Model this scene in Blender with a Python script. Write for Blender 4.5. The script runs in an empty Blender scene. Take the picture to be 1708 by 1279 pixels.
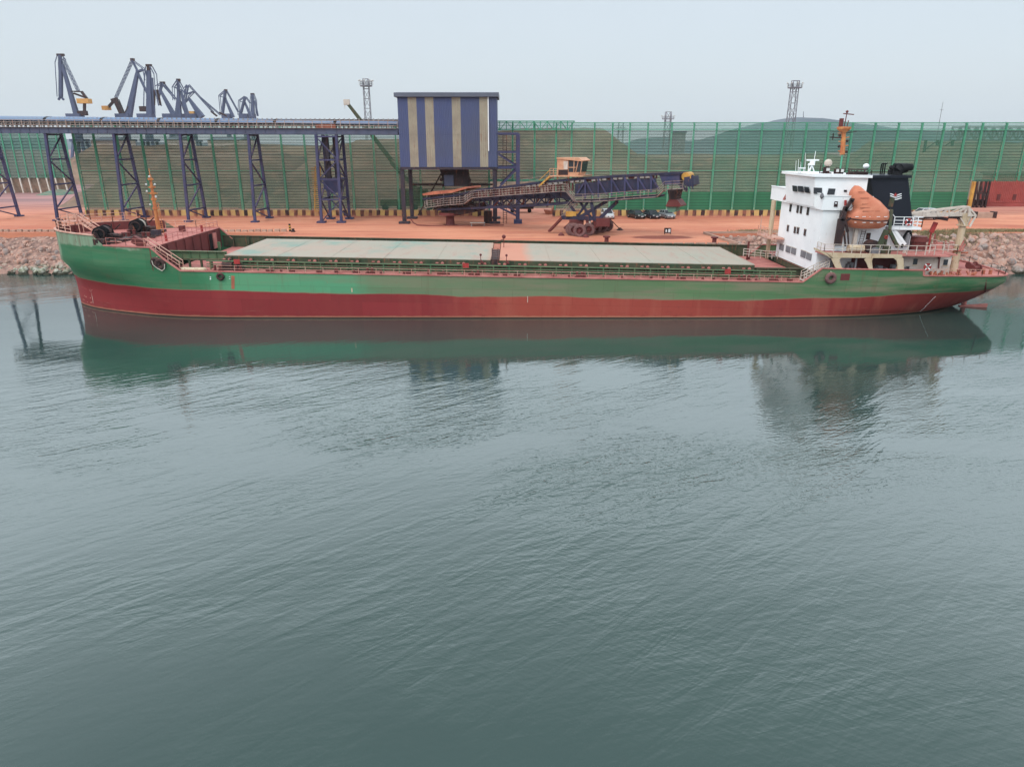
import bpy, math, random
from mathutils import Vector, Matrix, noise
V = Vector
R = math.radians
random.seed(7)
scn = bpy.context.scene
col = scn.collection
# ------------------------------------------------------------------ survey helpers (layout numbers read off the photograph)
F = 1185.0; CX = 854.0; CY = 639.5; PIT = R(18.65); CH = 18.0
CP, SP = math.cos(PIT), math.sin(PIT)
def ray(px, py):
    dx = (px - CX) / F; dy = -(py - CY) / F
    return V((dx, dy * SP + CP, dy * CP - SP))
def atY(px, py, Y):
    d = ray(px, py); t = Y / d.y
    return V((d.x * t, Y, CH + d.z * t))
def atX(px, py, X):
    d = ray(px, py); t = X / d.x
    return V((X, d.y * t, CH + d.z * t))
def atZ(px, py, Z):
    d = ray(px, py); t = (Z - CH) / d.z
    return V((d.x * t, d.y * t, Z))
def s2l(c):
    c = c / 255.0
    return c / 12.92 if c <= 0.04045 else ((c + 0.055) / 1.055) ** 2.4
def C(r, g, b, k=.76, ds=.12):
    c = [s2l(v) * k for v in (r, g, b)]; y = .25 * c[0] + .65 * c[1] + .1 * c[2]
    return tuple(v + (y - v) * ds for v in c) + (1,)
# ------------------------------------------------------------------ materials
def newmat(name):
    m = bpy.data.materials.new(name); m.use_nodes = True
    nt = m.node_tree; nt.nodes.clear()
    out = nt.nodes.new('ShaderNodeOutputMaterial')
    bs = nt.nodes.new('ShaderNodeBsdfPrincipled'); bs.inputs['Specular IOR Level'].default_value = .16
    nt.links.new(bs.outputs[0], out.inputs[0])
    return m, nt, bs, out
class NT:
    def __init__(s, nt): s.nt = nt
    def n(s, t, **k):
        o = s.nt.nodes.new(t)
        for a, b in k.items(): setattr(o, a, b)
        return o
    def l(s, a, b): s.nt.links.new(a, b)
    def rpos(s, rot, scale):
        a = s.n('ShaderNodeMapping'); a.inputs['Rotation'].default_value = (0, 0, rot); s.l(s.n('ShaderNodeNewGeometry').outputs['Position'], a.inputs[0])
        b = s.n('ShaderNodeMapping'); b.inputs['Scale'].default_value = scale; s.l(a.outputs[0], b.inputs[0]); return b.outputs[0]
    def pos(s, kind='Object', scale=(1, 1, 1), rot=(0, 0, 0)):
        if kind == 'World':
            g = s.n('ShaderNodeNewGeometry').outputs['Position']
        else:
            g = s.n('ShaderNodeTexCoord').outputs[kind]
        mp = s.n('ShaderNodeMapping'); mp.inputs['Scale'].default_value = scale
        mp.inputs['Rotation'].default_value = rot
        s.l(g, mp.inputs[0]); return mp.outputs[0]
    def noise(s, vec, sc, det=4, rough=.55, dist=0):
        t = s.n('ShaderNodeTexNoise'); t.inputs['Scale'].default_value = sc
        t.inputs['Detail'].default_value = det; t.inputs['Roughness'].default_value = rough
        t.inputs['Distortion'].default_value = dist
        s.l(vec, t.inputs['Vector']); return t.outputs['Fac']
    def ramp(s, f, a, b, lo=0, hi=1):
        m = s.n('ShaderNodeMapRange'); m.inputs[1].default_value = a; m.inputs[2].default_value = b
        m.inputs[3].default_value = lo; m.inputs[4].default_value = hi
        s.l(f, m.inputs[0]); return m.outputs[0]
    def mix(s, f, a, b):
        m = s.n('ShaderNodeMix', data_type='RGBA')
        if isinstance(f, (int, float)): m.inputs[0].default_value = f
        else: s.l(f, m.inputs[0])
        for i, v in ((6, a), (7, b)):
            if isinstance(v, tuple): m.inputs[i].default_value = v
            else: s.l(v, m.inputs[i])
        return m.outputs[2]
    def math(s, op, a, b=0, c=None):
        m = s.n('ShaderNodeMath', operation=op)
        for i, v in enumerate((a, b) if c is None else (a, b, c)):
            if isinstance(v, (int, float)): m.inputs[i].default_value = v
            else: s.l(v, m.inputs[i])
        return m.outputs[0]
    def bump(s, h, st, dist=.1):
        b = s.n('ShaderNodeBump'); b.inputs['Strength'].default_value = st; b.inputs['Distance'].default_value = dist
        s.l(h, b.inputs['Height']); return b.outputs[0]
RUST = C(150, 88, 62)
DUST = C(214, 140, 118)
def paint(name, c, c2=None, sc=.6, rough=.6, rust=0.0, rustc=RUST, dust=0.0, streak=4.0, metal=0, bump=.15, bsc=8):
    m, nt, bs, out = newmat(name); h = NT(nt)
    p = h.pos('World')
    if c2 is None: c2 = tuple(min(1, x * .72) for x in c[:3]) + (1,)
    f = h.ramp(h.noise(p, sc, 6, .6), .34, .66)
    cc = h.mix(f, c, c2)
    if dust:
        g = h.n('ShaderNodeNewGeometry'); sx = h.n('ShaderNodeSeparateXYZ'); h.l(g.outputs['Normal'], sx.inputs[0])
        up = h.ramp(sx.outputs[2], .2, .9, 0, 1)
        q = h.math('MULTIPLY', h.ramp(h.noise(p, sc * 2.3, 5), .25, .6), dust)
        q = h.math('MULTIPLY', q, h.math('MAXIMUM', up, .35))
        cc = h.mix(q, cc, DUST)
    if rust:
        ps = h.pos('World', (streak, streak, .45))
        r = h.ramp(h.noise(ps, 1.1, 6, .65), .66 - rust * .3, .74 - rust * .22)
        r2 = h.ramp(h.noise(p, sc * 5, 5, .7), .68 - rust * .2, .72 - rust * .1)
        cc = h.mix(h.math('MULTIPLY', h.math('MAXIMUM', r, r2), .85), cc, rustc)
    h.l(cc, bs.inputs['Base Color'])
    bs.inputs['Roughness'].default_value = rough; bs.inputs['Metallic'].default_value = metal
    if rough < .3: bs.inputs['Specular IOR Level'].default_value = .5
    if bump: h.l(h.bump(h.noise(p, bsc, 4), bump, .05), bs.inputs['Normal'])
    return m
MAT = {}
def mt(k, *a, **kw):
    MAT[k] = paint(k, *a, **kw); return MAT[k]
mt('navy', C(62, 76, 120), C(52, 62, 98), rust=.15, dust=.2, rough=.55)
mt('navy_pale', C(92, 104, 132), C(82, 92, 116), rust=.08, dust=.1)
mt('navy_dark', C(48, 56, 74), C(38, 44, 56), rust=.25, dust=.2)
mt('steel_dark', C(56, 48, 52), C(34, 30, 34), rust=.3, dust=.15)
mt('loader_rail', C(178, 160, 152), C(136, 110, 104), rust=.3, sc=2)
mt('steel_grey', C(150, 150, 155), C(118, 118, 124), rust=.2)
mt('galv', C(176, 172, 168), C(140, 136, 134), rust=.25, dust=.2, sc=2)
mt('handrail', C(196, 178, 168), C(170, 138, 124), rust=.3, sc=2)
mt('cover_blue', C(138, 154, 176), C(104, 136, 178), rust=.0, sc=.03)
mt('clad_blue', C(82, 94, 142), C(90, 96, 122), sc=.09, rust=.0, rough=.5)
mt('clad_cream', C(180, 170, 146), C(158, 146, 128), sc=.3, rust=.2, rough=.6)
mt('clad_grey', C(112, 118, 134), C(100, 106, 120), sc=.3)
mt('green_post', C(82, 176, 138), C(76, 160, 126), sc=.6, rust=.05)
mt('white', C(240, 243, 244, .97, .2), C(230, 234, 236, .95, .2), sc=.35, rust=.05, rough=.5)
mt('navy_deep', C(50, 60, 90), C(36, 42, 64), rust=.18, dust=.12)
mt('white_dirty', C(232, 220, 208), C(206, 188, 172), sc=.6, rust=.24, rough=.6)
mt('cab', C(232, 178, 138), C(214, 150, 112), sc=1.2, rust=.35, rustc=C(196, 96, 66))
mt('dust', C(214, 138, 112), C(190, 114, 92), sc=.4, rough=.9)
mt('cream', C(226, 206, 174), C(206, 178, 140), sc=.7, rust=.3)
mt('deck_pink', C(218, 140, 128), C(184, 104, 96), sc=.5, rust=.15, rough=.85, rustc=C(120, 62, 55))
mt('maroon', C(128, 62, 60), C(104, 48, 50), sc=.4, rust=.12, dust=.12)
mt('red', C(196, 62, 58), C(160, 52, 50), sc=1)
mt('peach_rail', C(236, 190, 168), C(220, 150, 128), sc=1.5, rust=.25)
mt('ship_green', C(70, 132, 90), C(84, 120, 84), sc=.4, rust=.25, dust=.3)
mt('ship_green_dark', C(56, 88, 62), C(46, 68, 50), sc=.6, rust=.3, dust=.25)
mt('black', C(34, 34, 38), C(24, 24, 28), sc=1, rough=.7)
mt('rubber', C(52, 48, 52), C(38, 36, 40), sc=2, rough=.85, dust=.35)
mt('rubber_dusty', C(128, 98, 98), C(94, 72, 76), sc=2, rough=.9, dust=.4)
mt('funnel', C(40, 44, 56), C(34, 38, 48), sc=.3, rough=.45)
mt('orange', C(236, 146, 108), C(220, 122, 86), sc=.8, rough=.45, rust=.1, rustc=C(178, 84, 60))
mt('yellow', C(226, 172, 62), C(200, 138, 50), sc=1, rust=.3)
mt('mast_orange', C(226, 150, 76), C(206, 108, 62), sc=1.5, rust=.3)
mt('glass', C(58, 62, 70), C(40, 44, 50), rough=.12, bump=0)
mt('hole', C(26, 22, 26), C(34, 26, 28), rough=.9, bump=0)
mt('crane_blue', C(96, 106, 136), C(84, 94, 122), sc=.2)
mt('crane_yellow', C(232, 176, 84), C(214, 150, 70), sc=.4)
mt('tower_grey', C(150, 150, 158), C(128, 128, 136), sc=.3)
mt('rope', C(214, 206, 190), C(190, 176, 160), sc=4)
mt('canopy_orange', C(206, 122, 88), C(176, 96, 74), sc=.7, rust=.3, rustc=C(120, 66, 56))
mt('concrete', C(200, 172, 150), C(176, 148, 130), sc=.8, dust=.5, rough=.9)
mt('car_white', C(226, 228, 232), C(216, 218, 222), rough=.25, bump=0)
mt('car_black', C(52, 62, 64), C(46, 54, 58), rough=.2, bump=0)
mt('car_navy', C(56, 58, 72), C(50, 52, 64), rough=.2, bump=0)
mt('car_silver', C(168, 172, 178), C(158, 162, 168), rough=.25, metal=.3, bump=0)
mt('tarp_green', C(84, 148, 128), C(70, 132, 112), sc=.3, rough=.8, dust=.3)
mt('shed_red', C(186, 78, 72), C(160, 66, 62), sc=.3, rust=.1, dust=.3)
mt('lamp', C(226, 226, 222), C(210, 210, 206), bump=0)
# ------------------------------------------------------------------ mesh builder
class MB:
    def __init__(s): s.v = []; s.f = []
    def add(s, vs, fs):
        o = len(s.v); s.v += [V(a) for a in vs]; s.f += [[i + o for i in f] for f in fs]; return s
    def hexa(s, a):
        return s.add(a, [(0, 3, 2, 1), (4, 5, 6, 7), (0, 1, 5, 4), (1, 2, 6, 5), (2, 3, 7, 6), (3, 0, 4, 7)])
    def box(s, x0, x1, y0, y1, z0, z1):
        return s.hexa([(x0, y0, z0), (x1, y0, z0), (x1, y1, z0), (x0, y1, z0), (x0, y0, z1), (x1, y0, z1), (x1, y1, z1), (x0, y1, z1)])
    def bar(s, p, q, w, h=None, w2=None, up=None):
        p = V(p); q = V(q); h = h or w; k = 1 if w2 is None else w2 / w
        d = q - p
        if d.length < 1e-6: return s
        d.normalize()
        u = V(up) if up else (V((0, 0, 1)) if abs(d.z) < .9 else V((0, 1, 0)))
        a = d.cross(u).normalized(); b = a.cross(d).normalized()
        r = []
        for c, m in ((p, 1), (q, k)):
            for i, j in ((-1, -1), (1, -1), (1, 1), (-1, 1)):
                r.append(c + a * (i * w / 2 * m) + b * (j * h / 2 * m))
        return s.hexa(r)
    def tube(s, p, q, r, n=8, r2=None, cap=True):
        p = V(p); q = V(q); d = (q - p)
        if d.length < 1e-6: return s
        d.normalize(); r2 = r if r2 is None else r2
        u = V((0, 0, 1)) if abs(d.z) < .9 else V((1, 0, 0))
        a = d.cross(u).normalized(); b = d.cross(a)
        vs = []
        for c, rr in ((p, r), (q, r2)):
            for i in range(n):
                t = 2 * math.pi * i / n
                vs.append(c + a * (rr * math.cos(t)) + b * (rr * math.sin(t)))
        fs = [(i, (i + 1) % n, n + (i + 1) % n, n + i) for i in range(n)]
        if cap: fs += [tuple(range(n))[::-1], tuple(range(n, 2 * n))]
        return s.add(vs, fs)
    def path(s, pts, r, n=6):
        for a, b in zip(pts[:-1], pts[1:]): s.tube(a, b, r, n)
        return s
    def lathe(s, c, axis, prof, n=20):
        c = V(c); d = V(axis).normalized(); u = V((0, 0, 1)) if abs(d.z) < .9 else V((1, 0, 0))
        a = d.cross(u).normalized(); b = d.cross(a); vs = []; m = len(prof)
        for (h, r) in prof:
            for i in range(n):
                t = 2 * math.pi * i / n
                vs.append(c + d * h + a * (r * math.cos(t)) + b * (r * math.sin(t)))
        fs = []
        for j in range(m - 1):
            for i in range(n):
                fs.append((j * n + i, j * n + (i + 1) % n, (j + 1) * n + (i + 1) % n, (j + 1) * n + i))
        return s.add(vs, fs)
    def disc(s, c, axis, r, th, n=20):
        d = V(axis).normalized(); return s.tube(V(c) - d * th / 2, V(c) + d * th / 2, r, n)
    def torus(s, c, axis, R_, r, n=20, m=8):
        prof = [(r * math.sin(2 * math.pi * j / m), R_ + r * math.cos(2 * math.pi * j / m)) for j in range(m + 1)]
        return s.lathe(c, axis, prof, n)
    def sphere(s, c, r, n=12, m=7, sc=(1, 1, 1)):
        c = V(c); vs = []; fs = []
        for j in range(m + 1):
            ph = math.pi * j / m
            for i in range(n):
                t = 2 * math.pi * i / n
                vs.append(c + V((r * sc[0] * math.sin(ph) * math.cos(t), r * sc[1] * math.sin(ph) * math.sin(t), r * sc[2] * math.cos(ph))))
        for j in range(m):
            for i in range(n):
                fs.append((j * n + i, (j + 1) * n + i, (j + 1) * n + (i + 1) % n, j * n + (i + 1) % n))
        return s.add(vs, fs)
    def prism(s, pts, ex):
        n = len(pts); ex = V(ex); a = [V(p) for p in pts]
        return s.add(a + [p + ex for p in a], [tuple(range(n))[::-1], tuple(range(n, 2 * n))] + [(i, (i + 1) % n, n + (i + 1) % n, n + i) for i in range(n)])
    def quad(s, a, b, c, d): return s.add([a, b, c, d], [(0, 1, 2, 3)])
    def build(s, name, m, parent=None, smooth=False, angle=35):
        me = bpy.data.meshes.new(name)
        Mi = Matrix()
        if parent is not None:
            r = parent
            while r.parent: r = r.parent
            Mi = rootM[r.name]
        me.from_pydata([Mi @ v for v in s.v], [], s.f)
        for x in (m if isinstance(m, (list, tuple)) else [m]): me.materials.append(MAT[x] if isinstance(x, str) else x)
        import bmesh
        bm = bmesh.new(); bm.from_mesh(me); bmesh.ops.recalc_face_normals(bm, faces=bm.faces); bm.to_mesh(me); bm.free()
        if smooth:
            for p in me.polygons: p.use_smooth = True
            me.set_sharp_from_angle(angle=R(angle))
        o = bpy.data.objects.new(name, me); col.objects.link(o)
        if parent is not None: o.parent = parent
        return o
def split_build(mb, name, m, parent=None, smooth=False):
    """every connected piece of mb becomes a mesh of its own"""
    n = len(mb.v); par = list(range(n))
    def find(a):
        while par[a] != a: par[a] = par[par[a]]; a = par[a]
        return a
    for f in mb.f:
        for i in f[1:]: par[find(i)] = find(f[0])
    groups = {}
    for f in mb.f: groups.setdefault(find(f[0]), []).append(f)
    out = []
    for fs in groups.values():
        ids = sorted({i for f in fs for i in f}); mp = {i: k for k, i in enumerate(ids)}
        q = MB(); q.v = [mb.v[i] for i in ids]; q.f = [[mp[i] for i in f] for f in fs]; out.append(q.build(name, m, parent, smooth))
    return out
rootM = {}
def tag(o, label=None, cat=None, group=None, kind=None):
    if label: o['label'] = label
    if cat: o['category'] = cat
    if group: o['group'] = group
    if kind: o['kind'] = kind
    return o
def thing(name, label, cat, loc=(0, 0, 0), rz=0, group=None, ry=0):
    o = bpy.data.objects.new(name, None); col.objects.link(o)
    o.location = loc; o.rotation_euler = (0, ry, rz); o.empty_display_size = .5
    rootM[o.name] = (Matrix.Translation(loc) @ Matrix.Rotation(rz, 4, 'Z') @ Matrix.Rotation(ry, 4, 'Y')).inverted()
    return tag(o, label, cat, group)
def struct(o): o['kind'] = 'structure'; return o
def copy_tree(o, parent=None, link=True):
    c = o.copy(); col.objects.link(c)
    if parent is not None: c.parent = parent
    for ch in list(o.children): copy_tree(ch, c)
    return c
def rail(mb, pts, h=1.05, step=1.6, nb=3, r=.03, close=False):
    pts = [V(p) for p in pts]
    if close: pts = pts + [pts[0]]
    for a, b in zip(pts[:-1], pts[1:]):
        L = (b - a).length; n = max(1, round(L / step))
        for i in range(n + 1):
            p = a.lerp(b, i / n); mb.bar(p, p + V((0, 0, h)), r * 2)
        for k in range(nb):
            z = V((0, 0, h * (k + 1) / nb)); mb.bar(a + z, b + z, r * 1.7)
    return mb
def lattice(mb, p, q, w0, w1, n, r, r2=None):
    p = V(p); q = V(q); r2 = r2 or r * .6; prev = None
    for i in range(n + 1):
        t = i / n; c = p.lerp(q, t); w = (w0 + (w1 - w0) * t) / 2
        cur = [c + V((a * w, b * w, 0)) for a, b in ((-1, -1), (1, -1), (1, 1), (-1, 1))]
        if prev:
            for k in range(4):
                mb.bar(prev[k], cur[k], r)
                mb.bar(prev[k], cur[(k + 1) % 4] if i % 2 else cur[k], r2) if i % 2 else mb.bar(prev[(k + 1) % 4], cur[k], r2)
        for k in range(4): mb.bar(cur[k], cur[(k + 1) % 4], r2)
        prev = cur
    return mb
GZ = 5.0
HAZE = True
# ------------------------------------------------------------------ world, sun, camera
w = bpy.data.worlds.new('World'); scn.world = w; w.use_nodes = True
nt = w.node_tree; nt.nodes.clear(); h = NT(nt)
sky = h.n('ShaderNodeTexSky', sky_type='NISHITA'); sky.sun_disc = False
SUN_EL, SUN_AZ = R(48), R(-140)
sky.sun_elevation = SUN_EL; sky.sun_rotation = R(220); sky.dust_density = 4; sky.altitude = 0
b1 = h.n('ShaderNodeBackground'); b1.inputs[1].default_value = .03; h.l(sky.outputs[0], b1.inputs[0])
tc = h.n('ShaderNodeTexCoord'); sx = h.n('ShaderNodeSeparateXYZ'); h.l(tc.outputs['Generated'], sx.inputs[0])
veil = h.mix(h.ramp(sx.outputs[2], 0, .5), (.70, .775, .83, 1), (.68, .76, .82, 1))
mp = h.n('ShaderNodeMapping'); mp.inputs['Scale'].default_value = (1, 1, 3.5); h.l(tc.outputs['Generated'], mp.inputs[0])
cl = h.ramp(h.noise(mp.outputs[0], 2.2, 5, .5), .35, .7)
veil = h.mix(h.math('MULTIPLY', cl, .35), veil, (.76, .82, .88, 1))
b2 = h.n('ShaderNodeBackground'); h.l(h.math('SUBTRACT', h.ramp(sx.outputs[2], .17, .40, .74, 2.7), h.ramp(sx.outputs[2], .42, .70, 0, 1.6)), b2.inputs[1]);   # bright sky band above the frame, added to lift the water's reflection
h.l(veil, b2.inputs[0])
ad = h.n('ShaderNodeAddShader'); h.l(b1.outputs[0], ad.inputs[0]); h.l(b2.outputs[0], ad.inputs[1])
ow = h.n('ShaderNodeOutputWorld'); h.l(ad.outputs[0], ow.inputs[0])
sl = bpy.data.lights.new('sun', 'SUN'); sl.energy = 1.0; sl.angle = R(14); sl.color = (1, .96, .9)
so = bpy.data.objects.new('sun', sl); col.objects.link(so)
sd = V((-.62 * math.cos(SUN_EL), -.78 * math.cos(SUN_EL), math.sin(SUN_EL)))   # towards the sun: behind and left of the camera
so.rotation_euler = sd.to_track_quat('Z', 'Y').to_euler()
cam = bpy.data.cameras.new('camera'); co = bpy.data.objects.new('camera', cam); col.objects.link(co)
co.location = (0, 0, CH); co.rotation_euler = (R(90) - PIT, 0, 0)
cam.sensor_width = 36; cam.lens = 36 * F / 1708; cam.clip_end = 20000; cam.clip_start = .5
scn.camera = co
scn.view_settings.view_transform = 'Standard'; scn.view_settings.look = 'None'
scn.view_settings.exposure = 0.22; scn.view_settings.gamma = 1
scn.cycles.transparent_max_bounces = 24
# ------------------------------------------------------------------ water
m, nt, bs, out = newmat('sea_water'); h = NT(nt)
big = h.noise(h.pos('World', (.8, 1.6, 1), (0, 0, .3)), .035, 4, .6, .9)
gy = h.n('ShaderNodeSeparateXYZ'); h.l(h.n('ShaderNodeNewGeometry').outputs['Position'], gy.inputs[0])
edge = h.math('ADD', gy.outputs[1], h.math('MULTIPLY', h.math('SUBTRACT', big, .5), 42))
lee = h.ramp(edge, 43, 60, 0, 1)                      # water in the lee of the ship lies calmer
lee = h.math('MULTIPLY', lee, h.ramp(gy.outputs[1], 98, 92, .55, 1)); lee = h.math('MULTIPLY', lee, h.ramp(h.math('ABSOLUTE', gy.outputs[0]), 53, 61, 1, .45))
nearb = h.ramp(edge, 8, 44, .10, 1.0)
amp = h.math('MULTIPLY', h.math('MULTIPLY', h.ramp(big, .38, .62, .18, .85), nearb), h.ramp(lee, 0, 1, 1, .10))
w1 = h.noise(h.rpos(R(-40), (.28, 1.5, 1)), .75, 3, .55, .5); w2 = h.noise(h.rpos(R(-14), (.35, 1.6, 1)), 1.6, 3, .55, .3); w3 = h.noise(h.rpos(R(28), (.5, 1.9, 1)), 2.6, 2, .5)
hh = h.math('ADD', h.math('MULTIPLY', w1, 1.0), h.math('MULTIPLY', w2, .5)); hh = h.math('ADD', hh, h.math('MULTIPLY', w3, .2)); w0 = h.noise(h.rpos(R(-20), (.5, 1.2, 1)), .13, 2, .5); hh = h.math('ADD', hh, h.math('MULTIPLY', w0, 2.6))
bp = h.n('ShaderNodeBump'); bp.inputs['Distance'].default_value = .145
h.l(amp, bp.inputs['Strength']); h.l(hh, bp.inputs['Height']); h.l(bp.outputs[0], bs.inputs['Normal'])
h.l(h.mix(h.ramp(big, .35, .65), (.021, .046, .040, 1), (.030, .058, .050, 1)), bs.inputs['Base Color'])
bs.inputs['Specular IOR Level'].default_value = .5; bs.inputs['Roughness'].default_value = .03; bs.inputs['IOR'].default_value = 1.52
MAT['water'] = m
struct(MB().quad((-2600, -300, 0), (2600, -300, 0), (2600, 2600, 0), (-2600, 2600, 0)).build('water', 'water'))
# ------------------------------------------------------------------ land
m, nt, bs, out = newmat('ore_dusted_ground'); h = NT(nt); p = h.pos('World')
n1 = h.noise(h.pos('World', (.35, 1.4, 1)), .09, 6, .6, .8); n2 = h.noise(p, .5, 6, .65); n3 = h.noise(h.pos('World', (.2, 2.2, 1), (0, 0, .08)), .35, 5, .6)
c = h.mix(h.ramp(n1, .36, .66), C(244, 160, 120), C(214, 122, 90))
c = h.mix(h.math('MULTIPLY', h.ramp(n3, .52, .68), .6), c, C(186, 98, 76))
c = h.mix(h.math('MULTIPLY', h.ramp(n2, .55, .75), .4), c, C(240, 180, 148))
wv = h.n('ShaderNodeTexWave'); wv.inputs['Scale'].default_value = .32; wv.inputs['Distortion'].default_value = 9; wv.inputs['Detail'].default_value = 3; wv.inputs['Detail Scale'].default_value = .35; wv.bands_direction = 'Y'; h.l(h.pos('World', (.12, 1, 1)), wv.inputs['Vector'])
trk = h.math('MULTIPLY', h.ramp(wv.outputs['Fac'], .72, .95), h.ramp(h.noise(p, .07, 3), .42, .6)); c = h.mix(h.math('MULTIPLY', trk, .38), c, C(168, 92, 72))
sp_ = h.ramp(h.noise(h.pos('World', (.5, 1, 1)), .22, 5, .7), .6, .68); c = h.mix(h.math('MULTIPLY', sp_, .4), c, C(160, 86, 68))
st = atZ(1105, 396, GZ); g = h.n('ShaderNodeNewGeometry').outputs['Position']
vm = h.n('ShaderNodeVectorMath', operation='SUBTRACT'); vm.inputs[1].default_value = (st.x, st.y, GZ); h.l(g, vm.inputs[0])
vs_ = h.n('ShaderNodeVectorMath', operation='MULTIPLY'); vs_.inputs[1].default_value = (.2, .42, 0); h.l(vm.outputs[0], vs_.inputs[0])
ln = h.n('ShaderNodeVectorMath', operation='LENGTH'); h.l(vs_.outputs[0], ln.inputs[0])
wet = h.ramp(h.math('ADD', ln.outputs['Value'], h.math('MULTIPLY', n2, .7)), 1.1, 1.35, 1, 0)
c = h.mix(h.math('MULTIPLY', wet, .85), c, C(140, 66, 56))
sxx = h.n('ShaderNodeSeparateXYZ'); h.l(g, sxx.inputs[0])
far = h.ramp(sxx.outputs[1], 138, 175)
c = h.mix(far, c, h.mix(h.ramp(n1, .4, .6), C(196, 142, 138), C(160, 122, 120)))
h.l(c, bs.inputs['Base Color']); bs.inputs['Roughness'].default_value = .9
h.l(h.bump(n2, .3, .1), bs.inputs['Normal']); MAT['ground'] = m
QX0, QX1, QY = -34.8, 30.8, 97.0
land = MB()
land.prism([(-2500, 112, -3), (QX0, 111, -3), (QX0, QY, -3), (QX1, QY, -3), (QX1 - 1.5, 109.5, -3), (QX1 + 12, 110.5, -3), (2500, 111, -3), (2500, 2500, -3), (-2500, 2500, -3)], (0, 0, GZ + 3))
struct(land.build('ground', 'ground'))
# embankment slopes
m = MAT['slope'] = paint('rubble_slope', C(196, 152, 134), C(120, 96, 88), sc=1.2, rough=.95, bump=.6, bsc=2)
def slope(x0, x1, yt, yw):
    mb = MB(); n = int((x1 - x0) / 1.2); k = 12; vs = []
    for i in range(n + 1):
        x = x0 + (x1 - x0) * i / n
        for j in range(k + 1):
            t = j / k; y = yt + .4 - (yt + .4 - yw + 2.4) * t; z = GZ + .02 - (GZ + 1.4) * t
            nn = noise.noise(V((x * .6, y * .6, 0))) * .5 * (1 if 0 < j else 0)
            vs.append((x, y + nn * .4, z + nn))
    fs = [(i * (k + 1) + j, (i + 1) * (k + 1) + j, (i + 1) * (k + 1) + j + 1, i * (k + 1) + j + 1) for i in range(n) for j in range(k)]
    return mb.add(vs, fs)
o = slope(-400, QX0 + .3, 111.8, 103); o2 = slope(QX1 - 1.3, 400, 110.2, 103.5)
o.add(o2.v, o2.f)
struct(o.build('embankment', m, smooth=True))
# quay kerb and fender blocks
t = thing('quay_kerb', 'low dusty concrete kerb with dark gaps along the quay edge behind the ship', 'kerb', (0, QY, GZ))
n = 44
mb = MB()
for i in range(n):
    a = QX0 + (QX1 - QX0) * i / n
    mb.box(a + .12, a + (QX1 - QX0) / n - .22, QY + .05, QY + .45, GZ + .004, GZ + .28)
mb.build('kerb_block_row', 'concrete', t)
t = thing('shore_kerb', 'row of rough kerb stones above the left rock slope', 'kerb', (-60, 112, GZ))
mb = MB()
for i in range(60):
    a = -95 + i * 1.0; s_ = random.uniform(.25, .42)
    mb.box(a + .1, a + random.uniform(.7, .9), 112.1, 112.6, GZ + .004, GZ + s_)
mb.build('kerb_stone_row', 'concrete', t)
t = thing('retaining_kerb', 'straight dusty kerb running back from the right end of the quay', 'kerb', (QX1, 103, GZ))
MB().bar((QX1 - .2, QY + .6, GZ + .15), (QX1 - 1.6, 109.6, GZ + .15), .35, .3).bar((QX1 - 1.6, 109.9, GZ + .14), (QX1 + 12, 110.9, GZ + .14), .35, .28).build('kerb_strip', 'concrete', t)
# boulders
m, nt, bs, out = newmat('boulder'); h = NT(nt); p = h.pos('World')
oi = h.n('ShaderNodeObjectInfo').outputs['Random']
c = h.mix(oi, C(202, 172, 156), C(158, 148, 144)); c = h.mix(h.ramp(h.noise(p, 1.3, 5), .4, .7), c, C(206, 146, 122))
gz = h.n('ShaderNodeSeparateXYZ'); h.l(h.n('ShaderNodeNewGeometry').outputs['Position'], gz.inputs[0])
low = h.ramp(h.math('ADD', gz.outputs[2], h.math('MULTIPLY', h.noise(p, .6, 3), 1.6)), 1.5, 2.1, 1, 0)
leftside = h.ramp(gz.outputs[0], -5, 5, 1, 0)
c = h.mix(low, c, h.mix(h.ramp(h.noise(p, 2.2, 5), .42, .58), h.mix(leftside, C(168, 156, 148), C(206, 204, 188)), h.mix(leftside, C(140, 124, 114), C(140, 144, 116))))
tide = h.ramp(h.math('ADD', gz.outputs[2], h.math('MULTIPLY', h.noise(p, 1.5, 3), .5)), .5, .8, 1, 0)
c = h.mix(tide, c, C(70, 70, 56))
h.l(c, bs.inputs['Base Color']); bs.inputs['Roughness'].default_value = .9; h.l(h.bump(h.noise(p, 6, 5, .7), .5, .1), bs.inputs['Normal'])
MAT['boulder'] = m
import bmesh
def rock_mesh(seed):
    bm = bmesh.new(); bmesh.ops.create_icosphere(bm, subdivisions=2, radius=.5)
    rr = random.Random(seed); off = V((rr.random() * 50, rr.random() * 50, rr.random() * 50))
    pl = [(V((rr.gauss(0, 1), rr.gauss(0, 1), rr.gauss(0, 1))).normalized(), rr.uniform(.27, .42)) for _ in range(9)]
    for v in bm.verts:
        d = v.co.normalized(); r = .5
        for nn_, dd in pl:
            q = d.dot(nn_)
            if q > .05: r = min(r, dd / q)
        v.co = d * r * (1 + .12 * noise.noise(d * 2.3 + off))
        v.co.z *= .8
    me = bpy.data.meshes.new('boulder'); bm.to_mesh(me); bm.free(); me.materials.append(MAT['boulder']); return me
rocks = [rock_mesh(i) for i in range(9)]
def slope_pt(side, x, t):
    yt, yw = (111.8, 103) if side == 'L' else (110.2, 103.5)
    return V((x, yt + .4 - (yt + .4 - yw + 2.4) * t, GZ - (GZ + 1.4) * t))
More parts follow.
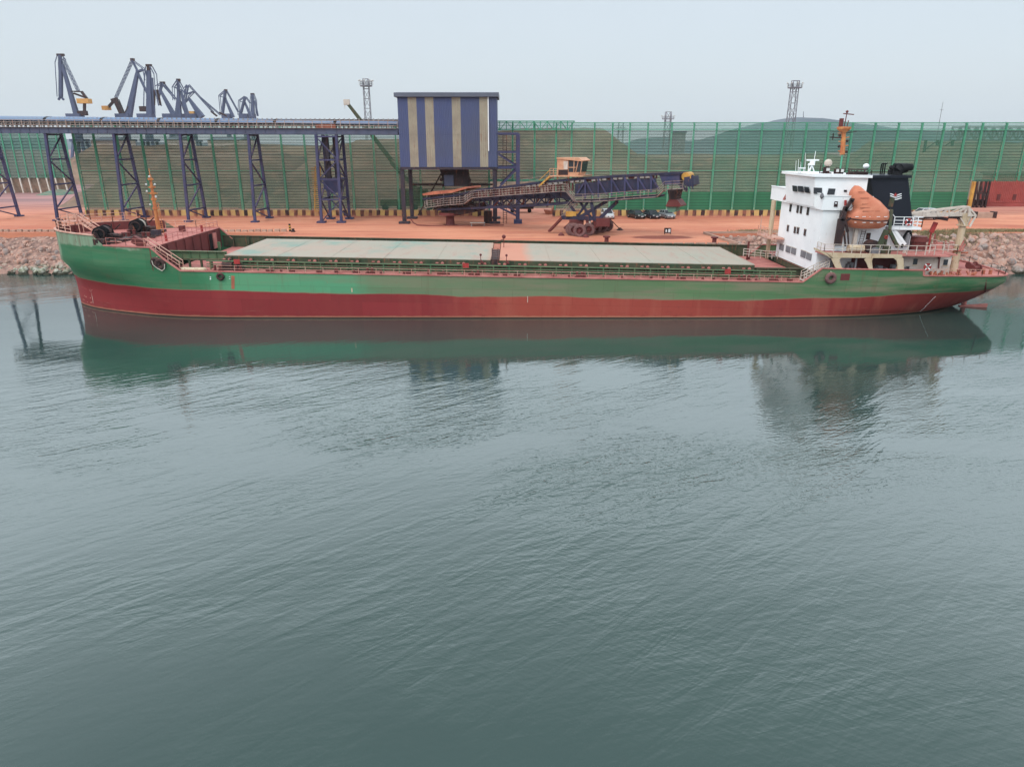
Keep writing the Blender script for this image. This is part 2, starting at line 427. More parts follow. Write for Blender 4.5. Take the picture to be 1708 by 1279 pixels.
def put_rock(side, x, t, s, lab, grp, ind, acc=None):
    p = slope_pt(side, x, t)
    e = (random.uniform(0, 6), random.uniform(0, 6), random.uniform(0, 6))
    sc = V((s * random.uniform(.8, 1.3), s * random.uniform(.8, 1.2), s * random.uniform(.7, 1.05)))
    me = random.choice(rocks)
    if ind:
        o = bpy.data.objects.new('boulder', me); col.objects.link(o); o.location = p + V((0, 0, s * .15)); o.rotation_euler = e; o.scale = sc
        tag(o, lab, 'boulder', grp)
    else:
        from mathutils import Euler
        M_ = Matrix.Translation(p) @ Euler(e).to_matrix().to_4x4() @ Matrix.Diagonal((*sc, 1))
        acc.add([M_ @ v.co for v in me.vertices], [tuple(q.vertices) for q in me.polygons])
acc = MB()
for i in range(135):
    t_ = random.uniform(.3, .84)
    x = random.uniform(-82, -45)
    up = t_ < .6
    put_rock('L', x, t_, random.uniform(.7, 1.35) if up else random.uniform(.9, 1.5),
             'dusty pink boulder high on the rock slope left of the bow' if up else 'pale weed-stained boulder at the waterline left of the bow',
             'boulders on the left slope' if up else 'boulders at the left waterline', True)
for i in range(1100):
    put_rock('L', random.uniform(-92, -36), random.uniform(.08, .85) ** .8, random.uniform(.3, .8), '', '', False, acc)
for i in range(160):
    t_ = random.uniform(.1, .84); x = random.choice((random.uniform(29.5, 46), random.uniform(46, 82), random.uniform(50, 82)))
    up = t_ < .5
    put_rock('R', x, t_, random.uniform(.9, 1.9),
             ('large pinkish boulder on the upper rock slope behind the stern' if up else 'large grey boulder low on the rock slope behind the stern') if x > 46 else 'pinkish boulder on the slope beside the quay end, behind the white bridge block',
             ('boulders on the upper right slope' if up else 'boulders on the lower right slope') if x > 46 else 'boulders beside the quay end', True)
for i in range(1000):
    put_rock('R', random.uniform(29.5, 92), random.uniform(.05, .85), random.uniform(.35, 1.1), '', '', False, acc)
o = acc.build('rubble', 'boulder'); tag(o, 'small broken stones packed between the boulders of both rock slopes', 'rubble', kind='stuff')
# grass on the right shore
m = paint('dry_grass', C(176, 152, 112), C(134, 130, 86), sc=.8, rough=.9, bump=0)
def grass(name, lab, spots, hgt):
    mb = MB()
    for (cx, cy, rx, ry, n) in spots:
        for i in range(n):
            x = random.gauss(cx, rx); y = random.gauss(cy, ry); z = GZ if y > 110.6 else GZ - (110.6 - y) * .6
            a = random.uniform(0, 6.28); hh_ = hgt * random.uniform(.4, 1); wv = V((math.cos(a), math.sin(a), 0)) * .05
            l = V((random.gauss(0, .2), random.gauss(0, .2), hh_))
            b = V((x, y, z - .05)); mb.add([b - wv, b + wv, b + l * .6 + wv * .7, b + l], [(0, 1, 2, 3)])
    return tag(mb.build(name, m), lab, 'grass', kind='stuff')
g1 = atZ(1565, 388, GZ); g2 = atZ(1640, 385, GZ); g3 = atZ(1262, 386, GZ); g4 = atZ(1600, 384, GZ)
grass('grass', 'dry greenish grass growing along the top of the right rock slope', [(g1.x, 110.3, 3.6, 1.1, 3000), (g2.x + 2, 112.6, 3.5, .5, 2500), (g4.x, 112.5, 1.2, .6, 1200), (g3.x, 111.5, 1.8, .6, 1500)], .55)
# ------------------------------------------------------------------ stockpiles, hills
m, nt, bs, out = newmat('ore_pile'); h = NT(nt); p = h.pos('World')
c = h.mix(h.ramp(h.noise(h.pos('World', (1, 1, 3)), .06, 6, .6), .35, .65), C(158, 132, 112), C(112, 96, 84)); c = h.mix(h.ramp(h.noise(p, .4, 5), .5, .8), c, C(172, 132, 110))
h.l(c, bs.inputs['Base Color']); bs.inputs['Roughness'].default_value = .95; h.l(h.bump(h.noise(p, .8, 6), .6, .5), bs.inputs['Normal']); MAT['pile'] = m
def pile(lab, px0, px1, py, Y, dep=34, sl=1.35, name='stockpile', mat_='pile', cat='stockpile', seed=0):
    a = atY(px0, py, Y); b = atY(px1, py, Y); H = a.z - GZ; mb = MB()
    nx, ny = 60, 16; vs = []
    e = H * sl; x0, x1 = a.x - e, b.x + e; y0, y1 = Y - e, Y + dep + e
    for i in range(nx + 1):
        for j in range(ny + 1):
            x = x0 + (x1 - x0) * i / nx; y = y0 + (y1 - y0) * j / ny
            d = min(x - x0, x1 - x, y - y0, y1 - y)
            z = min(H, d / sl)
            q = noise.noise(V((x * .06 + seed, y * .06, 0))) * .10 + noise.noise(V((x * .25, y * .25, seed))) * .03
            vs.append((x, y, GZ - .3 + max(0, z * (1 + q)) + (.31 if z > .1 else 0)))
    fs = [(i * (ny + 1) + j, (i + 1) * (ny + 1) + j, (i + 1) * (ny + 1) + j + 1, i * (ny + 1) + j + 1) for i in range(nx) for j in range(ny)]
    return tag(mb.add(vs, fs).build(name, mat_, smooth=True, angle=60), lab, cat)
pile('long brown ore stockpile behind the fence at the far left, below the conveyor', 235, 440, 260, 170, seed=3)
pile('tall brown ore stockpile behind the fence between conveyor tower and striped building', 560, 720, 236, 172, seed=5)
pile('tallest flat topped brown ore stockpile behind the fence right of the striped building', 800, 1018, 217, 176, seed=9)
pile('long low brown ore stockpile behind the fence, behind the white bridge block', 1085, 1420, 262, 172, seed=12)
pile('brown ore stockpile behind the fence above the red shed at the right edge', 1560, 1900, 238, 190, seed=15)
pile('low far brown stockpile ridge behind the fence, under the left skyline cranes', 150, 540, 244, 262, seed=21)
pile('green tarpaulin covered mound on the yard at the far left', 84, 92, 318, 196, dep=4, sl=2.6, name='covered_mound', mat_='tarp_green', cat='mound', seed=2)
MAT['hill'] = paint('hill_haze_tint', C(112, 122, 130), C(96, 108, 116), sc=.004, rough=1, bump=0)  # bluish grey: distance haze is put into the hill colour
def hill(prof, Y, dep):
    mb = MB(); vs = []; xs = []
    for (px, py) in prof: xs.append(atY(px, py, Y))
    n = 160; k = 14; x0, x1 = xs[0].x, xs[-1].x
    def H(x):
        for a, b in zip(xs[:-1], xs[1:]):
            if a.x <= x <= b.x:
                t = (x - a.x) / (b.x - a.x); t = t * t * (3 - 2 * t); return a.z + (b.z - a.z) * t
        return 0
    for i in range(n + 1):
        x = x0 + (x1 - x0) * i / n; hz = H(x)
        for j in range(k + 1):
            t = j / k * 2 - 1
            z = GZ - 8 + (hz - GZ + 8) * (1 - t * t) * (1 + .07 * noise.noise(V((x * .012, t * 3, Y))) * (1 if j != k // 2 else .3))
            vs.append((x, Y + t * dep, z))
    fs = [(i * (k + 1) + j, (i + 1) * (k + 1) + j, (i + 1) * (k + 1) + j + 1, i * (k + 1) + j + 1) for i in range(n) for j in range(k)]
    return struct(mb.add(vs, fs).build('hills', 'hill', smooth=True, angle=180))
hill([(1120, 246), (1180, 234), (1225, 222), (1245, 212), (1290, 203), (1318, 197), (1333, 196), (1352, 199), (1392, 206), (1470, 216), (1560, 222), (1640, 218), (1760, 228), (1900, 244)], 1500, 420)
hill([(1000, 246), (1040, 240), (1075, 231), (1110, 229), (1150, 236), (1190, 232), (1240, 236), (1300, 244)], 1100, 200)
hill([(-400, 244), (0, 236), (60, 231), (140, 234), (260, 238), (420, 240), (600, 244)], 1900, 300)
# ------------------------------------------------------------------ haze
m = bpy.data.materials.new('haze'); m.use_nodes = True; nt = m.node_tree; nt.nodes.clear(); h = NT(nt)
out = h.n('ShaderNodeOutputMaterial'); pv = h.n('ShaderNodeVolumePrincipled')
pv.inputs['Color'].default_value = (.86, .92, .98, 1); pv.inputs['Density'].default_value = .00010; pv.inputs['Anisotropy'].default_value = .3
h.l(pv.outputs[0], out.inputs['Volume']); MAT['haze'] = m
if HAZE:
    o = MB().box(-2800, 2800, -400, 2800, -4, 150).build('haze', 'haze'); tag(o, 'thin pale haze over the harbour', 'haze', kind='stuff')
# ------------------------------------------------------------------ windbreak fences
def meshmat(name, c, open_, period, lc):
    m, nt, bs, out = newmat(name); h = NT(nt)
    g = h.n('ShaderNodeSeparateXYZ'); h.l(h.n('ShaderNodeNewGeometry').outputs['Position'], g.inputs[0])
    fr = h.math('FRACT', h.math('MULTIPLY', g.outputs[2], 1 / period))
    band = h.math('LESS_THAN', fr, .24)
    nz = h.ramp(h.noise(h.pos('World', (1, 1, .3)), .25, 4), .35, .65)
    cc = h.mix(band, h.mix(nz, c, tuple(x * .8 for x in c[:3]) + (1,)), lc)
    h.l(cc, bs.inputs['Base Color']); bs.inputs['Roughness'].default_value = .7
    tr = h.n('ShaderNodeBsdfTransparent'); mx = h.n('ShaderNodeMixShader')
    a = h.math('ADD', h.math('MULTIPLY', band, .45 * open_ + .0), 1 - open_)
    h.l(h.math('MINIMUM', a, .97), mx.inputs[0]); h.l(tr.outputs[0], mx.inputs[1]); h.l(bs.outputs[0], mx.inputs[2]); h.l(mx.outputs[0], out.inputs[0])
    MAT[name] = m
meshmat('mesh_main', C(96, 152, 122), .68, .50, C(56, 78, 66))
meshmat('mesh_right', C(86, 158, 128), .58, .50, C(56, 94, 76))
meshmat('mesh_top', C(110, 186, 160), .72, .50, C(110, 160, 148))
meshmat('mesh_low', C(52, 144, 100), .22, .50, C(38, 96, 70))
meshmat('mesh_far', C(84, 140, 120), .45, .8, C(52, 84, 74))
FY = 136.0
ZT = atY(0, 205, FY).z; ZTB = atY(0, 217, FY).z; ZL = atY(0, 320, FY).z; ZB = GZ + 1.25
def fx(px): return atY(px, 205, FY).x
posts = [118, 152, 191, 232, 272, 311, 350, 389, 428, 466, 505, 544, 582, 621, 659, 698, 737, 776, 815, 855, 892, 928, 954, 992, 1022, 1051, 1081, 1121, 1158, 1196, 1234, 1272, 1309, 1346, 1384, 1423, 1461, 1500, 1539, 1576, 1613, 1640, 1680, 1718, 1756, 1794]
gate_px = 1638
GATE2 = (800, 926)
ZG2 = atY(0, 301, FY).z
t = thing('windbreak_fence', 'tall green mesh windbreak fence on a yellow and black striped base wall', 'fence', (fx(900), FY, GZ))
for i, px in enumerate(posts):
    x = fx(px); zb = GZ if px < gate_px and not (GATE2[0] + 20 < px < GATE2[1] + 1) else ZG2
    mb = MB()
    for dx, dy in ((-.11, -.1), (.11, -.1), (0, .75)): mb.bar((x + dx, FY - .12 + dy * (1 if zb > GZ + .1 else 1), zb), (x + dx * .7, FY - .12 + dy * .4, ZT + .05), .12)
    k = 14
    for j in range(k): 
        z = zb + (ZT - zb) * (j + .5) / k; mb.bar((x, FY - .2, z), (x, FY + .5, z + .5), .07)
    mb.build('post', 'green_post', t)
xs = [fx(p) for p in posts]
for a, b, px in zip(xs[:-1], xs[1:], posts):
    g_ = px >= gate_px - 5
    lowz = atY(0, 303, FY).z if g_ else ZB
    low = (px > 1000 and not g_)
    if GATE2[0] < px < GATE2[1]: lowz = ZG2
    z0 = ZL if low else lowz
    MB().box(a + .16, b - .16, FY - .02, FY + .02, z0, ZTB).build('mesh_panel', 'mesh_right' if px > 1190 else 'mesh_main', t)
    MB().box(a + .16, b - .16, FY - .02, FY + .02, ZTB + .06, ZT).build('top_mesh_panel', 'mesh_top', t)
    if low: MB().box(a + .16, b - .16, FY - .04, FY + .01, ZB, ZL - .02).build('dense_mesh_panel', 'mesh_low', t)
mb = MB()
mb.box(xs[0], xs[-1], FY - .3, FY - .22, ZTB - .06, ZTB + .05); mb.box(xs[0], xs[-1], FY - .06, FY + .1, ZT - .02, ZT + .08)
mb.box(xs[0], fx(gate_px), FY - .3, FY - .22, (ZB + ZTB) / 2 - .05, (ZB + ZTB) / 2 + .03)
mb.build('rail', 'green_post', t)
m, nt, bs, out = newmat('striped_base_wall'); h = NT(nt)
g = h.n('ShaderNodeSeparateXYZ'); h.l(h.n('ShaderNodeNewGeometry').outputs['Position'], g.inputs[0]); p = h.pos('World')
fr = h.math('FRACT', h.math('ADD', h.math('MULTIPLY', g.outputs[0], 1 / 1.55), h.math('MULTIPLY', h.noise(p, .3, 2), .5)))
c = h.mix(h.math('LESS_THAN', fr, .45), C(222, 186, 104), C(74, 56, 58))
c = h.mix(h.math('MULTIPLY', h.ramp(h.noise(p, .5, 5), .4, .6), .65), c, C(190, 122, 98))
c = h.mix(h.ramp(h.math('ADD', g.outputs[2], h.math('MULTIPLY', h.noise(p, .8, 3), .5)), GZ + .6, GZ + .35, 0, 1), c, C(208, 138, 112))
h.l(c, bs.inputs['Base Color']); bs.inputs['Roughness'].default_value = .85; MAT['stripes'] = m
mb = MB()
mb.box(xs[0] - .3, fx(815), FY - .3, FY + .3, GZ + .002, ZB); mb.box(fx(928) - .4, fx(gate_px) + .3, FY - .3, FY + .3, GZ + .002, ZB)
for i in range(int((fx(gate_px) - xs[0]) / 1.55)):
    x = xs[0] + i * 1.55
    if fx(813) < x < fx(926): continue
    mb.box(x, x + .28, FY - .42, FY - .301, GZ + .004, ZB - .12)
split_walls = mb.build('base_wall', 'stripes', t)
mb = MB(); x0, x1 = fx(822), fx(958); n = 12
for dy in (-.6, .5):
    for z in (ZTB, ZT + .25): mb.bar((x0, FY + dy, z), (x1, FY + dy, z), .16)
    for i in range(n):
        a, b = x0 + (x1 - x0) * i / n, x0 + (x1 - x0) * (i + 1) / n
        mb.bar((a, FY + dy, ZTB), (a, FY + dy, ZT + .2), .12); mb.bar((a, FY + dy, ZTB if i % 2 else ZT + .2), (b, FY + dy, ZT + .2 if i % 2 else ZTB), .1)
for i in range(n + 1): a = x0 + (x1 - x0) * i / n; mb.bar((a, FY - .6, ZTB), (a, FY + .5, ZTB), .1)
mb.build('top_truss', 'green_post', t)
mb = MB(); mb.bar((fx(815), FY, ZG2), (fx(928), FY, ZG2), .35, .4); mb.build('gate_lintel', 'green_post', t)
# gate frame at the opening
mb = MB(); x = fx(gate_px) + .5
mb.box(x, x + .5, FY - .2, FY + .3, GZ, atY(0, 303, FY).z)
mb.build('gate_post', 'yellow', t)
# far fence, left
Y2 = 204.0; zt2 = atY(0, 221, Y2).z; zb2 = atY(0, 297, Y2).z
t = thing('windbreak_fence', 'more distant green mesh fence raised on pale slanted supports at the far left', 'fence', (-130, Y2, GZ))
px_ = list(range(-200, 124, 15)); xs2 = [atY(p, 260, Y2).x for p in px_]
MB().box(xs2[0], xs2[-1], Y2 - .02, Y2 + .02, zb2, zt2).build('mesh_panel', 'mesh_far', t)
for x in xs2: MB().bar((x, Y2 - .15, zb2), (x, Y2 - .15, zt2), .25).build('post', 'green_post', t)
mb = MB()
for x in xs2: mb.bar((x + 1.0, Y2 - 1.2, GZ), (x, Y2 - .1, zb2), .3)
mb.build('support_row', 'white_dirty', t)
MB().box(xs2[0], xs2[-1], Y2 + .3, Y2 + .5, GZ, zb2).build('base_wall', 'pile', t)
# ------------------------------------------------------------------ elevated conveyor gallery
def gal(px):   # centre line of the near face
    f = px / 660.0
    Y = 130.5 - 5.0 * f
    return Y
def gpt(px, py, dy=0): 
    Y = gal(px); p = atY(px, py, Y); return p + V((0, dy, 0))
PA, PB = -60, 664
def topy(px): return 193 + px / 660 * 7.2
def boty(px): return 222.5 + px / 660 * 3
t = thing('conveyor_gallery', 'long elevated blue belt conveyor with pale curved cover on lattice legs', 'conveyor', (-50, 131, GZ))
W_ = 4.6
def gline(py0, py1): return gpt(PA, py0), gpt(PB, py1)
def gz_(fy, off): return gpt(PA, fy(PA)) + V((0, 0, off)), gpt(PB, fy(PB)) + V((0, 0, off))
a, b = gz_(boty, 0)
mb = MB()
for dy in (0, W_):
    A = a + V((0, dy, .5)); B = b + V((0, dy, .5)); mb.bar(A, B, .3, .95)
    n = 44
    for i in range(n): 
        p = A.lerp(B, i / n); mb.bar(p + V((0, -.2, -.45)), p + V((0, -.2, .45)), .06)
n = 60
for i in range(n + 1):
    p = a.lerp(b, i / n) + V((0, 0, .5)); mb.bar(p, p + V((0, W_, 0)), .2)
mb.build('girder', 'navy_pale', t)
MB().bar(a + V((0, W_ / 2, 1.02)), b + V((0, W_ / 2, 1.02)), W_ + .9, .06).build('walkway_deck', 'galv', t)
mb = MB()
for dy in (-.35, W_ + .35): rail(mb, [a + V((0, dy, 1.05)), b + V((0, dy, 1.05))], 1.15, 1.6, 3, .045)
mb.build('handrail', 'handrail', t)
mb = MB(); A = a + V((0, .9, 1.1)); B = b + V((0, .9, 1.1)); n = 92
for i in range(n + 1):
    p = A.lerp(B, i / n); mb.bar(p, p + V((0, 0, 1.5)), .16); mb.bar(p + V((0, 2.8, 0)), p + V((0, 2.8, 1.5)), .14); mb.bar(p + V((0, 0, .35)), p + V((0, 2.8, .35)), .12)
mb.bar(A + V((0, 0, .75)), B + V((0, 0, .75)), .1, .16); mb.bar(A + V((0, 2.8, .75)), B + V((0, 2.8, .75)), .1, .16)
mb.build('idler_frame', 'galv', t)
mb = MB(); mb.bar(A + V((0, 1.4, .4)), B + V((0, 1.4, .4)), 2.0, .07); mb.bar(A + V((0, 1.4, 1.15)), B + V((0, 1.4, 1.15)), 2.2, .4)  # belt, plus dark bars added as the shade under the cover
mb.bar(A + V((0, 1.4, .7)), B + V((0, 1.4, .7)), 1.5, .4)
mb.build('belt', 'steel_dark', t)
# arched covers
def cover(p, q):
    mb = MB(); n = 10; vs = []
    for c in (p, q):
        for i in range(n + 1):
            an = math.pi * i / n; vs.append(c + V((0, 1.9 - 1.95 * math.cos(an), .64 * math.sin(an))))
        for i in range(n + 1):
            an = math.pi * (n - i) / n; vs.append(c + V((0, 1.9 - 1.88 * math.cos(an), .6 * math.sin(an))))
    k = 2 * (n + 1)
    fs = [(i, (i + 1) % k, k + (i + 1) % k, k + i) for i in range(k)]
    mb.add(vs, fs); mb.bar(p + V((0, -.06, -.02)), q + V((0, -.06, -.02)), .06, .14)
    return mb
tA = gpt(PA, topy(PA)) + V((0, .5, -.64)); tB = gpt(PB, topy(PB)) + V((0, .5, -.64))
joints = [-42, 59, 159, 259, 359, 459, 561]
ts = [0] + [(atY(p, 200, 128).x - tA.x) / (tB.x - tA.x) for p in joints] + [1]
for i in range(len(ts) - 1):
    p = tA.lerp(tB, ts[i] + (.0018 if i else 0)); q = tA.lerp(tB, ts[i + 1] - .0018)
    cover(p, q).build('roof_cover', 'cover_blue', t, smooth=True)
mb = MB()
for s_ in ts[1:-1]:
    p = tA.lerp(tB, s_)
    for i in range(10):
        a1, a2 = math.pi * i / 10, math.pi * (i + 1) / 10
        mb.bar(p + V((0, 1.9 - 1.96 * math.cos(a1), .645 * math.sin(a1))), p + V((0, 1.9 - 1.96 * math.cos(a2), .645 * math.sin(a2))), .5, .04)
split_build(mb, 'joint_strip', 'black', t)
def zat(px): return atY(px, boty(px), gal(px)).z
def bent(x, Yc0, zt, spread=.85, w=.42):
    """transverse support frame: front and rear leg in the Y-Z plane, braced"""
    mb = MB()
    f0 = V((x - .1, Yc0 - spread - .3, GZ)); f1 = V((x, Yc0 + .1, zt)); r0 = V((x + .1, Yc0 + W_ + spread + .6, GZ)); r1 = V((x, Yc0 + W_ - .1, zt))
    mb.bar(f0, f1, w, w); mb.bar(r0, r1, w, w)
    hs = [1.0, .72, .43, .14]
    for k, u in enumerate(hs):
        A = f0.lerp(f1, u - .01); B = r0.lerp(r1, u - .01); mb.bar(A, B, .24)
    for k in range(3):
        if k % 2 == 0: mb.bar(f0.lerp(f1, hs[k + 1]), r0.lerp(r1, hs[k] - .02), .2)
        else: mb.bar(f0.lerp(f1, hs[k] - .02), r0.lerp(r1, hs[k + 1]), .2)
    mb.bar(r0 + V((0, 0, .1)), f0.lerp(f1, .14), .18)
    for q in (f0, r0): mb.box(q.x - .6, q.x + .6, q.y - .6, q.y + .6, GZ + .003, GZ + .25)
    return mb
for px in (-38, 75, 189, 300, 414):
    x = atY(px, boty(px), gal(px)).x
    bent(x, gal(px), zat(px)).build('support_frame', 'navy', t)
# box tower leg
Yt = gal(545) ; zt_ = zat(545); mb = MB()
x0 = atY(527, 226, Yt).x; x1 = atY(561, 226, Yt).x
for x in (x0, x1):
    for (dy, s_) in ((0, -1), (W_, 1)):
        mb.bar((x, Yt + dy + s_ * 1.0, GZ), (x, Yt + dy, zt_), .44)
for u in (.98, .72, .5, .27):
    z = GZ + (zt_ - GZ) * u; e = (1 - u) * 1.0
    for x in (x0, x1): mb.bar((x, Yt - e, z), (x, Yt + W_ + e, z), .25)
    for y in (Yt - e, Yt + W_ + e): mb.bar((x0, y, z), (x1, y, z), .25)
us = [.98, .72, .5, .27, .02]
for k in range(4):
    za, zb_ = GZ + (zt_ - GZ) * us[k], GZ + (zt_ - GZ) * us[k + 1]
    if k % 2: za, zb_ = zb_, za
    for x in (x0, x1): mb.bar((x, Yt - .3, zb_), (x, Yt + W_ + .3, za), .2)
    mb.bar((x0, Yt - .3, za), (x1, Yt - .3, zb_), .18); mb.bar((x0, Yt + W_ + .3, zb_), (x1, Yt + W_ + .3, za), .18)
for x in (x0, x1):
    for y in (Yt - 1, Yt + W_ + 1): mb.box(x - .7, x + .7, y - .7, y + .7, GZ + .003, GZ + .3)
tw = mb.build('tower_frame', 'navy', t)
xc = (x0 + x1) / 2
mb = MB(); mb.box(xc - .75, xc - .05, Yt + 1.0, Yt + 1.8, GZ + 4.9, zt_ - .1); mb.box(xc + .45, xc + 1.25, Yt + 2.2, Yt + 3.0, GZ + 4.9, zt_ - .1)
mb.bar((xc - .9, Yt + .8, GZ + 9), (xc + .9, Yt + .8, GZ + 12.6), .15)
mb.build('take_up_mast', 'navy_dark', tw)
mb = MB(); mb.box(xc - 1.35, xc + 1.45, Yt + .9, Yt + 3.2, GZ + 5.7, GZ + 7.3); mb.prism([(xc - 1.35, Yt + .9, GZ + 5.7), (xc + 1.45, Yt + .9, GZ + 5.7), (xc + .9, Yt + .9, GZ + 4.9), (xc - .7, Yt + .9, GZ + 4.9)], (0, 2.3, 0))
mb.build('counterweight_box', 'navy', tw)
mb = MB(); p = gpt(543, 212); mb.box(p.x - 1.6, p.x + 1.6, p.y + .2, p.y + 1.4, p.z - 1, p.z + .4); mb.build('drive_box', 'canopy_orange', t)
# yellow ladder beside the tower, on the fence
q = atY(525, 352, FY - 1); q2 = atY(526, 277, FY - 1); mb = MB()
mb.bar(q, q2, .16); mb.bar(q + V((.9, 0, 0)), q2 + V((.9, 0, 0)), .16)
for i in range(22): z = q.z + (q2.z - q.z) * i / 22; mb.bar((q.x, q.y, z), (q.x + .9, q.y, z), .1)
o = mb.build('ladder', 'yellow'); tag(o, 'tall yellow access ladder against the green fence beside the blue tower', 'ladder')
# ------------------------------------------------------------------ transfer building
BY = 124.0; BD = 9.0
tl = atY(659, 163, BY); br = atY(829, 280, BY); bx0, bx1, bz0, bz1 = atY(668, 280, BY).x, br.x, br.z, atY(700, 162, BY).z
t = thing('transfer_house', 'raised blue and cream striped metal building on tall legs', 'building', ((bx0 + bx1) / 2, BY, GZ))
fr = [0, .112, .20, .29, .379, .563, .65, .832, .921, 1.0]; seq = ['clad_blue', 'clad_cream'] * 5
# corrugated cladding panels, front
def corr(x0, x1, y, z0, z1, dep=.05, pit=.28):
    mb = MB(); n = max(2, int((x1 - x0) / pit)) * 2; vs = []
    for i in range(n + 1):
        x = x0 + (x1 - x0) * i / n; yy = y - (dep if i % 2 else 0); vs += [(x, yy, z0), (x, yy, z1)]
    mb.add(vs, [(2 * i, 2 * i + 2, 2 * i + 3, 2 * i + 1) for i in range(n)]); return mb
shell = MB().box(bx0, bx1, BY, BY + BD, bz0, bz1).build('wall', 'clad_blue', t)
cuts = [atY(p, 220, BY).x for p in (663.5, 682.2, 696.5, 710.4, 724.5, 754.7, 769, 800.2, 814, 829)]
cuts[0] = bx0 + .02; cuts[-1] = bx1 - .02
for i in range(9):
    zm = atY(700, 224, BY).z; cq = corr(cuts[i], cuts[i + 1], BY - .02, bz0 + .12, zm); c2 = corr(cuts[i], cuts[i + 1], BY - .05, zm - .04, bz1 - .05); cq.add(c2.v, c2.f); cq.build('cladding_strip', 'clad_cream' if i % 2 else 'clad_blue', t)
for k in range(2):
    pass
mb = MB(); mb.box(bx0 - .45, bx1 + .3, BY - .6, BY + BD + .5, bz1, bz1 + .62); mb.prism([(bx0 - .45, BY - .6, bz1 + .62), (bx0 - .45, BY + BD + .5, bz1 + .62), (bx0 - .45, BY + BD / 2, bz1 + 1.0)], (bx1 - bx0 + .75, 0, 0))
mb.build('roof', 'clad_grey', t)
x = atY(814.6, 200, BY).x; MB().tube((x, BY - .22, bz1), (x, BY - .22, atY(815, 252, BY).z), .09).build('downpipe', 'white', t)
mb = MB(); mb.box(bx0 - .1, bx1 + .1, BY - .12, BY + .25, bz0 - .3, bz0 + .1); mb.box(bx0 - .1, bx1 + .1, BY + BD - .2, BY + BD, bz0 - .3, bz0)
for i in range(6): xx = bx0 + (bx1 - bx0) * i / 5; mb.box(xx - .12, xx + .12, BY + .26, BY + BD - .21, bz0 - .3, bz0 - .02)
mb.build('floor_frame', 'navy_dark', t)
for (px, dy) in ((672, 0), (676, BD - .6), (825, 0), (829, BD - .6)):
    x = atY(px, 320, BY).x if dy == 0 else (bx0 + .4 if px < 700 else bx1 - .5)
    mb = MB(); mb.box(x - .32, x + .32, BY + dy + .05, BY + dy + .6, GZ + .3, bz0 - .3); mb.box(x - .9, x + .9, BY + dy - .5, BY + dy + 1.1, GZ + .003, GZ + .35); mb.build('leg', 'navy_dark', t)
mb = MB(); xa, xb = bx0 + .5, bx1 - .5
mb.bar((xa, BY + BD - .3, GZ + 6), (xb, BY + BD - .3, GZ + 6), .3); mb.bar((xa + 1, BY + BD - .3, GZ + .6), (xa + 6, BY + BD - .3, bz0 - .4), .22)
mb.build('brace', 'steel_dark', t)
p = atY(845, 371, BY); mb = MB(); mb.box(xb - 1.8, xb - .4, BY - .1, BY + 1.4, GZ + .02, GZ + 2.1); mb.build('machine_box', 'steel_dark', t)
# open side frame
xr = atY(864, 300, BY).x; zt3 = atY(866, 223, BY).z
mb = MB()
for y in (BY + .2, BY + BD - .6):
    mb.bar((xr, y, GZ), (xr, y, zt3), .62)
    for pz in (223, 254, 280): z = atY(850, pz, BY).z; mb.bar((bx1 + .05, y, z), (xr, y, z), .3)
    z1 = atY(850, 280, BY).z; z2 = atY(850, 312, BY).z; z3 = atY(850, 256, BY).z
    mb.bar((bx1 + .1, y, z3 - .1), (xr - .2, y, z1 + .2), .2); mb.bar((xr - .2, y, z1 - .2), (bx1 + .4, y, z2), .26)
    mb.bar((xr - 3.6, y, atY(0, 344, BY).z), (xr, y, GZ + 1.2), .3)
for pz in (223, 254, 280): z = atY(850, pz, BY).z; mb.bar((xr, BY + .2, z), (xr, BY + BD - .6, z), .25)
mb.box(xr - .7, xr + .7, BY - .4, BY + .9, GZ + .003, GZ + .7)
mb.build('side_frame', 'navy', t)
mb = MB(); xl = bx1 + 1.0
for dx in (0, .6): mb.bar((xl + dx, BY + .3, GZ), (xl + dx, BY + .3, zt3), .1)
for i in range(40): z = GZ + (zt3 - GZ) * i / 40; mb.bar((xl, BY + .3, z), (xl + .6, BY + .3, z), .06)
mb.build('ladder', 'steel_dark', t)
# chute under the building
c0 = [atY(733, 282, BY + 3), atY(779, 282, BY + 3), atY(785, 311, BY + 3), atY(741, 311, BY + 3)]
mb = MB(); mb.prism(c0, (0, 3.2, 0))
ch = mb.build('chute', 'steel_dark', t)
a_ = atY(741, 292, BY + 2.9); b_ = atY(757, 310, BY + 2.9); MB().box(a_.x, b_.x, BY + 2.6, BY + 2.99, b_.z, a_.z).build('chute_plate', 'navy_pale', ch)
mb = MB()
for (x_, y_) in ((736, 300), (739, 309), (783, 300), (786, 308)): mb.sphere(atY(x_, y_, BY + 2.8), .3, 8, 5)
split_build(mb, 'bracket', 'steel_dark', ch)
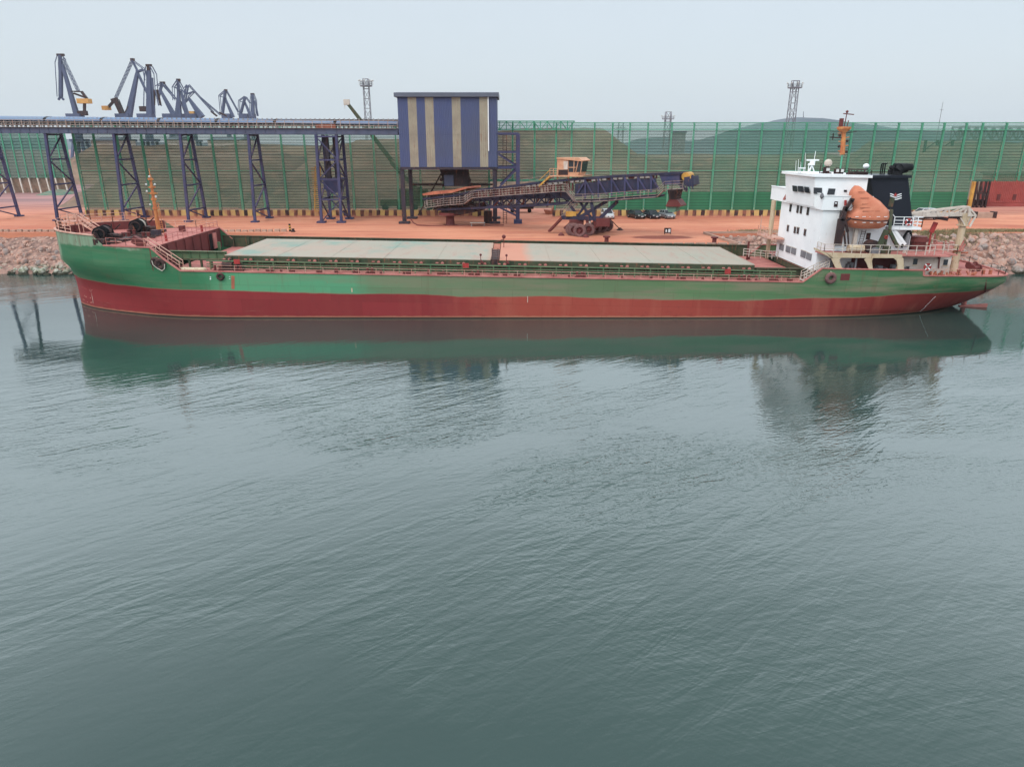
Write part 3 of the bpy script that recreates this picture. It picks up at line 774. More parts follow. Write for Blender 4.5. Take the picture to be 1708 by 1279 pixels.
# ------------------------------------------------------------------ mobile loader under / right of the building
LP = V((-10.4, 122.0, GZ)); LA = math.atan2(-12.0, 21.9); ud = V((math.cos(LA), math.sin(LA), 0)); vd = V((-math.sin(LA), math.cos(LA), 0))
def L(px, py, v=0):     # point on the loader's own vertical plane, offset v across it
    n = vd; o = V((0, 0, CH)); d = ray(px, py); t_ = (LP + vd * v - o).dot(n) / d.dot(n); return o + d * t_
NV = -1.6
def side(px, py, v=NV): return L(px, py, v)
def LL(px, py): 
    p = L(px, py, NV); return p, p - vd * (2 * NV) 
t = thing('mobile_loader', 'long rusty blue mobile belt loader with cream cab on rubber wheels', 'ship loader', tuple(LP), LA)
top = [(706, 332), (760, 326), (800, 317), (860, 310), (905, 304), (959, 299), (1019, 294.8), (1060, 292.5), (1105, 290.5), (1134, 290)]
low = [(730, 350), (800, 347), (860, 344.5), (923, 341), (959, 337), (1016, 334), (1096, 328)]
midc = [(787, 331), (823, 327.5), (860, 324.6), (899, 322), (937, 319.3), (950, 322), (962, 326)]
def interp(pl, x):
    for a, b in zip(pl[:-1], pl[1:]):
        if a[0] <= x <= b[0]: return a[1] + (b[1] - a[1]) * (x - a[0]) / (b[0] - a[0])
    return pl[-1][1] if x > pl[-1][0] else pl[0][1]
mb = MB()
for v in (NV, -NV):
    off = vd * (v - NV)
    for pl, r_ in ((top, .32), (low, .34)):
        pts = [side(*q) + off for q in pl]
        for a, b in zip(pts[:-1], pts[1:]): mb.bar(a, b, .28, r_)
    # lower truss verticals / diagonals left part
    xs_ = list(range(800, 952, 19)); pr = None
    for i, x in enumerate(xs_):
        A = side(x, interp(midc, max(x, 788))) + off; B = side(x, interp(low, x)) + off
        mb.bar(A, B, .2)
        if pr: mb.bar(pr[0] if i % 2 else pr[1], B if i % 2 else A, .18)
        pr = (A, B)
for (x, y) in top + low:
    A, B = LL(x, y); mb.bar(A, B, .22)
mb.build('boom_truss', 'navy_deep', t)
# plate girder box left (dark) and blue side plates right
mb = MB()
for v in (NV + .12, -NV - .12):
    pts = [(787, 331), (823, 327.5), (860, 324.6), (899, 322), (940, 319), (958, 330), (958, 336), (935, 331), (899, 331.5), (860, 333), (823, 335), (800, 337)]
    mb.prism([L(x, y, v) for x, y in pts], vd * .1)
mb.build('plate_girder', 'navy_deep', t)
mb = MB()
for v in (NV + .15, -NV - .15):
    mb.prism([L(x, y, v) for x, y in [(959, 307), (1020, 300.5), (1094, 297.5), (1096, 317), (1019, 322), (959, 329)]], vd * .1)
mb.build('side_plate', 'navy_deep', t)
mb = MB()
for i, x in enumerate(range(976, 1096, 22)):
    yt_, yb_ = interp(top, x), 329 - (x - 959) * .09
    for v in (NV, -NV):
        mb.bar(L(x, yt_, v), L(x, yb_ + 4, v), .24)
        mb.bar(L(x, yt_ + 3, v), L(x + 14, yb_ - 1, v), .2)
mb.bar(L(976, 303, NV), L(963, 323, NV), .2)
split_build(mb, 'web_brace', 'navy', t)
mb = MB()
for x in range(870, 1090, 9):
    y = interp(top, x) + 3.2
    if (x // 9) % 4 != 0: A = L(x, y, NV + .1); mb.bar(A, A + ud * .62, .3, .32)
split_build(mb, 'cover_plate', 'galv', t)
mb = MB(); pts = [side(*q) - vd * NV + V((0, 0, .1)) for q in top[2:-1]]
for a, b in zip(pts[:-1], pts[1:]): mb.bar(a, b, 1.6, .16)
for q in range(820, 1100, 11): p = L(q, interp(top, q), 0); mb.bar(p - vd * .9, p + vd * .9, .14, .3)
mb.build('belt', 'steel_dark', t)
# walkway
wk = [(711, 346.5), (743, 342), (775, 340), (789, 330), (823, 327.5), (860, 324.6), (899, 322), (937, 319), (946, 319.4), (959.4, 336), (988, 336), (1016, 334.5), (1056, 331), (1096, 328.5), (1109, 316), (1122, 315.4), (1140, 314.5)]
mb = MB(); mr = MB(); pts = [L(x, y, NV - .7) for x, y in wk]
for a, b in zip(pts[:-1], pts[1:]): mb.bar(a, b, .8, .1)
mb.build('walkway', 'loader_rail', t)
rail(mr, [p - vd * .4 for p in pts], 1.05, 1.25, 3, .035); rail(mr, [p + vd * .4 for p in pts[:9]], 1.05, 1.25, 3, .03)
rail(mr, [L(870, 309, -NV), L(925, 302, -NV)], .9, 1.4, 2, .03)
mr.build('handrail', 'loader_rail', t)
mb = MB(); rr = random.Random(17)
for v in (NV + .3, .9):
    for x in range(790, 1098, 5):
        y0_ = interp(top, x) + 1; y1_ = (interp([(787, 331), (823, 327.5), (860, 324.6), (899, 322), (937, 319.3), (958, 320)], x) - 1) if x < 957 else y0_ + 6
        mb.bar(L(x, y0_, v), L(x + rr.uniform(-1, 3), y1_, v), rr.uniform(.1, .28))
    for q in (.3, .65): mb.path([L(x, interp(top, x) + 1 + (5 if x > 957 else 11) * q, v) for x in range(790, 1098, 28)], .07, 5)
mb.build('idler_set', 'maroon', t)
# tail: loading hopper and canopy
mb = MB()
mb.prism([L(x, y, NV) for x, y in [(716, 326), (776, 322), (784, 338), (745, 343), (722, 338)]], vd * 3.2); mb.prism([L(x, y, NV + .5) for x, y in [(730, 343), (800, 339), (797, 352), (770, 358), (738, 356)]], vd * 2.2)
mb.build('tail_hopper', 'steel_dark', t)
mb = MB(); mb.prism([L(x, y, NV - .5) for x, y in [(704, 323.5), (722, 319.5), (752, 318), (778, 311.5), (779, 314.5), (753, 322), (722, 325), (706, 326.5)]], vd * 4.4); mb.build('canopy', 'canopy_orange', t)
mb = MB()
for x, y0, y1 in ((712, 324, 342), (740, 320, 340), (757, 320, 340), (767, 316, 338), (776, 313, 334)): mb.bar(L(x, y0, NV), L(x, y1, NV), .14); mb.bar(L(x, y0, -NV), L(x, y1, -NV), .14)
mb.build('canopy_post', 'galv', t)
mb = MB(); c = LP.copy(); mb.lathe(c, (0, 0, 1), [(0, 1.3), (.0, .75), (1.6, .65), (1.65, 1.9), (2.1, 1.9), (2.15, 0)], 24)
mb.build('pivot_base', 'maroon', t)
mb = MB(); rr = random.Random(3)
for i in range(26): p = L(rr.uniform(725, 800), rr.uniform(328, 352), rr.uniform(NV, -NV)); mb.box(p.x - .25, p.x + .25, p.y - .2, p.y + .2, p.z - .2, p.z + .25)
for i in range(10): mb.bar(L(rr.uniform(720, 800), 328, NV), L(rr.uniform(720, 800), 350, NV), .12)
mb.build('tail_machinery', 'steel_dark', t)
# red struts visible below the left boom
mb = MB()
for i in range(6): mb.bar(L(802 + i * 22, 345, 0), L(812 + i * 22, 330, 0), .22)
split_build(mb, 'inner_strut', 'maroon', t)
# cab
cab = MB(); mb = cab
mb.prism([L(x, y, -1.6) for x, y in [(929.5, 265), (948, 265), (948, 293), (929.5, 293)]], vd * 2.6)
mb.prism([L(x, y, -1.6) for x, y in [(948, 287.5), (966, 287.5), (964, 293), (948, 293)]], vd * 2.6)
mb.prism([L(x, y, -1.75) for x, y in [(928.5, 263), (965, 263), (972, 268), (971, 269.5), (928.5, 265.3)]], vd * 2.9)
for (x, xb_) in ((957.5, 957), (965, 960), (971, 968)): mb.bar(L(x, 267, -1.6), L(xb_, 288 if xb_ < 965 else 291, -1.6), .12); mb.bar(L(x, 267, 1), L(xb_, 288 if xb_ < 965 else 291, 1), .12)
mb.bar(L(948, 279.5, -1.6), L(960, 279.5, -1.6), .12)
cb = mb.build('operator_cab', 'cab', t)
MB().prism([L(x, y, -1.5) for x, y in [(948.3, 269), (970.5, 269), (967.5, 287.3), (948.3, 287.3)]], vd * 2.4).build('cab_window', 'glass', cb)
MB().prism([L(x, y, -1.66) for x, y in [(940, 269), (947, 269), (947, 282.5), (940, 282.5)]], vd * .05).build('door', 'white_dirty', cb)
MB().prism([L(x, y, -1.66) for x, y in [(931.5, 283.5), (947, 283.5), (947, 292), (931.5, 292)]], vd * .05).build('lower_panel', 'steel_dark', cb)
mb = MB(); mb.prism([L(x, y, -2.2) for x, y in [(917, 293.2), (972, 293.2), (971, 295), (917, 295)]], vd * 3.8); mb.bar(L(930, 295, NV), L(930, 302, NV), .2); mb.bar(L(921, 295, NV), L(909, 304, NV), .16); mb.bar(L(966, 295, NV), L(966, 300, NV), .2); mb.bar(L(948, 295, NV), L(948, 300, NV), .2)
rail(mb, [L(917, 293, -2.1), L(929, 293, -2.1)], 1.0, .6, 3, .04); mb.build('cab_platform', 'cab', t)
mb = MB()
for v in (-2.1, -1.3): mb.bar(L(917, 294, v), L(899, 311, v), .1, .25); mb.bar(L(917, 284, v), L(899, 301, v), .08)
for i in range(11): mb.bar(L(917 - 18 * i / 11, 294 + 17 * i / 11, -2.1), L(917 - 18 * i / 11, 294 + 17 * i / 11, -1.3), .1, .2)
mb.build('cab_stair', 'yellow', t)
# head: drum, box, spout
mb = MB(); mb.prism([L(x, y, NV) for x, y in [(1100, 292), (1133, 291), (1134, 308), (1106, 309)]], vd * 3.2); mb.build('head_frame', 'navy', t)
p = L(1143, 294.5, -1.2); MB().tube(p, p + vd * 2.6, .55, 14).bar(p, p + vd * -.3 + ud * 1.0, .5).build('head_drum', 'yellow', t)
mb = MB(); mb.prism([L(x, y, NV - .1) for x, y in [(1141, 296), (1154, 294), (1156, 309), (1149, 312), (1141, 309)]], vd * 3.4); mb.bar(L(1133, 307, NV), L(1146, 318, NV), .3); mb.bar(L(1155, 292, NV), L(1155, 312, NV), .25)
for i in range(5): mb.bar(L(1134 + i * 5, 306, NV - .1), L(1136 + i * 5, 316, NV - .1), .12)
mb.build('head_box', 'navy_deep', t)
mb = MB(); mb.prism([L(x, y, -1.2) for x, y in [(1113, 317), (1131, 317), (1129, 326), (1128, 333), (1116, 333), (1115, 326)]], vd * 2.4)
sp = mb.build('discharge_chute', 'steel_dark', t)
mb = MB()
for (xa, ya, xb2, yb2) in ((1115, 333, 1110.5, 344),):
    mb.prism([L(x, y, -1.3) for x, y in [(1115.5, 333), (1129, 333), (1136.5, 343), (1136, 345), (1110.5, 345), (1110.5, 343)]], vd * 2.6)
mb.build('flared_skirt', 'maroon', sp)
mb = MB(); mb.prism([L(x, y, -1.0) for x, y in [(1112, 345), (1129, 345), (1125, 354), (1115, 354)]], vd * 2.0); mb.build('outlet', 'tarp_green', sp)
mb = MB(); mb.bar(L(1131, 317, NV), L(1138, 318, NV), .2); mb.bar(L(1138, 316, NV), L(1131, 327, NV), .24); mb.build('skirt_arm', 'steel_dark', sp)
# undercarriage
def U(px, py, v=0): return L(px, py, v)
mb = MB()
for v in (-2.2, 1.6):
    mb.bar(U(966, 363, v), U(1012, 336, v * .7), .42); mb.bar(U(966, 363, v), U(948, 339, v * .7), .3); mb.bar(U(1000, 365, v), U(1030, 336, v * .7), .42)
    mb.bar(U(938, 363, v), U(1005, 365, v), .5, .55); mb.bar(U(962, 362, v), U(980, 338, v * .7), .28); mb.bar(U(985, 362, v), U(968, 338, v * .7), .28); mb.bar(U(992, 366, v), U(986, 337, v), .45)
mb.bar(U(938, 363, -2.2), U(938, 363, 1.6), .4); mb.bar(U(1003, 366, -2.2), U(1003, 366, 1.6), .5); mb.bar(U(966, 364, -2.2), U(966, 364, 1.6), .5)
mb.bar(U(1010, 336, -1.4), U(1010, 336, 1.2), .4)
uc = mb.build('undercarriage_frame', 'navy_deep', t)
mb = MB()
for v in (-2.0, 1.4):
    A = U(963, 376, v); mb.box(A.x - 1.2, A.x + .9, A.y - .5, A.y + .5, A.z - .5, A.z + .9); A = U(1005, 373, v); mb.box(A.x - 1.0, A.x + 1.0, A.y - .5, A.y + .5, A.z - .4, A.z + .8)
    mb.bar(U(980, 362, v), U(984, 384, v), .7); mb.bar(U(992, 362, v), U(994, 380, v), .6)
split_build(mb, 'bogie', 'maroon', uc)
def wheel(px, py, v=0, r=.92):
    p = atZ(px, py + 0, GZ); p = V((p.x, p.y, GZ + r)); ax = (vd * 1.0 + ud * -.25).normalized()
    mb = MB(); mb.lathe(p, ax, [(-.32, r * .55), (-.36, r * .86), (-.3, r * .97), (-.22, r), (.22, r), (.3, r * .97), (.36, r * .86), (.32, r * .55)], 28)
    for i in range(28):
        a = 2 * math.pi * i / 28; e1 = ax.cross(V((0, 0, 1))).normalized(); e2 = V((0, 0, 1)); q = p + (e1 * math.cos(a) + e2 * math.sin(a)) * (r * .995); mb.bar(q - ax * .3, q + ax * .3, .09, .08)
    o = mb.build('wheel', 'rubber_dusty', uc, smooth=True)
    MB().lathe(p, ax, [(-.2, r * .56), (-.24, r * .5), (-.1, r * .3), (-.3, r * .24), (-.3, 0)], 18).lathe(p, ax, [(.2, r * .56), (.24, r * .5), (.1, r * .3), (.3, r * .24), (.3, 0)], 18).build('rim', 'maroon', o, smooth=True)
for px, py in ((953.5, 393), (958.5, 393.5), (967, 395), (982, 393), (993, 390), (1003.5, 388), (1012.5, 386)): wheel(px, py)
mb = MB()
for (a, b, v) in (((938, 363), (916, 386), -2.2), ((957, 367), (942, 381), -1.2)):
    p, q = U(*a, v), U(*b, v)
    for e in (-.25, .25): mb.bar(p + vd * e, q + vd * e, .12, .3)
    for i in range(12): c = p.lerp(q, i / 12); mb.bar(c - vd * .25, c + vd * .25, .14, .12)
mb.build('step_ladder', 'maroon', t)
mb = MB(); mb.bar(U(958, 338, NV), U(937, 362, NV), .12, .3); mb.bar(U(963, 340, NV), U(942, 362, NV), .12, .3)
rail(mb, [U(958, 338, NV - .3), U(937, 362, NV - .3)], 1.0, .9, 2, .03); mb.build('access_stair', 'loader_rail', t)
p = U(955, 361, -2.2); MB().box(p.x - 1.0, p.x + 1.2, p.y - .3, p.y + .6, p.z, p.z + .7).build('motor_cover', 'yellow', t)
p, q = U(1018, 366, -1), atZ(1034, 384, GZ); mb = MB(); mb.tube(p, q + V((0, 0, .15)), .06, 6); mb.lathe(q, (0, 0, 1), [(0, .6), (.25, .3), (.4, .12)], 10); mb.build('tow_bar', 'steel_dark', t)
MB().prism([U(x, y, -2.3) for x, y in [(981, 369), (985, 369), (985.5, 377), (981.5, 377)]], vd * .06).build('notice_plate', 'white_dirty', t)
# wheel chocks
for px, py, l in ((936, 393, 'left'), (977, 396, 'right')):
    q = atZ(px, py, GZ); o = MB().lathe(q + V((0, 0, .003)), (0, 0, 1), [(0, .5), (.2, .42), (.45, .12), (.5, 0)], 7).build('wheel_chock', 'maroon'); tag(o, 'small rusty wheel chock on the ground, %s of the two before the loader wheels' % l, 'chock')
# ------------------------------------------------------------------ vehicles
def car(px, py, rz, paint_, lab, suv=False, sc=1.0):
    p = atZ(px, py, GZ); t = thing('parked_car', lab, 'car', (p.x, p.y, GZ), rz, 'cars parked along the fence'); M_ = rootM[t.name].inverted()
    def w(q): return M_ @ V((q[0] * sc, q[1] * sc, q[2] * sc))
    hgt = 1.62 if suv else 1.46; W2 = .9
    # body sections along x (front = +x): (x, half width, z bottom, z belt)
    secs = [(2.2, .62, .38, .62), (2.12, .78, .26, .74), (1.7, .88, .22, .86), (.95, .9, .22, .95), (-1.4, .9, .22, 1.0), (-1.95, .87, .26, .96), (-2.2, .72, .36, .8)]
    mb = MB(); vs = []
    for (x, hw, z0, z1) in secs:
        for y, z in ((-hw * .9, z0), (-hw, z0 + .18), (-hw, z1 - .14), (-hw * .86, z1), (hw * .86, z1), (hw, z1 - .14), (hw, z0 + .18), (hw * .9, z0)): vs.append(w((x, y, z)))
    n = 8; fs = [(i * n + j, i * n + (j + 1) % n, (i + 1) * n + (j + 1) % n, (i + 1) * n + j) for i in range(len(secs) - 1) for j in range(n)] + [tuple(range(n)), tuple(range(len(secs) * n - 1, len(secs) * n - n - 1, -1))]
    mb.add(vs, fs); b = mb.build('body', paint_, t, smooth=True, angle=30)
    xf, xr_ = 1.0, (-1.95 if suv else -1.5)
    def cabq(dz, k, e): return [w((xf + e, -W2 * .86 * k, .94)), w((xf + e, W2 * .86 * k, .94)), w((xr_ - e, W2 * .86 * k, .98)), w((xr_ - e, -W2 * .86 * k, .98)), w((.25 + e, -W2 * .7 * k, hgt - dz)), w((.25 + e, W2 * .7 * k, hgt - dz)), w((xr_ + .45 - e, W2 * .7 * k, hgt - dz)), w((xr_ + .45 - e, -W2 * .7 * k, hgt - dz))]
    MB().hexa(cabq(.05, 1, 0)).build('window', 'glass', t)
    mb = MB(); q = cabq(0, 1, 0); mb.hexa([w((.27, -.65, hgt - .05)), w((.27, .65, hgt - .05)), w((xr_ + .42, .65, hgt - .05)), w((xr_ + .42, -.65, hgt - .05)), w((.15, -.58, hgt + .01)), w((.15, .58, hgt + .01)), w((xr_ + .5, .58, hgt + .01)), w((xr_ + .5, -.58, hgt + .01))])
    for sgn in (-1, 1):
        mb.bar(w((xf, sgn * .79, .94)), w((.25, sgn * .645, hgt - .03)), .08); mb.bar(w((xr_, sgn * .79, .97)), w((xr_ + .45, sgn * .645, hgt - .03)), .1); mb.bar(w((-.45, sgn * .80, .95)), w((-.45, sgn * .645, hgt - .03)), .07)
        mb.box(0, 0, 0, 0, 0, 0) if False else None
        mb.sphere(w((.75, sgn * .98, 1.0)), .11, 8, 5)
    mb.build('roof', paint_, t)
    for x in (1.4, -1.4):
        for sgn in (-1, 1):
            c = w((x, sgn * .82, .33)); ax = w((x, sgn * .9, .33)) - c
            o = MB().lathe(c, ax, [(-.12, .2), (-.12, .33), (.08, .33), (.1, .2)], 18).build('wheel', 'black', t, smooth=True); MB().lathe(c, ax, [(.09, .2), (.11, .12), (.1, 0)], 12).build('rim', 'galv', o)
    for sgn in (-1, 1): MB().hexa([w((2.13 + dx_, sgn * .62 + dy_, .62 + dz_)) for dz_ in (0, .13) for dx_, dy_ in ((-.12, -.14), (.06, -.14), (.03, .14), (-.12, .14))]).build('headlight', 'lamp', t)
    MB().hexa([w((2.16 + dx_, dy_, .42 + dz_)) for dz_ in (0, .16) for dx_, dy_ in ((-.05, -.4), (.05, -.4), (.05, .4), (-.05, .4))]).build('grille', 'black', t)
    MB().hexa([w((2.22 + dx_, dy_, .44 + dz_)) for dz_ in (0, .1) for dx_, dy_ in ((-.02, -.22), (.02, -.22), (.02, .22), (-.02, .22))]).build('number_plate', 'white', t)
    return t
car(1013, 364, R(-84), 'car_white', 'white hatchback parked by the fence, just right of the loader wheels', True)
car(1061, 364, R(-70), 'car_black', 'black and green tinted saloon, first of the three dark row cars, nearest the white one')
car(1086.5, 364, R(-74), 'car_navy', 'dark navy saloon between the black car and the silver car')
car(1111.5, 364, R(-76), 'car_silver', 'silver grey saloon parked under the loader discharge chute')
# truck / van behind the stern crane jib
t = car(1537, 366.5, R(182), 'car_white', 'white van seen behind the jib of the ship stern crane', True, 1.25); t['group'] = 'vehicles beyond the stern'; t.name = 'parked_van'; t['category'] = 'van'

# ------------------------------------------------------------------ light towers, antennae
def lmast(px, top_, base_, Y, w0, lab, wide=True, name='light_tower'):
    b = atY(px + (2 if px < CX else -3) * (1 if px < CX else 1), 260, Y); tp = atY(px, top_, Y); x = tp.x
    t = thing(name, lab, 'light mast', (x, Y, GZ))
    mb = MB(); lattice(mb, (x, Y, GZ), (x, Y, tp.z), w0 * 1.25, w0 * .95, int((tp.z - GZ) / (w0 * 1.6)), .22 * w0 / 2)
    mb.build('lattice_mast', 'tower_grey', t)
    if wide:
        z = atY(px, top_ + 12, Y).z; r = w0 * 1.12
        mb = MB(); mb.lathe((x, Y, z), (0, 0, 1), [(0, w0 * .4), (-.1, r), (.25, r), (.25, w0 * .4)], 16); pts = [(x + r * math.cos(a * math.pi / 4), Y + r * math.sin(a * math.pi / 4), z + .2) for a in range(8)]
        rail(mb, pts, 1.1, 3, 2, .05, True); mb.build('platform', 'tower_grey', t)
        for a in range(8):
            c = V((x + (r + .3) * math.cos(a * math.pi / 4), Y + (r + .3) * math.sin(a * math.pi / 4), z + 1.7)); mb = MB(); mb.bar(c - V((0, 0, 1.5)), c, .08); mb.sphere(c, .34, 8, 5, (1, 1, .7)); mb.build('floodlight', 'lamp', t)
lmast(610, 132, 0, 250, 1.75, 'grey lattice light tower with round platform left of the striped building')
lmast(1327, 135, 0, 290, 2.3, 'grey lattice light tower with round platform standing over the hill peak')
lmast(1115, 187, 0, 420, 3.0, 'small distant lattice light tower behind the fence, above the parked cars')
lmast(1036, 205, 0, 480, 3.0, 'faint far light tower seen through the fence beside the flat topped stockpile')
t = thing('antenna_mast', 'very thin distant antenna mast above the fence right of the funnel', 'antenna', tuple(atY(1572, 262, 500)))
p = atY(1573, 170, 500); MB().tube((p.x, 500, GZ), (p.x, 500, p.z), .35, 6, .12).bar((p.x - 1.2, 500, p.z - 5), (p.x + 1.2, 500, p.z - 5), .2).build('pole', 'tower_grey', t)
t = thing('antenna_mast', 'tiny aerial standing on the hill top', 'antenna', tuple(atY(1362, 205, 1500)))
p = atY(1340, 186, 1500); q = atY(1340, 200, 1500); MB().tube(q, p, 1.2, 6, .5).build('pole', 'tower_grey', t)
# square building far behind the fence
p0 = atY(1126, 222, 480); p1 = atY(1141, 262, 480)
t = thing('silo_building', 'narrow grey tower block far behind the fence above the parked cars', 'building', (p0.x, 480, GZ)); MB().box(p0.x, p1.x, 480, 488, GZ, p0.z).build('wall', 'steel_grey', t); MB().box(p0.x - .6, p1.x + .6, 479.4, 488.6, p0.z, p0.z + 1).build('roof', 'clad_grey', t)
for i, (a, b, y) in enumerate(((276, 296, 227), (345, 400, 228), (150, 190, 229))):
    p0 = atY(a, y, 330); p1 = atY(b, 250, 330); t = thing('warehouse', ['pale low warehouse behind the fence, third leg bay of the conveyor', 'longer pale warehouse behind the fence, just left of the brown stockpiles', 'pale warehouse behind the fence below the orange crane cab'][i], 'building', (p0.x, 330, GZ))
    MB().box(p0.x, p1.x, 330, 350, GZ, p0.z - 1.5).build('wall', 'white_dirty', t); MB().prism([(p0.x - .5, 329, p0.z - 1.5), (p0.x - .5, 351, p0.z - 1.5), (p0.x - .5, 340, p0.z)], (p1.x - p0.x + 1, 0, 0)).build('roof', 'clad_grey', t)
# ------------------------------------------------------------------ portal cranes
def bars(parent, name, m, Y, bl, gap=1.6):
    mb = MB()
    for bb in bl:
        x1, y1, x2, y2, w = bb[:5]; w2 = bb[5] if len(bb) > 5 else w; sc = Y / F
        p, q = atY(x1, y1, Y), atY(x2, y2, Y)
        if w >= 3: mb.bar(p, q, w * sc * .84, w * sc * .84, w2 * sc * .84)
        else:
            for dy in (-gap, gap): mb.bar(p + V((0, dy, 0)), q + V((0, dy, 0)), w * sc * .7)
    return split_build(mb, name, m, parent) if name == 'machinery' else mb.build(name, m, parent)
def lat(parent, name, m, Y, a, b, w):
    sc = Y / F; p, q = atY(*a, Y), atY(*b, Y); n = max(4, int((q - p).length / (w * sc * 1.1))); mb = MB(); d = (q - p).normalized(); u = V((-d.z, 0, d.x)) * (w * sc / 2)
    for dy in (-w * sc / 2, w * sc / 2):
        o = V((0, dy, 0)); mb.bar(p + u + o, q + u + o, .65 * sc); mb.bar(p - u + o, q - u + o, .65 * sc)
        for i in range(n): A = p.lerp(q, i / n) + o; B = p.lerp(q, (i + 1) / n) + o; mb.bar(A + (u if i % 2 else -u), B + (-u if i % 2 else u), .5 * sc)
    return mb.build(name, m, parent)
def rod(parent, name, m, Y, boxes):
    mb = MB(); sc = Y / F
    for (x1, y1, x2, y2) in boxes: p, q = atY(x1, y1, Y), atY(x2, y2, Y); mb.box(p.x, q.x, Y - 2.2, Y + 2.2, q.z, p.z)
    return mb.build(name, m, parent)
def portal(t, px, Y, s=1.0):
    c = atY(px, 240, Y); mb = MB(); H = 14 * s
    for dx in (-5, 5):
        for dy in (-5, 5): mb.bar((c.x + dx, Y + dy, GZ), (c.x + dx * .5, Y + dy * .5, GZ + H), 1.3)
    mb.box(c.x - 4, c.x + 4, Y - 4, Y + 4, GZ + H, GZ + H + 1.5); mb.tube((c.x, Y, GZ + H + 1.5), (c.x, Y, atY(px, 193, Y).z), 2.2 * s, 12); mb.box(c.x - 4 * s, c.x + 4 * s, Y - 3, Y + 3, atY(px, 201, Y).z, atY(px, 190, Y).z)
    mb.build('portal_base', 'crane_blue', t)
def crane(px, Y, lab): 
    c = atY(px, 240, Y); return thing('portal_crane', lab, 'crane', (c.x, Y, GZ), 0, 'blue portal cranes on the skyline')
B_ = 'crane_blue'
t = crane(134, 450, 'far left blue harbour crane with hanging jib and orange machinery house'); portal(t, 134, 450)
bars(t, 'boom', B_, 450, [(129, 196, 104, 108, 8, 4.5)]); bars(t, 'jib', B_, 450, [(100, 92, 101.5, 112, 4.5, 6), (101.5, 110, 101.5, 162, 5.5), (101, 161, 97.5, 167, 3), (101, 161, 106.5, 167, 3)])
bars(t, 'jib_head', 'steel_dark', 450, [(95, 92, 107, 92, 4)]); bars(t, 'stay', B_, 450, [(98, 94, 94.5, 105, 1.4), (94.5, 105, 98, 162, 1.2), (102, 94, 107, 100, 1.8)]); lat(t, 'luffing_rod', B_, 450, (105, 98), (131, 153), 3.2)
bars(t, 'machinery', 'steel_dark', 450, [(121, 153, 134, 153, 2), (123, 156, 145, 164, 3), (136, 153, 145, 165, 4), (141, 165, 141, 192, 4), (131, 189, 145, 189, 8)]); rod(t, 'machinery_house', 'crane_yellow', 450, [(130.5, 165, 151, 173)])
t = crane(206, 470, 'blue harbour crane with its jib folded left and yellow counterweight'); portal(t, 214, 470)
bars(t, 'boom', B_, 470, [(214, 196, 229, 122, 10, 5)]); lat(t, 'luffing_rod', B_, 470, (193, 164), (220, 103), 3)
bars(t, 'jib', B_, 470, [(220, 100, 230, 120, 3.2), (228, 118, 250, 166, 4, 3), (221, 101, 240, 115, 1.5), (240, 115, 244, 135, 1.5), (230, 120, 240, 116, 2.5)]); bars(t, 'machinery', 'steel_dark', 470, [(186, 168, 196, 165, 5), (189, 170, 178, 182, 4), (193, 168, 205, 194, 7), (207, 194, 216, 178, 1.6), (196, 166, 207, 192, 1.6)])
rod(t, 'counterweight', 'crane_yellow', 470, [(172, 177, 183, 184)]); bars(t, 'jib_head', 'steel_dark', 470, [(218, 100, 224, 100, 4.5)])
t = crane(251, 430, 'blue harbour crane seen end on with a straight upright boom'); portal(t, 251, 430)
bars(t, 'boom', B_, 430, [(251, 196, 248, 118, 11, 6), (257, 190, 253, 130, 4)]); bars(t, 'jib_head', 'steel_dark', 430, [(243.5, 109.5, 253, 109.5, 4), (248, 109, 248, 122, 5)])
bars(t, 'stay', B_, 430, [(252, 111, 259, 124, 1.8), (259, 124, 261, 150, 1.4), (261, 150, 267, 177, 2), (245, 112, 243, 135, 1.8), (243, 130, 242, 178, 1.6)]); bars(t, 'machinery', 'steel_dark', 430, [(234, 182, 246, 182, 9), (262, 150, 268, 176, 3), (258, 150, 257, 176, 3)])
t = crane(280, 520, 'blue harbour crane with slanted boom right of the upright one'); portal(t, 290, 520)
bars(t, 'boom', B_, 520, [(292, 196, 268, 152, 8, 4)]); bars(t, 'jib', B_, 520, [(271, 138, 263, 166, 4), (270, 139, 261, 144, 1.6)]); bars(t, 'stay', B_, 520, [(272, 139, 293, 166, 2.2), (272, 142, 288, 160, 1.2)]); bars(t, 'jib_head', 'steel_dark', 520, [(267, 138.5, 275, 138.5, 4)])
t = crane(298, 500, 'blue harbour crane with diamond shaped stays at its upright head'); portal(t, 302, 500)
bars(t, 'boom', B_, 500, [(300, 196, 297, 136, 6, 4), (312, 192, 302, 152, 7, 3)]); bars(t, 'jib', B_, 500, [(294, 194, 298, 150, 5, 3)]); bars(t, 'stay', B_, 500, [(297, 134, 289, 146, 1.8), (297, 134, 310, 158, 1.8), (289, 145, 312, 155, 1.5), (289, 146, 290, 168, 1.2), (299, 168, 312, 186, 1.8)]); bars(t, 'jib_head', 'steel_dark', 500, [(294.5, 134, 300.5, 134, 4.5)])
t = crane(330, 540, 'blue harbour crane with long low boom stays running right and orange house'); portal(t, 326, 540)
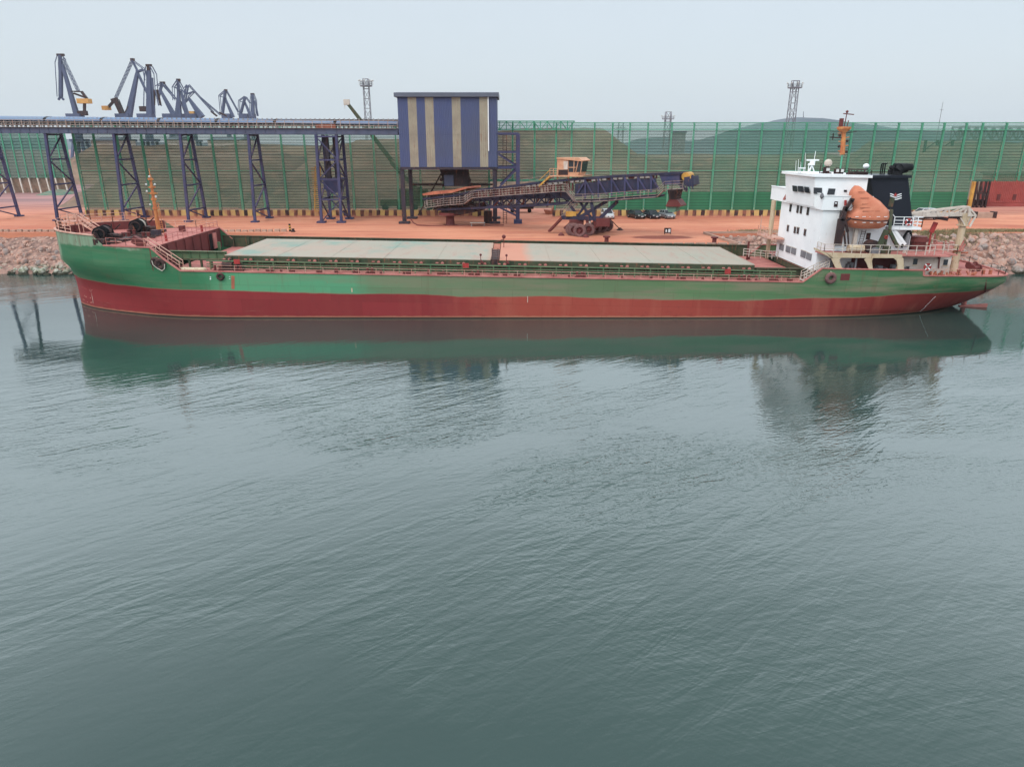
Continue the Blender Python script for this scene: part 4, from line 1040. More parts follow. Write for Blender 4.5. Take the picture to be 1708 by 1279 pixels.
bars(t, 'boom', B_, 540, [(337, 196, 314, 163, 10, 4)]); lat(t, 'luffing_rod', B_, 540, (315, 142), (356, 188), 2); lat(t, 'backstay', B_, 540, (334, 163), (368, 192), 1.8); bars(t, 'stay', B_, 540, [(313, 142, 307, 172, 2.6), (313, 142, 309, 147, 1.6), (309, 158, 324, 153, 1.6), (315, 162, 324, 153, 1.6), (314, 166, 308, 172, 3)]); rod(t, 'machinery_house', 'crane_yellow', 540, [(313, 186, 326, 193)]); bars(t, 'machinery', 'steel_dark', 540, [(304, 172, 312, 192, 5), (352, 186, 362, 194, 3), (366, 188, 378, 194, 3)])
t = crane(376, 600, 'pale blue distant crane, first of the three small ones at the right end'); portal(t, 384, 600, .8)
bars(t, 'boom', B_, 600, [(389, 196, 375, 163, 5.5, 3)]); bars(t, 'jib', B_, 600, [(376, 151, 371, 192, 2.8)]); bars(t, 'stay', B_, 600, [(376, 151, 366, 160, 1.6), (366, 160, 369, 192, 1.2), (367, 161, 377, 164, 1.3)]); lat(t, 'luffing_rod', B_, 600, (378, 152), (398, 188), 1.6); bars(t, 'jib_head', 'steel_dark', 600, [(374, 151, 379, 151, 3.5)])
t = crane(410, 620, 'pale blue distant crane, middle of the three small ones at the right end'); portal(t, 412, 620, .8)
bars(t, 'boom', B_, 620, [(419, 196, 408, 170, 5, 3)]); bars(t, 'jib', B_, 620, [(409, 162, 401, 192, 2.8)]); bars(t, 'stay', B_, 620, [(409, 161, 399, 168, 1.5), (399, 168, 398, 192, 1.2), (400, 169, 409, 172, 1.2), (410, 162, 418, 173, 1.6)])
t = crane(422, 640, 'pale blue distant crane, rightmost of the skyline cranes, boom upright'); portal(t, 424, 640, .8)
bars(t, 'boom', B_, 640, [(422.5, 196, 421, 158, 5.5, 4), (430, 194, 425, 168, 3)]); bars(t, 'stay', B_, 640, [(423, 158, 427, 168, 1.5), (427, 168, 428, 190, 1.2), (419, 160, 417, 190, 1.2)]); bars(t, 'jib_head', 'steel_dark', 640, [(418, 157.5, 424, 157.5, 3.5)])
# mobile crane
Y = 162.0
t = thing('mobile_crane', 'dark green telescopic mobile crane with raised boom behind the fence', 'crane', tuple(atZ(675, 338, GZ)))
p = atY(655, 270, Y); q = atY(580, 173, Y); MB().bar(p, q, 1.0, 1.0, .6).build('boom', 'ship_green_dark', t)
mb = MB(); mb.bar(q, atY(574, 174, Y), .5); mb.bar(atY(575, 173, Y), atY(575, 182, Y), .06); mb.box(q.x - .8, q.x + .4, Y - .4, Y + .4, q.z - .3, q.z + .8); mb.build('boom_head', 'white_dirty', t)
e = atZ(690, 342, GZ); mb = MB(); yb = 150.0; c = atY(692, 318, yb)
mb.box(c.x - 7, c.x + 4, yb - 1.3, yb + 1.3, GZ + .9, GZ + 2.2); mb.box(c.x - 3, c.x + 2.5, yb - 1.4, yb + 1.4, GZ + 2.3, GZ + 4.2); mb.bar((c.x + 1, yb, GZ + 4), p, 1.1, 1.1)
mb.build('carrier', 'ship_green_dark', t)
for i in range(4): MB().lathe((c.x - 6 + i * 3, yb - 1.2, GZ + .65), (0, 1, 0), [(-.3, 0), (-.3, .65), (.3, .65), (.3, 0)], 16).build('wheel', 'black', t)
# steel gantry structure behind the fence, right
Yg = 190.0; t = thing('steel_gantry', 'dark lattice conveyor gantry behind the fence at the top right', 'gantry', tuple(atZ(1650, 340, GZ)))
A, Bq = atY(1600, 212, Yg), atY(1800, 212, Yg); mb = MB()
for dz in (0, -3.2):
    for dy in (0, 3): mb.bar(A + V((0, dy, dz)), Bq + V((0, dy, dz)), .35)
n = 14
for i in range(n):
    p, q = A.lerp(Bq, i / n), A.lerp(Bq, (i + 1) / n)
    for dy in (0, 3): mb.bar(p + V((0, dy, 0)), q + V((0, dy, -3.2)), .2); mb.bar(p + V((0, dy, -3.2)), q + V((0, dy, 0)), .2); mb.bar(p + V((0, dy, 0)), p + V((0, dy, -3.2)), .2)
mb.build('gallery_truss', 'steel_grey', t)
mb = MB(); zt5 = A.z - 3.2
for px in (1622, 1650): x = atY(px, 300, 168).x; mb.bar((x, Yg, GZ), (x, Yg, zt5), .5); mb.bar((x + 3, Yg, GZ), (x + 3, Yg, zt5), .5); [mb.bar((x, Yg, GZ + (zt5 - GZ) * k / 6), (x + 3, Yg, GZ + (zt5 - GZ) * (k + 1) / 6), .2) for k in range(6)]
mb.build('trestle', 'steel_dark', t)
# red shed
Ys = 159.0; a, b = atY(1652, 303, Ys), atY(1860, 345, Ys)
t = thing('red_shed', 'red corrugated metal shed beyond the gate opening at the right edge', 'shed', (a.x, Ys, GZ))
MB().box(a.x, b.x, Ys, Ys + 3, GZ, a.z + 1.5).build('wall', 'shed_red', t); corr(a.x + .1, b.x, Ys - .02, GZ + .8, a.z + 1.4, .09, .4).build('cladding', 'shed_red', t); MB().box(a.x - .4, b.x, Ys - .7, Ys + 3.5, a.z + 1.5, a.z + 1.9).build('roof', 'maroon', t)
mb = MB()
for px in (1664, 1690, 1716): x = atY(px, 335, Ys).x; mb.box(x - .35, x + .35, Ys - .18, Ys - .05, GZ + 1.4, GZ + 2.6)
split_build(mb, 'vent', 'maroon', t)
mb = MB(); Yk = 156.0
for px in (1625, 1632, 1640, 1646): x = atY(px, 330, Yk).x; mb.bar((x, Yk, GZ), (x, Yk, GZ + 5.6), .35); mb.bar((x, Yk, GZ + 1), (x + 1.0, Yk + 3, GZ + 5), .2)
x = atY(1622, 330, Yk).x; x2 = atY(1648, 330, Yk).x; mb.bar((x, Yk, GZ + 5.6), (x2, Yk, GZ + 5.6), .4); mb.bar((x, Yk, GZ + 3), (x2, Yk, GZ + 3), .3); mb.box(x, x2, Yk + .5, Yk + 3, GZ + .3, GZ + 1.6)
o = mb.build('steel_rack', 'steel_dark'); tag(o, 'dark steel frame standing left of the red shed in the gate opening', 'steel frame')
# concrete barrier
a = atZ(1626, 364, GZ); b = atZ(1652, 363, GZ); t = thing('barrier', 'pink dusty concrete barrier block with dark ends near the red shed', 'barrier', tuple(a))
MB().box(a.x, b.x, a.y, a.y + 1, GZ + .003, GZ + 1.0).build('block', 'concrete', t)
for i, x in enumerate((a.x, b.x)): MB().box(x - .35, x + .35, a.y - .06, a.y + 1.06, GZ + .003, GZ + 1.15).build('end_plate', 'steel_dark', t)
# site sign
a = atZ(1113, 391, GZ); t = thing('quay_sign', 'small dark framed sign board on two legs beside the wet patch on the quay', 'sign', tuple(a))
zt6 = atY(1113, 381.5, a.y).z; zb6 = atY(1113, 389, a.y).z
mb = MB(); mb.box(a.x - .5, a.x + .55, a.y - .05, a.y + .05, zb6, zt6 + .1); mb.build('board', 'steel_dark', t)
mb = MB(); mb.bar((a.x - .42, a.y, GZ), (a.x - .42, a.y, zt6), .08); mb.bar((a.x + .45, a.y, GZ), (a.x + .45, a.y, zt6), .08); split_build(mb, 'leg', 'steel_dark', t)
mb = MB(); mb.box(a.x + .1, a.x + .42, a.y - .07, a.y - .055, zb6 + .12, zt6 - .05); mb.box(a.x - .3, a.x - .1, a.y - .07, a.y - .055, zb6 + .15, zt6 - .12); split_build(mb, 'notice', 'white', t)
# bollards
def bollard(px, py, lab):
    a = atZ(px, py, GZ); t = thing('mooring_bollard', lab, 'bollard', tuple(a), 0, 'bollards along the quay')
    MB().lathe(a + V((0, 0, .004)), (0, 0, 1), [(0, .45), (.08, .45), (.1, .3), (.7, .28), (.78, .5), (.95, .5), (1.0, .3), (1.0, 0)], 16).build('bollard_body', 'maroon', t, smooth=True, angle=50)
bollard(1011.5, 405.5, 'rusty mooring bollard on the quay right of the loader wheels'); bollard(1191, 407, 'rusty mooring bollard near the right end of the quay')
a = atZ(484, 386, GZ); t = thing('marker_post', 'short black and yellow marker post on the quay left of the hatch corner', 'post', tuple(a)); zt7 = atY(484, 373.5, a.y).z
mb = MB(); mb.tube((a.x, a.y, GZ), (a.x, a.y, zt7), .16, 8); mb.build('post_body', 'black', t); mb = MB()
for k in (.25, .6): z = GZ + (zt7 - GZ) * k; mb.tube((a.x, a.y, z), (a.x, a.y, z + .22), .175, 8)
split_build(mb, 'yellow_band', 'yellow', t)
a = atZ(488, 387, GZ); o = MB().lathe(a + V((.1, 0, .003)), (0, 0, 1), [(0, .35), (.1, .35), (.35, .2), (.5, .25), (.5, 0)], 8).build('mooring_cleat', 'steel_dark'); tag(o, 'small dark cleat on the ground beside the marker post', 'cleat')
a = atZ(800, 378, GZ); t = thing('work_table', 'small white folding table with items below the striped building', 'table', tuple(a)); mb = MB(); mb.box(a.x - 1.6, a.x + .9, a.y, a.y + .8, GZ + .55, GZ + .62); mb.build('tabletop', 'white_dirty', t)
for dx in (-1.4, .7): MB().box(a.x + dx, a.x + dx + .12, a.y + .1, a.y + .7, GZ, GZ + .55).build('leg', 'galv', t)
a = atZ(690, 377, GZ); mb = MB(); mb.path([a + V((-.5, 0, 1.2)), a + V((0, 0, .5)), a + V((.6, 0, .15)), a + V((3, 0, .06)), a + V((9, .2, .06)), a + V((15, .6, .06))], .1); o = mb.build('ground_pipe', 'maroon'); tag(o, 'rusty pipe lying on the ground below the striped building', 'pipe')
# yard machines behind the loader
t = thing('wheel_loader_bucket', 'rusty loader bucket lying on the yard behind the belt loader', 'bucket', tuple(atZ(918, 358, GZ))); a = atZ(918, 358, GZ); MB().prism([a + V(q) for q in ((-1.3, 0, .9), (-.9, 0, .1), (.4, 0, .0), (1.0, 0, .4), (1.1, 0, 1.6), (.7, 0, 1.6), (.2, 0, .7))], (0, 2.4, 0)).build('bucket_shell', 'canopy_orange', t)
a = atZ(868, 355, GZ); t = thing('yard_trailer', 'low dark flat trailer on the yard behind the building side frame', 'trailer', tuple(a)); MB().box(a.x - 2.2, a.x + 2.6, a.y, a.y + 2, GZ + .7, GZ + 1.2).build('bed', 'steel_dark', t)
for dx in (-1.6, 1.8): MB().lathe((a.x + dx, a.y + .1, GZ + .4), (0, 1, 0), [(-.15, 0), (-.15, .4), (.15, .4), (.15, 0)], 14).build('wheel', 'black', t)
# ------------------------------------------------------------------ the ship
TR = .0182; SY = 85.0
ship = thing('cargo_ship', 'green and red bulk cargo ship moored along the quay with grey hatch covers', 'ship', (0, SY, 0), 0, None, math.atan(TR))
def zw(zl, x): return zl - TR * x
def P(x, y, zl): return V((x, y, zl - TR * x))
NY = SY - 9.5; FYs = SY + 9.5
st = [(-53, 0, -51.9, 0, 7.75), (-52.9, .8, -51.8, .7, 7.78), (-52.5, 1.9, -51.4, 1.6, 7.8), (-51.5, 3.5, -50.2, 2.9, 7.85), (-49.8, 5.3, -48.2, 4.4, 7.9), (-47.5, 6.8, -46, 5.6, 7.9), (-44.8, 8.1, -43.5, 6.7, 7.9), (-43.6, 8.5, -42.4, 7.1, 6.9), (-41, 9.05, -40, 8.0, 6.9), (-38.2, 9.4, -37.6, 8.6, 6.9), (-36.8, 9.45, -36.4, 8.9, 5.6), (-35.3, 9.5, -35, 9.1, 4.5), (-31, 9.5, -31, 9.4, 4.5), (-20, 9.5, -20, 9.5, 4.5), (-10, 9.5, -10, 9.5, 4.5), (0, 9.5, 0, 9.5, 4.5), (10, 9.5, 10, 9.5, 4.5), (20, 9.5, 20, 9.5, 4.5), (31.1, 9.5, 30.5, 9.35, 4.5), (33, 9.5, 32.5, 9.2, 6.0), (38, 9.5, 37.5, 8.8, 6.0), (43.9, 9.4, 42.5, 7.8, 6.0), (44.0, 9.4, 42.6, 7.75, 5.4), (48, 9.1, 46.5, 6.3, 5.4), (51.9, 8.6, 49.3, 4.4, 5.35), (54.2, 7.4, 50.6, 2.6, 5.3), (55.2, 5.6, 51.4, 1.3, 5.3), (55.6, 2.8, 51.8, .5, 5.3), (55.7, 0, 52, 0, 5.3)]
# subdivide stations smoothly
def sub(st):
    out = []
    for i in range(len(st) - 1):
        n = 3 if abs(st[i][4] - st[i + 1][4]) < .2 else 1
        p0, p1, p2, p3 = st[max(0, i - 1)], st[i], st[i + 1], st[min(len(st) - 1, i + 2)]
        for k in range(n):
            t = k / n; r = []
            for c in range(5):
                a, b = p1[c], p2[c]
                if c in (1, 3, 0, 2) and not (-31 < p1[0] < 30) and n > 1:
                    m1 = (p2[c] - p0[c]) / 2; m2 = (p3[c] - p1[c]) / 2
                    if abs(p2[0] - p0[0]) > 14 or abs(p3[0] - p1[0]) > 14: m1 = m2 = b - a
                    t2, t3 = t * t, t * t * t
                    r.append((2 * t3 - 3 * t2 + 1) * a + (t3 - 2 * t2 + t) * m1 + (-2 * t3 + 3 * t2) * b + (t3 - t2) * m2)
                else: r.append(a + (b - a) * t)
            out.append(tuple(r))
    out.append(st[-1]); return out
S = sub(st)
def hexp(x): return .62 if x > 36 else ((4.0 if x < -51.4 else 2.8) if x < -46 else (.9 + 1.7 * max(0, (-38 - x) / 8) if x < -38 else .9))
def section(s, side):
    Xd, bd, Xw, bw, top = s; pts = []
    stern = Xd > 36
    levels = [-2.0, -.6, 0, .4, .9, 1.5, 2.1, 2.8, 3.6, 4.5]
    for z in levels:
        if z <= 0: x, b, zz = Xw + (0 if not stern else z * 1.2), max(0, bw + z * .15 * (1 if bw > .01 else 0)), z
        else:
            top_w = 4.5 - TR * Xd
            t = min(1, z / 4.5)
            e = t ** hexp(Xd)
            x = Xw + (Xd - Xw) * e; b = bw + (bd - bw) * e; zz = z / 4.5 * top_w
        pts.append(V((x, SY + side * b, zz)))
    if top > 4.51:
        for k in range(1, 5):
            z = 4.5 + (top - 4.5) * k / 4; pts.append(V((Xd, SY + side * bd, z - TR * Xd)))
    else: pts += [V((Xd, SY + side * bd, 4.5 - TR * Xd + .0005 * k)) for k in range(1, 5)]
    return pts
mb = MB()
for side in (-1, 1):
    secs = [section(s, side) for s in S]; n = len(secs[0])
    mb.add([p for q in secs for p in q], [(i * n + j, (i + 1) * n + j, (i + 1) * n + j + 1, i * n + j + 1) for i in range(len(secs) - 1) for j in range(n - 1)])
# hull material
m, nt, bs, out = newmat('hull_paint'); h = NT(nt)
po = h.n('ShaderNodeTexCoord').outputs['Object']; sx = h.n('ShaderNodeSeparateXYZ'); h.l(po, sx.inputs[0]); X, Z = sx.outputs[0], sx.outputs[2]
p = h.pos('World'); pst = h.pos('World', (1.6, 1.6, .18))
n1 = h.noise(p, .28, 5, .6); n2 = h.noise(p, 1.1, 6, .65); ns = h.noise(pst, .9, 5, .6); nh = h.noise(h.pos('World', (.14, .14, 1.2)), 1.0, 5, .6)
# green by position along the hull (repainted areas)
cr = h.n('ShaderNodeValToRGB'); cr.color_ramp.elements[0].position = 0; cr.color_ramp.elements[0].color = C(50, 124, 82)
e = cr.color_ramp.elements; e[1].position = 1; e[1].color = C(46, 108, 66)
for ps, c in ((.17, C(52, 132, 86)), (.215, C(88, 172, 122)), (.33, C(92, 174, 126)), (.36, C(112, 146, 104)), (.56, C(116, 138, 98)), (.66, C(104, 142, 92)), (.80, C(86, 132, 86)), (.9, C(62, 122, 76))):
    q = e.new(ps); q.color = c
xf = h.math('ADD', h.math('MULTIPLY', h.math('ADD', X, 53), 1 / 108), h.math('MULTIPLY', h.math('SUBTRACT', n1, .5), .07))
h.l(xf, cr.inputs[0]); green = cr.outputs[0]
gfade = h.math('MULTIPLY', h.ramp(nh, .44, .66), h.ramp(X, -28, 0, .2, .9))
green = h.mix(gfade, green, C(142, 138, 108)); green = h.mix(h.math('MULTIPLY', h.ramp(n2, .62, .72), h.ramp(X, -30, 10, .1, .5)), green, C(160, 112, 84))
green = h.mix(h.math('MULTIPLY', h.ramp(ns, .6, .75), .4), green, C(120, 96, 72))
# pale weathered band above the fresh paint at the bow
zb = h.math('ADD', Z, h.math('MULTIPLY', h.math('SUBTRACT', h.noise(p, .5, 2), .5), 1.3))
pale = h.math('MULTIPLY', h.ramp(zb, 6.55, 6.75), h.ramp(X, -40, -39, 1, 0))
edge = h.ramp(h.math('ADD', X, h.math('MULTIPLY', n1, 1.4)), -50.6, -50.0, 1, 0)
pale = h.math('MAXIMUM', pale, h.math('MULTIPLY', edge, h.ramp(Z, 3.2, 3.6)))
palec = h.mix(h.ramp(ns, .45, .7), C(142, 172, 140), C(128, 112, 88)); green = h.mix(pale, green, palec)
# red boot topping, boundary follows the old waterline
zr = h.math('ADD', h.math('ADD', 2.42, h.math('MULTIPLY', h.math('MAXIMUM', h.math('SUBTRACT', X, 25), 0), .05)), h.math('MULTIPLY', h.math('SUBTRACT', h.noise(h.pos('World', (.5, .5, .5)), .22, 3), .5), .7))
bowr = h.math('MULTIPLY', h.ramp(X, -46, -38, 1, 0), .1); zr = h.math('ADD', zr, bowr)
isred = h.ramp(h.math('SUBTRACT', Z, zr), -.03, .03, 1, 0)
cr2 = h.n('ShaderNodeValToRGB'); e = cr2.color_ramp.elements; e[0].color = C(158, 44, 48); e[1].position = 1; e[1].color = C(134, 48, 42); q = e.new(.42); q.color = C(158, 46, 50); q = e.new(.5); q.color = C(182, 74, 56); q = e.new(.66); q.color = C(176, 68, 54); q = e.new(.78); q.color = C(160, 52, 48)
h.l(xf, cr2.inputs[0]); red = cr2.outputs[0]
red = h.mix(h.math('MULTIPLY', h.ramp(h.noise(pst, .35, 5), .5, .72), h.ramp(X, -15, 5, .04, .34)), red, C(206, 120, 92))
red = h.mix(h.math('MULTIPLY', h.ramp(n2, .55, .7), .3), red, C(126, 48, 48))
zwv = h.n('ShaderNodeSeparateXYZ'); h.l(h.n('ShaderNodeNewGeometry').outputs['Position'], zwv.inputs[0])
scum = h.ramp(h.math('ADD', zwv.outputs[2], h.math('MULTIPLY', n2, .25)), .3, .42, 1, 0); red = h.mix(h.math('MULTIPLY', scum, .7), red, C(200, 136, 104))
wetl = h.ramp(zwv.outputs[2], .06, .12, 1, 0); red = h.mix(wetl, red, C(54, 34, 32))
c = h.mix(isred, green, red); line = h.math('MULTIPLY', h.ramp(h.math('ABSOLUTE', h.math('SUBTRACT', Z, zr)), .03, .08, 1, 0), .5); c = h.mix(line, c, C(150, 130, 100))
cz = h.n('ShaderNodeCombineXYZ'); h.l(X, cz.inputs[0]); h.l(Z, cz.inputs[1])
br = h.n('ShaderNodeTexBrick'); br.inputs['Scale'].default_value = 1; br.inputs['Brick Width'].default_value = 6.5; br.inputs['Row Height'].default_value = 1.55; br.inputs['Mortar Size'].default_value = .03; br.inputs['Mortar Smooth'].default_value = .6
br.inputs['Color1'].default_value = (1, 1, 1, 1); br.inputs['Color2'].default_value = (.78, .80, .78, 1); br.inputs['Mortar'].default_value = (.62, .58, .55, 1); h.l(cz.outputs[0], br.inputs['Vector'])
mx = h.n('ShaderNodeMix', data_type='RGBA', blend_type='MULTIPLY'); mx.inputs[0].default_value = .55; h.l(c, mx.inputs[6]); h.l(br.outputs[0], mx.inputs[7]); c = mx.outputs[2]
scr = h.ramp(h.noise(h.pos('World', (.12, .12, 3.5)), 1.5, 6, .7), .66, .7); c = h.mix(h.math('MULTIPLY', scr, h.ramp(n1, .4, .6, 0, .5)), c, C(168, 150, 124))
h.l(c, bs.inputs['Base Color']); bs.inputs['Roughness'].default_value = .6; bs.inputs['Specular IOR Level'].default_value = .25
plate = h.math('ADD', h.noise(h.pos('World', (.5, .5, .5)), .5, 2), h.math('MULTIPLY', n2, .15)); h.l(h.bump(plate, .45, .2), bs.inputs['Normal']); MAT['hull'] = m
hull = mb.build('hull', 'hull', ship, smooth=True, angle=50)
# gunwale / deck edge strip
mb = MB(); edge = [P(s[0], SY - s[1] + .02, s[4] + .02) for s in S if s[0] > -44.6]
for a, b in zip(edge[:-1], edge[1:]): mb.bar(a, b, .22, .12)
edge = [P(s[0], SY + s[1] - .02, s[4] + .02) for s in S if s[0] > -44.6]
for a, b in zip(edge[:-1], edge[1:]): mb.bar(a, b, .22, .12)
mb.build('gunwale', 'deck_pink', hull)
mb = MB(); full = [s for s in S if s[0] <= -44.7]
for sg in (-1, 1):
    e_ = [P(s[0], SY + sg * (s[1]), s[4] + .02) for s in full]
    for a, b in zip(e_[:-1], e_[1:]): mb.bar(a, b, .26, .12)
mb.build('bulwark_cap', 'peach_rail', hull)
# inner faces of the bow bulwark
mb = MB()
for sg in (-1, 1):
    r_ = [(s[0] + .1, SY + sg * max(0, s[1] - .1), s[4]) for s in full]
    for a, b in zip(r_[:-1], r_[1:]): mb.quad(P(a[0], a[1], 6.6), P(b[0], b[1], 6.6), P(b[0], b[1], b[2] - .03), P(a[0], a[1], a[2] - .03))
    for a in r_[::3]: mb.bar(P(a[0], a[1], 6.9), P(a[0], a[1] - sg * .02, a[2] - .1), .12, .3)
mb.build('bulwark_lining', 'maroon', hull)
# decks
def deckpoly(x0, x1, z, inset):
    L_ = [(s[0], s[1]) for s in S if x0 <= s[0] <= x1]
    a = [P(x + (.1 if x < -50 else 0), SY - max(b - inset, 0), z) for x, b in L_]; b_ = [P(x + (.1 if x < -50 else 0), SY + max(b - inset, 0), z) for x, b in L_]
    mb = MB(); mb.v = a + b_; n = len(a); mb.f = [[i, i + 1, n + i + 1, n + i] for i in range(n - 1)]; return mb
deckpoly(-37.5, 33, 4.46, .06).build('main_deck', 'deck_pink', ship)
fd = deckpoly(-53, -38.15, 6.88, .06).build('forecastle_deck', 'deck_pink', ship)
deckpoly(31.2, 55.8, 5.2, .08).build('poop_deck', 'deck_pink', ship)
# forecastle aft bulkhead with door
mb = MB(); mb.hexa([P(-38.3, NY + .1, 4.47), P(-38.15, NY + .1, 4.47), P(-38.15, FYs - .15, 4.47), P(-38.3, FYs - .15, 4.47), P(-38.3, NY + .1, 6.86), P(-38.15, NY + .1, 6.86), P(-38.15, FYs - .15, 6.86), P(-38.3, FYs - .15, 6.86)])
for i in range(8): y = NY + 1.5 + i * 2.2; mb.bar(P(-38.05, y, 4.5), P(-38.05, y, 6.8), .1)
fb = mb.build('forecastle_bulkhead', 'maroon', ship)
y = FYs - 3.1; MB().hexa([P(-38.1, y, 4.6), P(-37.9, y, 4.6), P(-37.9, y + 1, 4.6), P(-38.1, y + 1, 4.6), P(-38.1, y, 6.5), P(-37.9, y, 6.5), P(-37.9, y + 1, 6.5), P(-38.1, y + 1, 6.5)]).build('door', 'deck_pink', fb)
MB().hexa([P(-38.08, y - 1.2, 4.6), P(-38.0, y - 1.2, 4.6), P(-38.0, y - .1, 4.6), P(-38.08, y - .1, 4.6), P(-38.08, y - 1.2, 6.5), P(-38.0, y - 1.2, 6.5), P(-38.0, y - .1, 6.5), P(-38.08, y - .1, 6.5)]).build('doorway', 'hole', fb)
# far side bulwark
mb = MB(); mb.bar(P(-37.9, FYs - .12, 5.15), P(31.1, FYs - .12, 5.15), .1, 1.4); mb.bar(P(-37.9, FYs - .15, 5.9), P(33, FYs - .15, 5.9), .3, .1)
for i in range(34): x = -36.5 + i * 2; mb.bar(P(x, FYs - .3, 4.5), P(x, FYs - .2, 5.8), .12, .3)
mb.build('far_bulwark', 'ship_green_dark', ship)
# hatch coaming
CY0, CY1 = 78.15, 91.9
mb = MB(); CX0, CX1 = -31.2, 26.5
for y in (CY0, CY1): mb.bar(P(CX0, y, 5.0), P(CX1, y, 5.0), .15, 1.1)
for x in (CX0, CX1, -1.85): mb.bar(P(x, CY0, 5.0), P(x, CY1, 5.0), .15, 1.1)
mb.bar(P(CX0, CY0 - .25, 5.36), P(CX1, CY0 - .25, 5.36), .5, .1)
n = 44
for i in range(n + 1): x = CX0 + (CX1 - CX0) * i / n; mb.bar(P(x, CY0 - .25, 4.48), P(x, CY0 - .25, 5.34), .08, .35)
mb.build('hatch_coaming', 'ship_green_dark', ship)
# trunk ahead of and abaft the hatch
mb = MB(); mb.bar(P(-37.6, CY0 + .6, 5.75), P(-31.45, CY0 + .6, 5.75), .25, .8); mb.bar(P(-37.6, CY0 + .4, 6.17), P(-31.45, CY0 + .4, 6.17), .4, .06)
for i in range(7): x = -37.3 + i * .95; mb.bar(P(x, CY0 + .42, 5.36), P(x, CY0 + .42, 6.12), .08, .12)
for y in (CY0 + 1.2, CY1 - .8): mb.bar(P(-37.2, y, 4.47), P(-37.2, y, 5.5), .3)
split_build(mb, 'fore_girder', 'ship_green', ship)
mb = MB(); mb.bar(P(26.7, CY0 + .2, 5.0), P(32.6, CY0 + .2, 5.0), .12, 1.0); mb.bar(P(26.7, CY0 + .1, 5.5), P(32.6, CY0 + .1, 5.5), .3, .12)
for i in range(5): x = 27 + i * 1.2; mb.bar(P(x, CY0, 4.48), P(x, CY0, 5.45), .1, .25)
mb.build('aft_girder', 'ship_green_dark', ship)
# hatch covers
m, nt, bs, out = newmat('hatch_top'); h = NT(nt); p = h.pos('World'); n1 = h.noise(h.pos('World', (.6, .35, 1), (0, 0, .5)), .3, 5, .6); n2 = h.noise(p, .16, 3, .5); n3 = h.noise(h.pos('World', (1.5, .4, 1), (0, 0, -.9)), .6, 6, .65)
c = h.mix(h.ramp(n2, .35, .65), C(190, 170, 152), C(180, 174, 156)); gx = h.n('ShaderNodeSeparateXYZ'); h.l(h.n('ShaderNodeTexCoord').outputs['Object'], gx.inputs[0])
mint = h.math('MULTIPLY', h.ramp(n1, .5, .62), h.ramp(gx.outputs[0], -6, 6, .75, .18)); c = h.mix(mint, c, C(132, 170, 156)); c = h.mix(h.math('MULTIPLY', h.ramp(n3, .54, .66), .5), c, C(190, 148, 132))
dz = h.math('ADD', gx.outputs[0], h.math('MULTIPLY', n1, 1.6)); spill = h.math('MULTIPLY', h.ramp(dz, -2.2, -1.0), h.ramp(dz, 1.8, 3.2, 1, 0)); c = h.mix(h.math('MULTIPLY', spill, .9), c, C(224, 146, 116))
foot = h.ramp(h.noise(p, 1.4, 6, .75), .6, .72); c = h.mix(h.math('MULTIPLY', foot, .35), c, C(196, 130, 104))
h.l(c, bs.inputs['Base Color']); bs.inputs['Roughness'].default_value = .75; MAT['hatch'] = m
def hatch(x0, x1, np_, lab):
    o = None; w_ = (x1 - x0) / np_
    mb = MB()
    for i in range(np_):
        a, b = x0 + i * w_ + .02, x0 + (i + 1) * w_ - .02
        mb.hexa([P(a, 78.0, 5.62), P(b, 78.0, 5.62), P(b, 92.1, 5.62), P(a, 92.1, 5.62), P(a, 78.0, 5.9), P(b, 78.0, 5.9), P(b, 92.1, 5.9), P(a, 92.1, 5.9)])
        mb.bar(P(b - .0, 78.1, 5.905), P(b, 92.0, 5.905), .09, .04)
    o = tag(mb.build('hatch_cover', 'hatch', ship), lab)
    mb = MB(); mb.bar(P(x0, 77.93, 5.53), P(x1, 77.93, 5.53), .12, .62)
    n = int((x1 - x0) / 2.25)
    for i in range(n + 1):
        x = x0 + .6 + (x1 - x0 - 1.2) * i / n; mb.bar(P(x - .25, 77.82, 5.62), P(x + .25, 77.82, 5.62), .14, .26)
    mb.build('cover_skirt', 'ship_green_dark', o)
    mb = MB()
    for i in range(n + 1):
        x = x0 + .6 + (x1 - x0 - 1.2) * i / n; mb.tube(P(x, 77.9, 5.47), P(x, 77.66, 5.47), .17, 12); mb.bar(P(x - .75, 77.8, 5.5), P(x - .45, 77.8, 5.5), .1, .12)
    split_build(mb, 'cover_wheel', 'deck_pink', o); return o
hatch(-31.4, -2.36, 5, 'forward grey hatch cover with mint green patches'); hatch(-1.4, 26.6, 5, 'aft pale grey hatch cover')
# cross deck ladder between hatches
mb = MB()
for x in (-2.2, -1.55): mb.bar(P(x, 77.7, 5.0), P(x, 79.2, 6.9), .08, .35)
for i in range(9): mb.bar(P(-2.2, 77.7 + i * .17, 5.05 + i * .21), P(-1.55, 77.7 + i * .17, 5.05 + i * .21), .22, .05)
mb.hexa([P(-2.3, 78.0, 5.0), P(-1.45, 78.0, 5.0), P(-1.45, 86.0, 5.0), P(-2.3, 86.0, 5.0), P(-2.3, 78.0, 5.93), P(-1.45, 78.0, 5.93), P(-1.45, 86.0, 5.93), P(-2.3, 86.0, 5.93)])
mb.build('hatch_ladder', 'steel_dark', ship)
mb = MB(); mb.hexa([P(-2.3, 86.1, 5.5), P(-1.46, 86.1, 5.5), P(-1.46, 92.1, 5.5), P(-2.3, 92.1, 5.5), P(-2.3, 86.1, 5.8), P(-1.46, 86.1, 5.8), P(-1.46, 92.1, 5.8), P(-2.3, 92.1, 5.8)]); mb.build('cross_deck', 'dust', ship)
mb = MB()
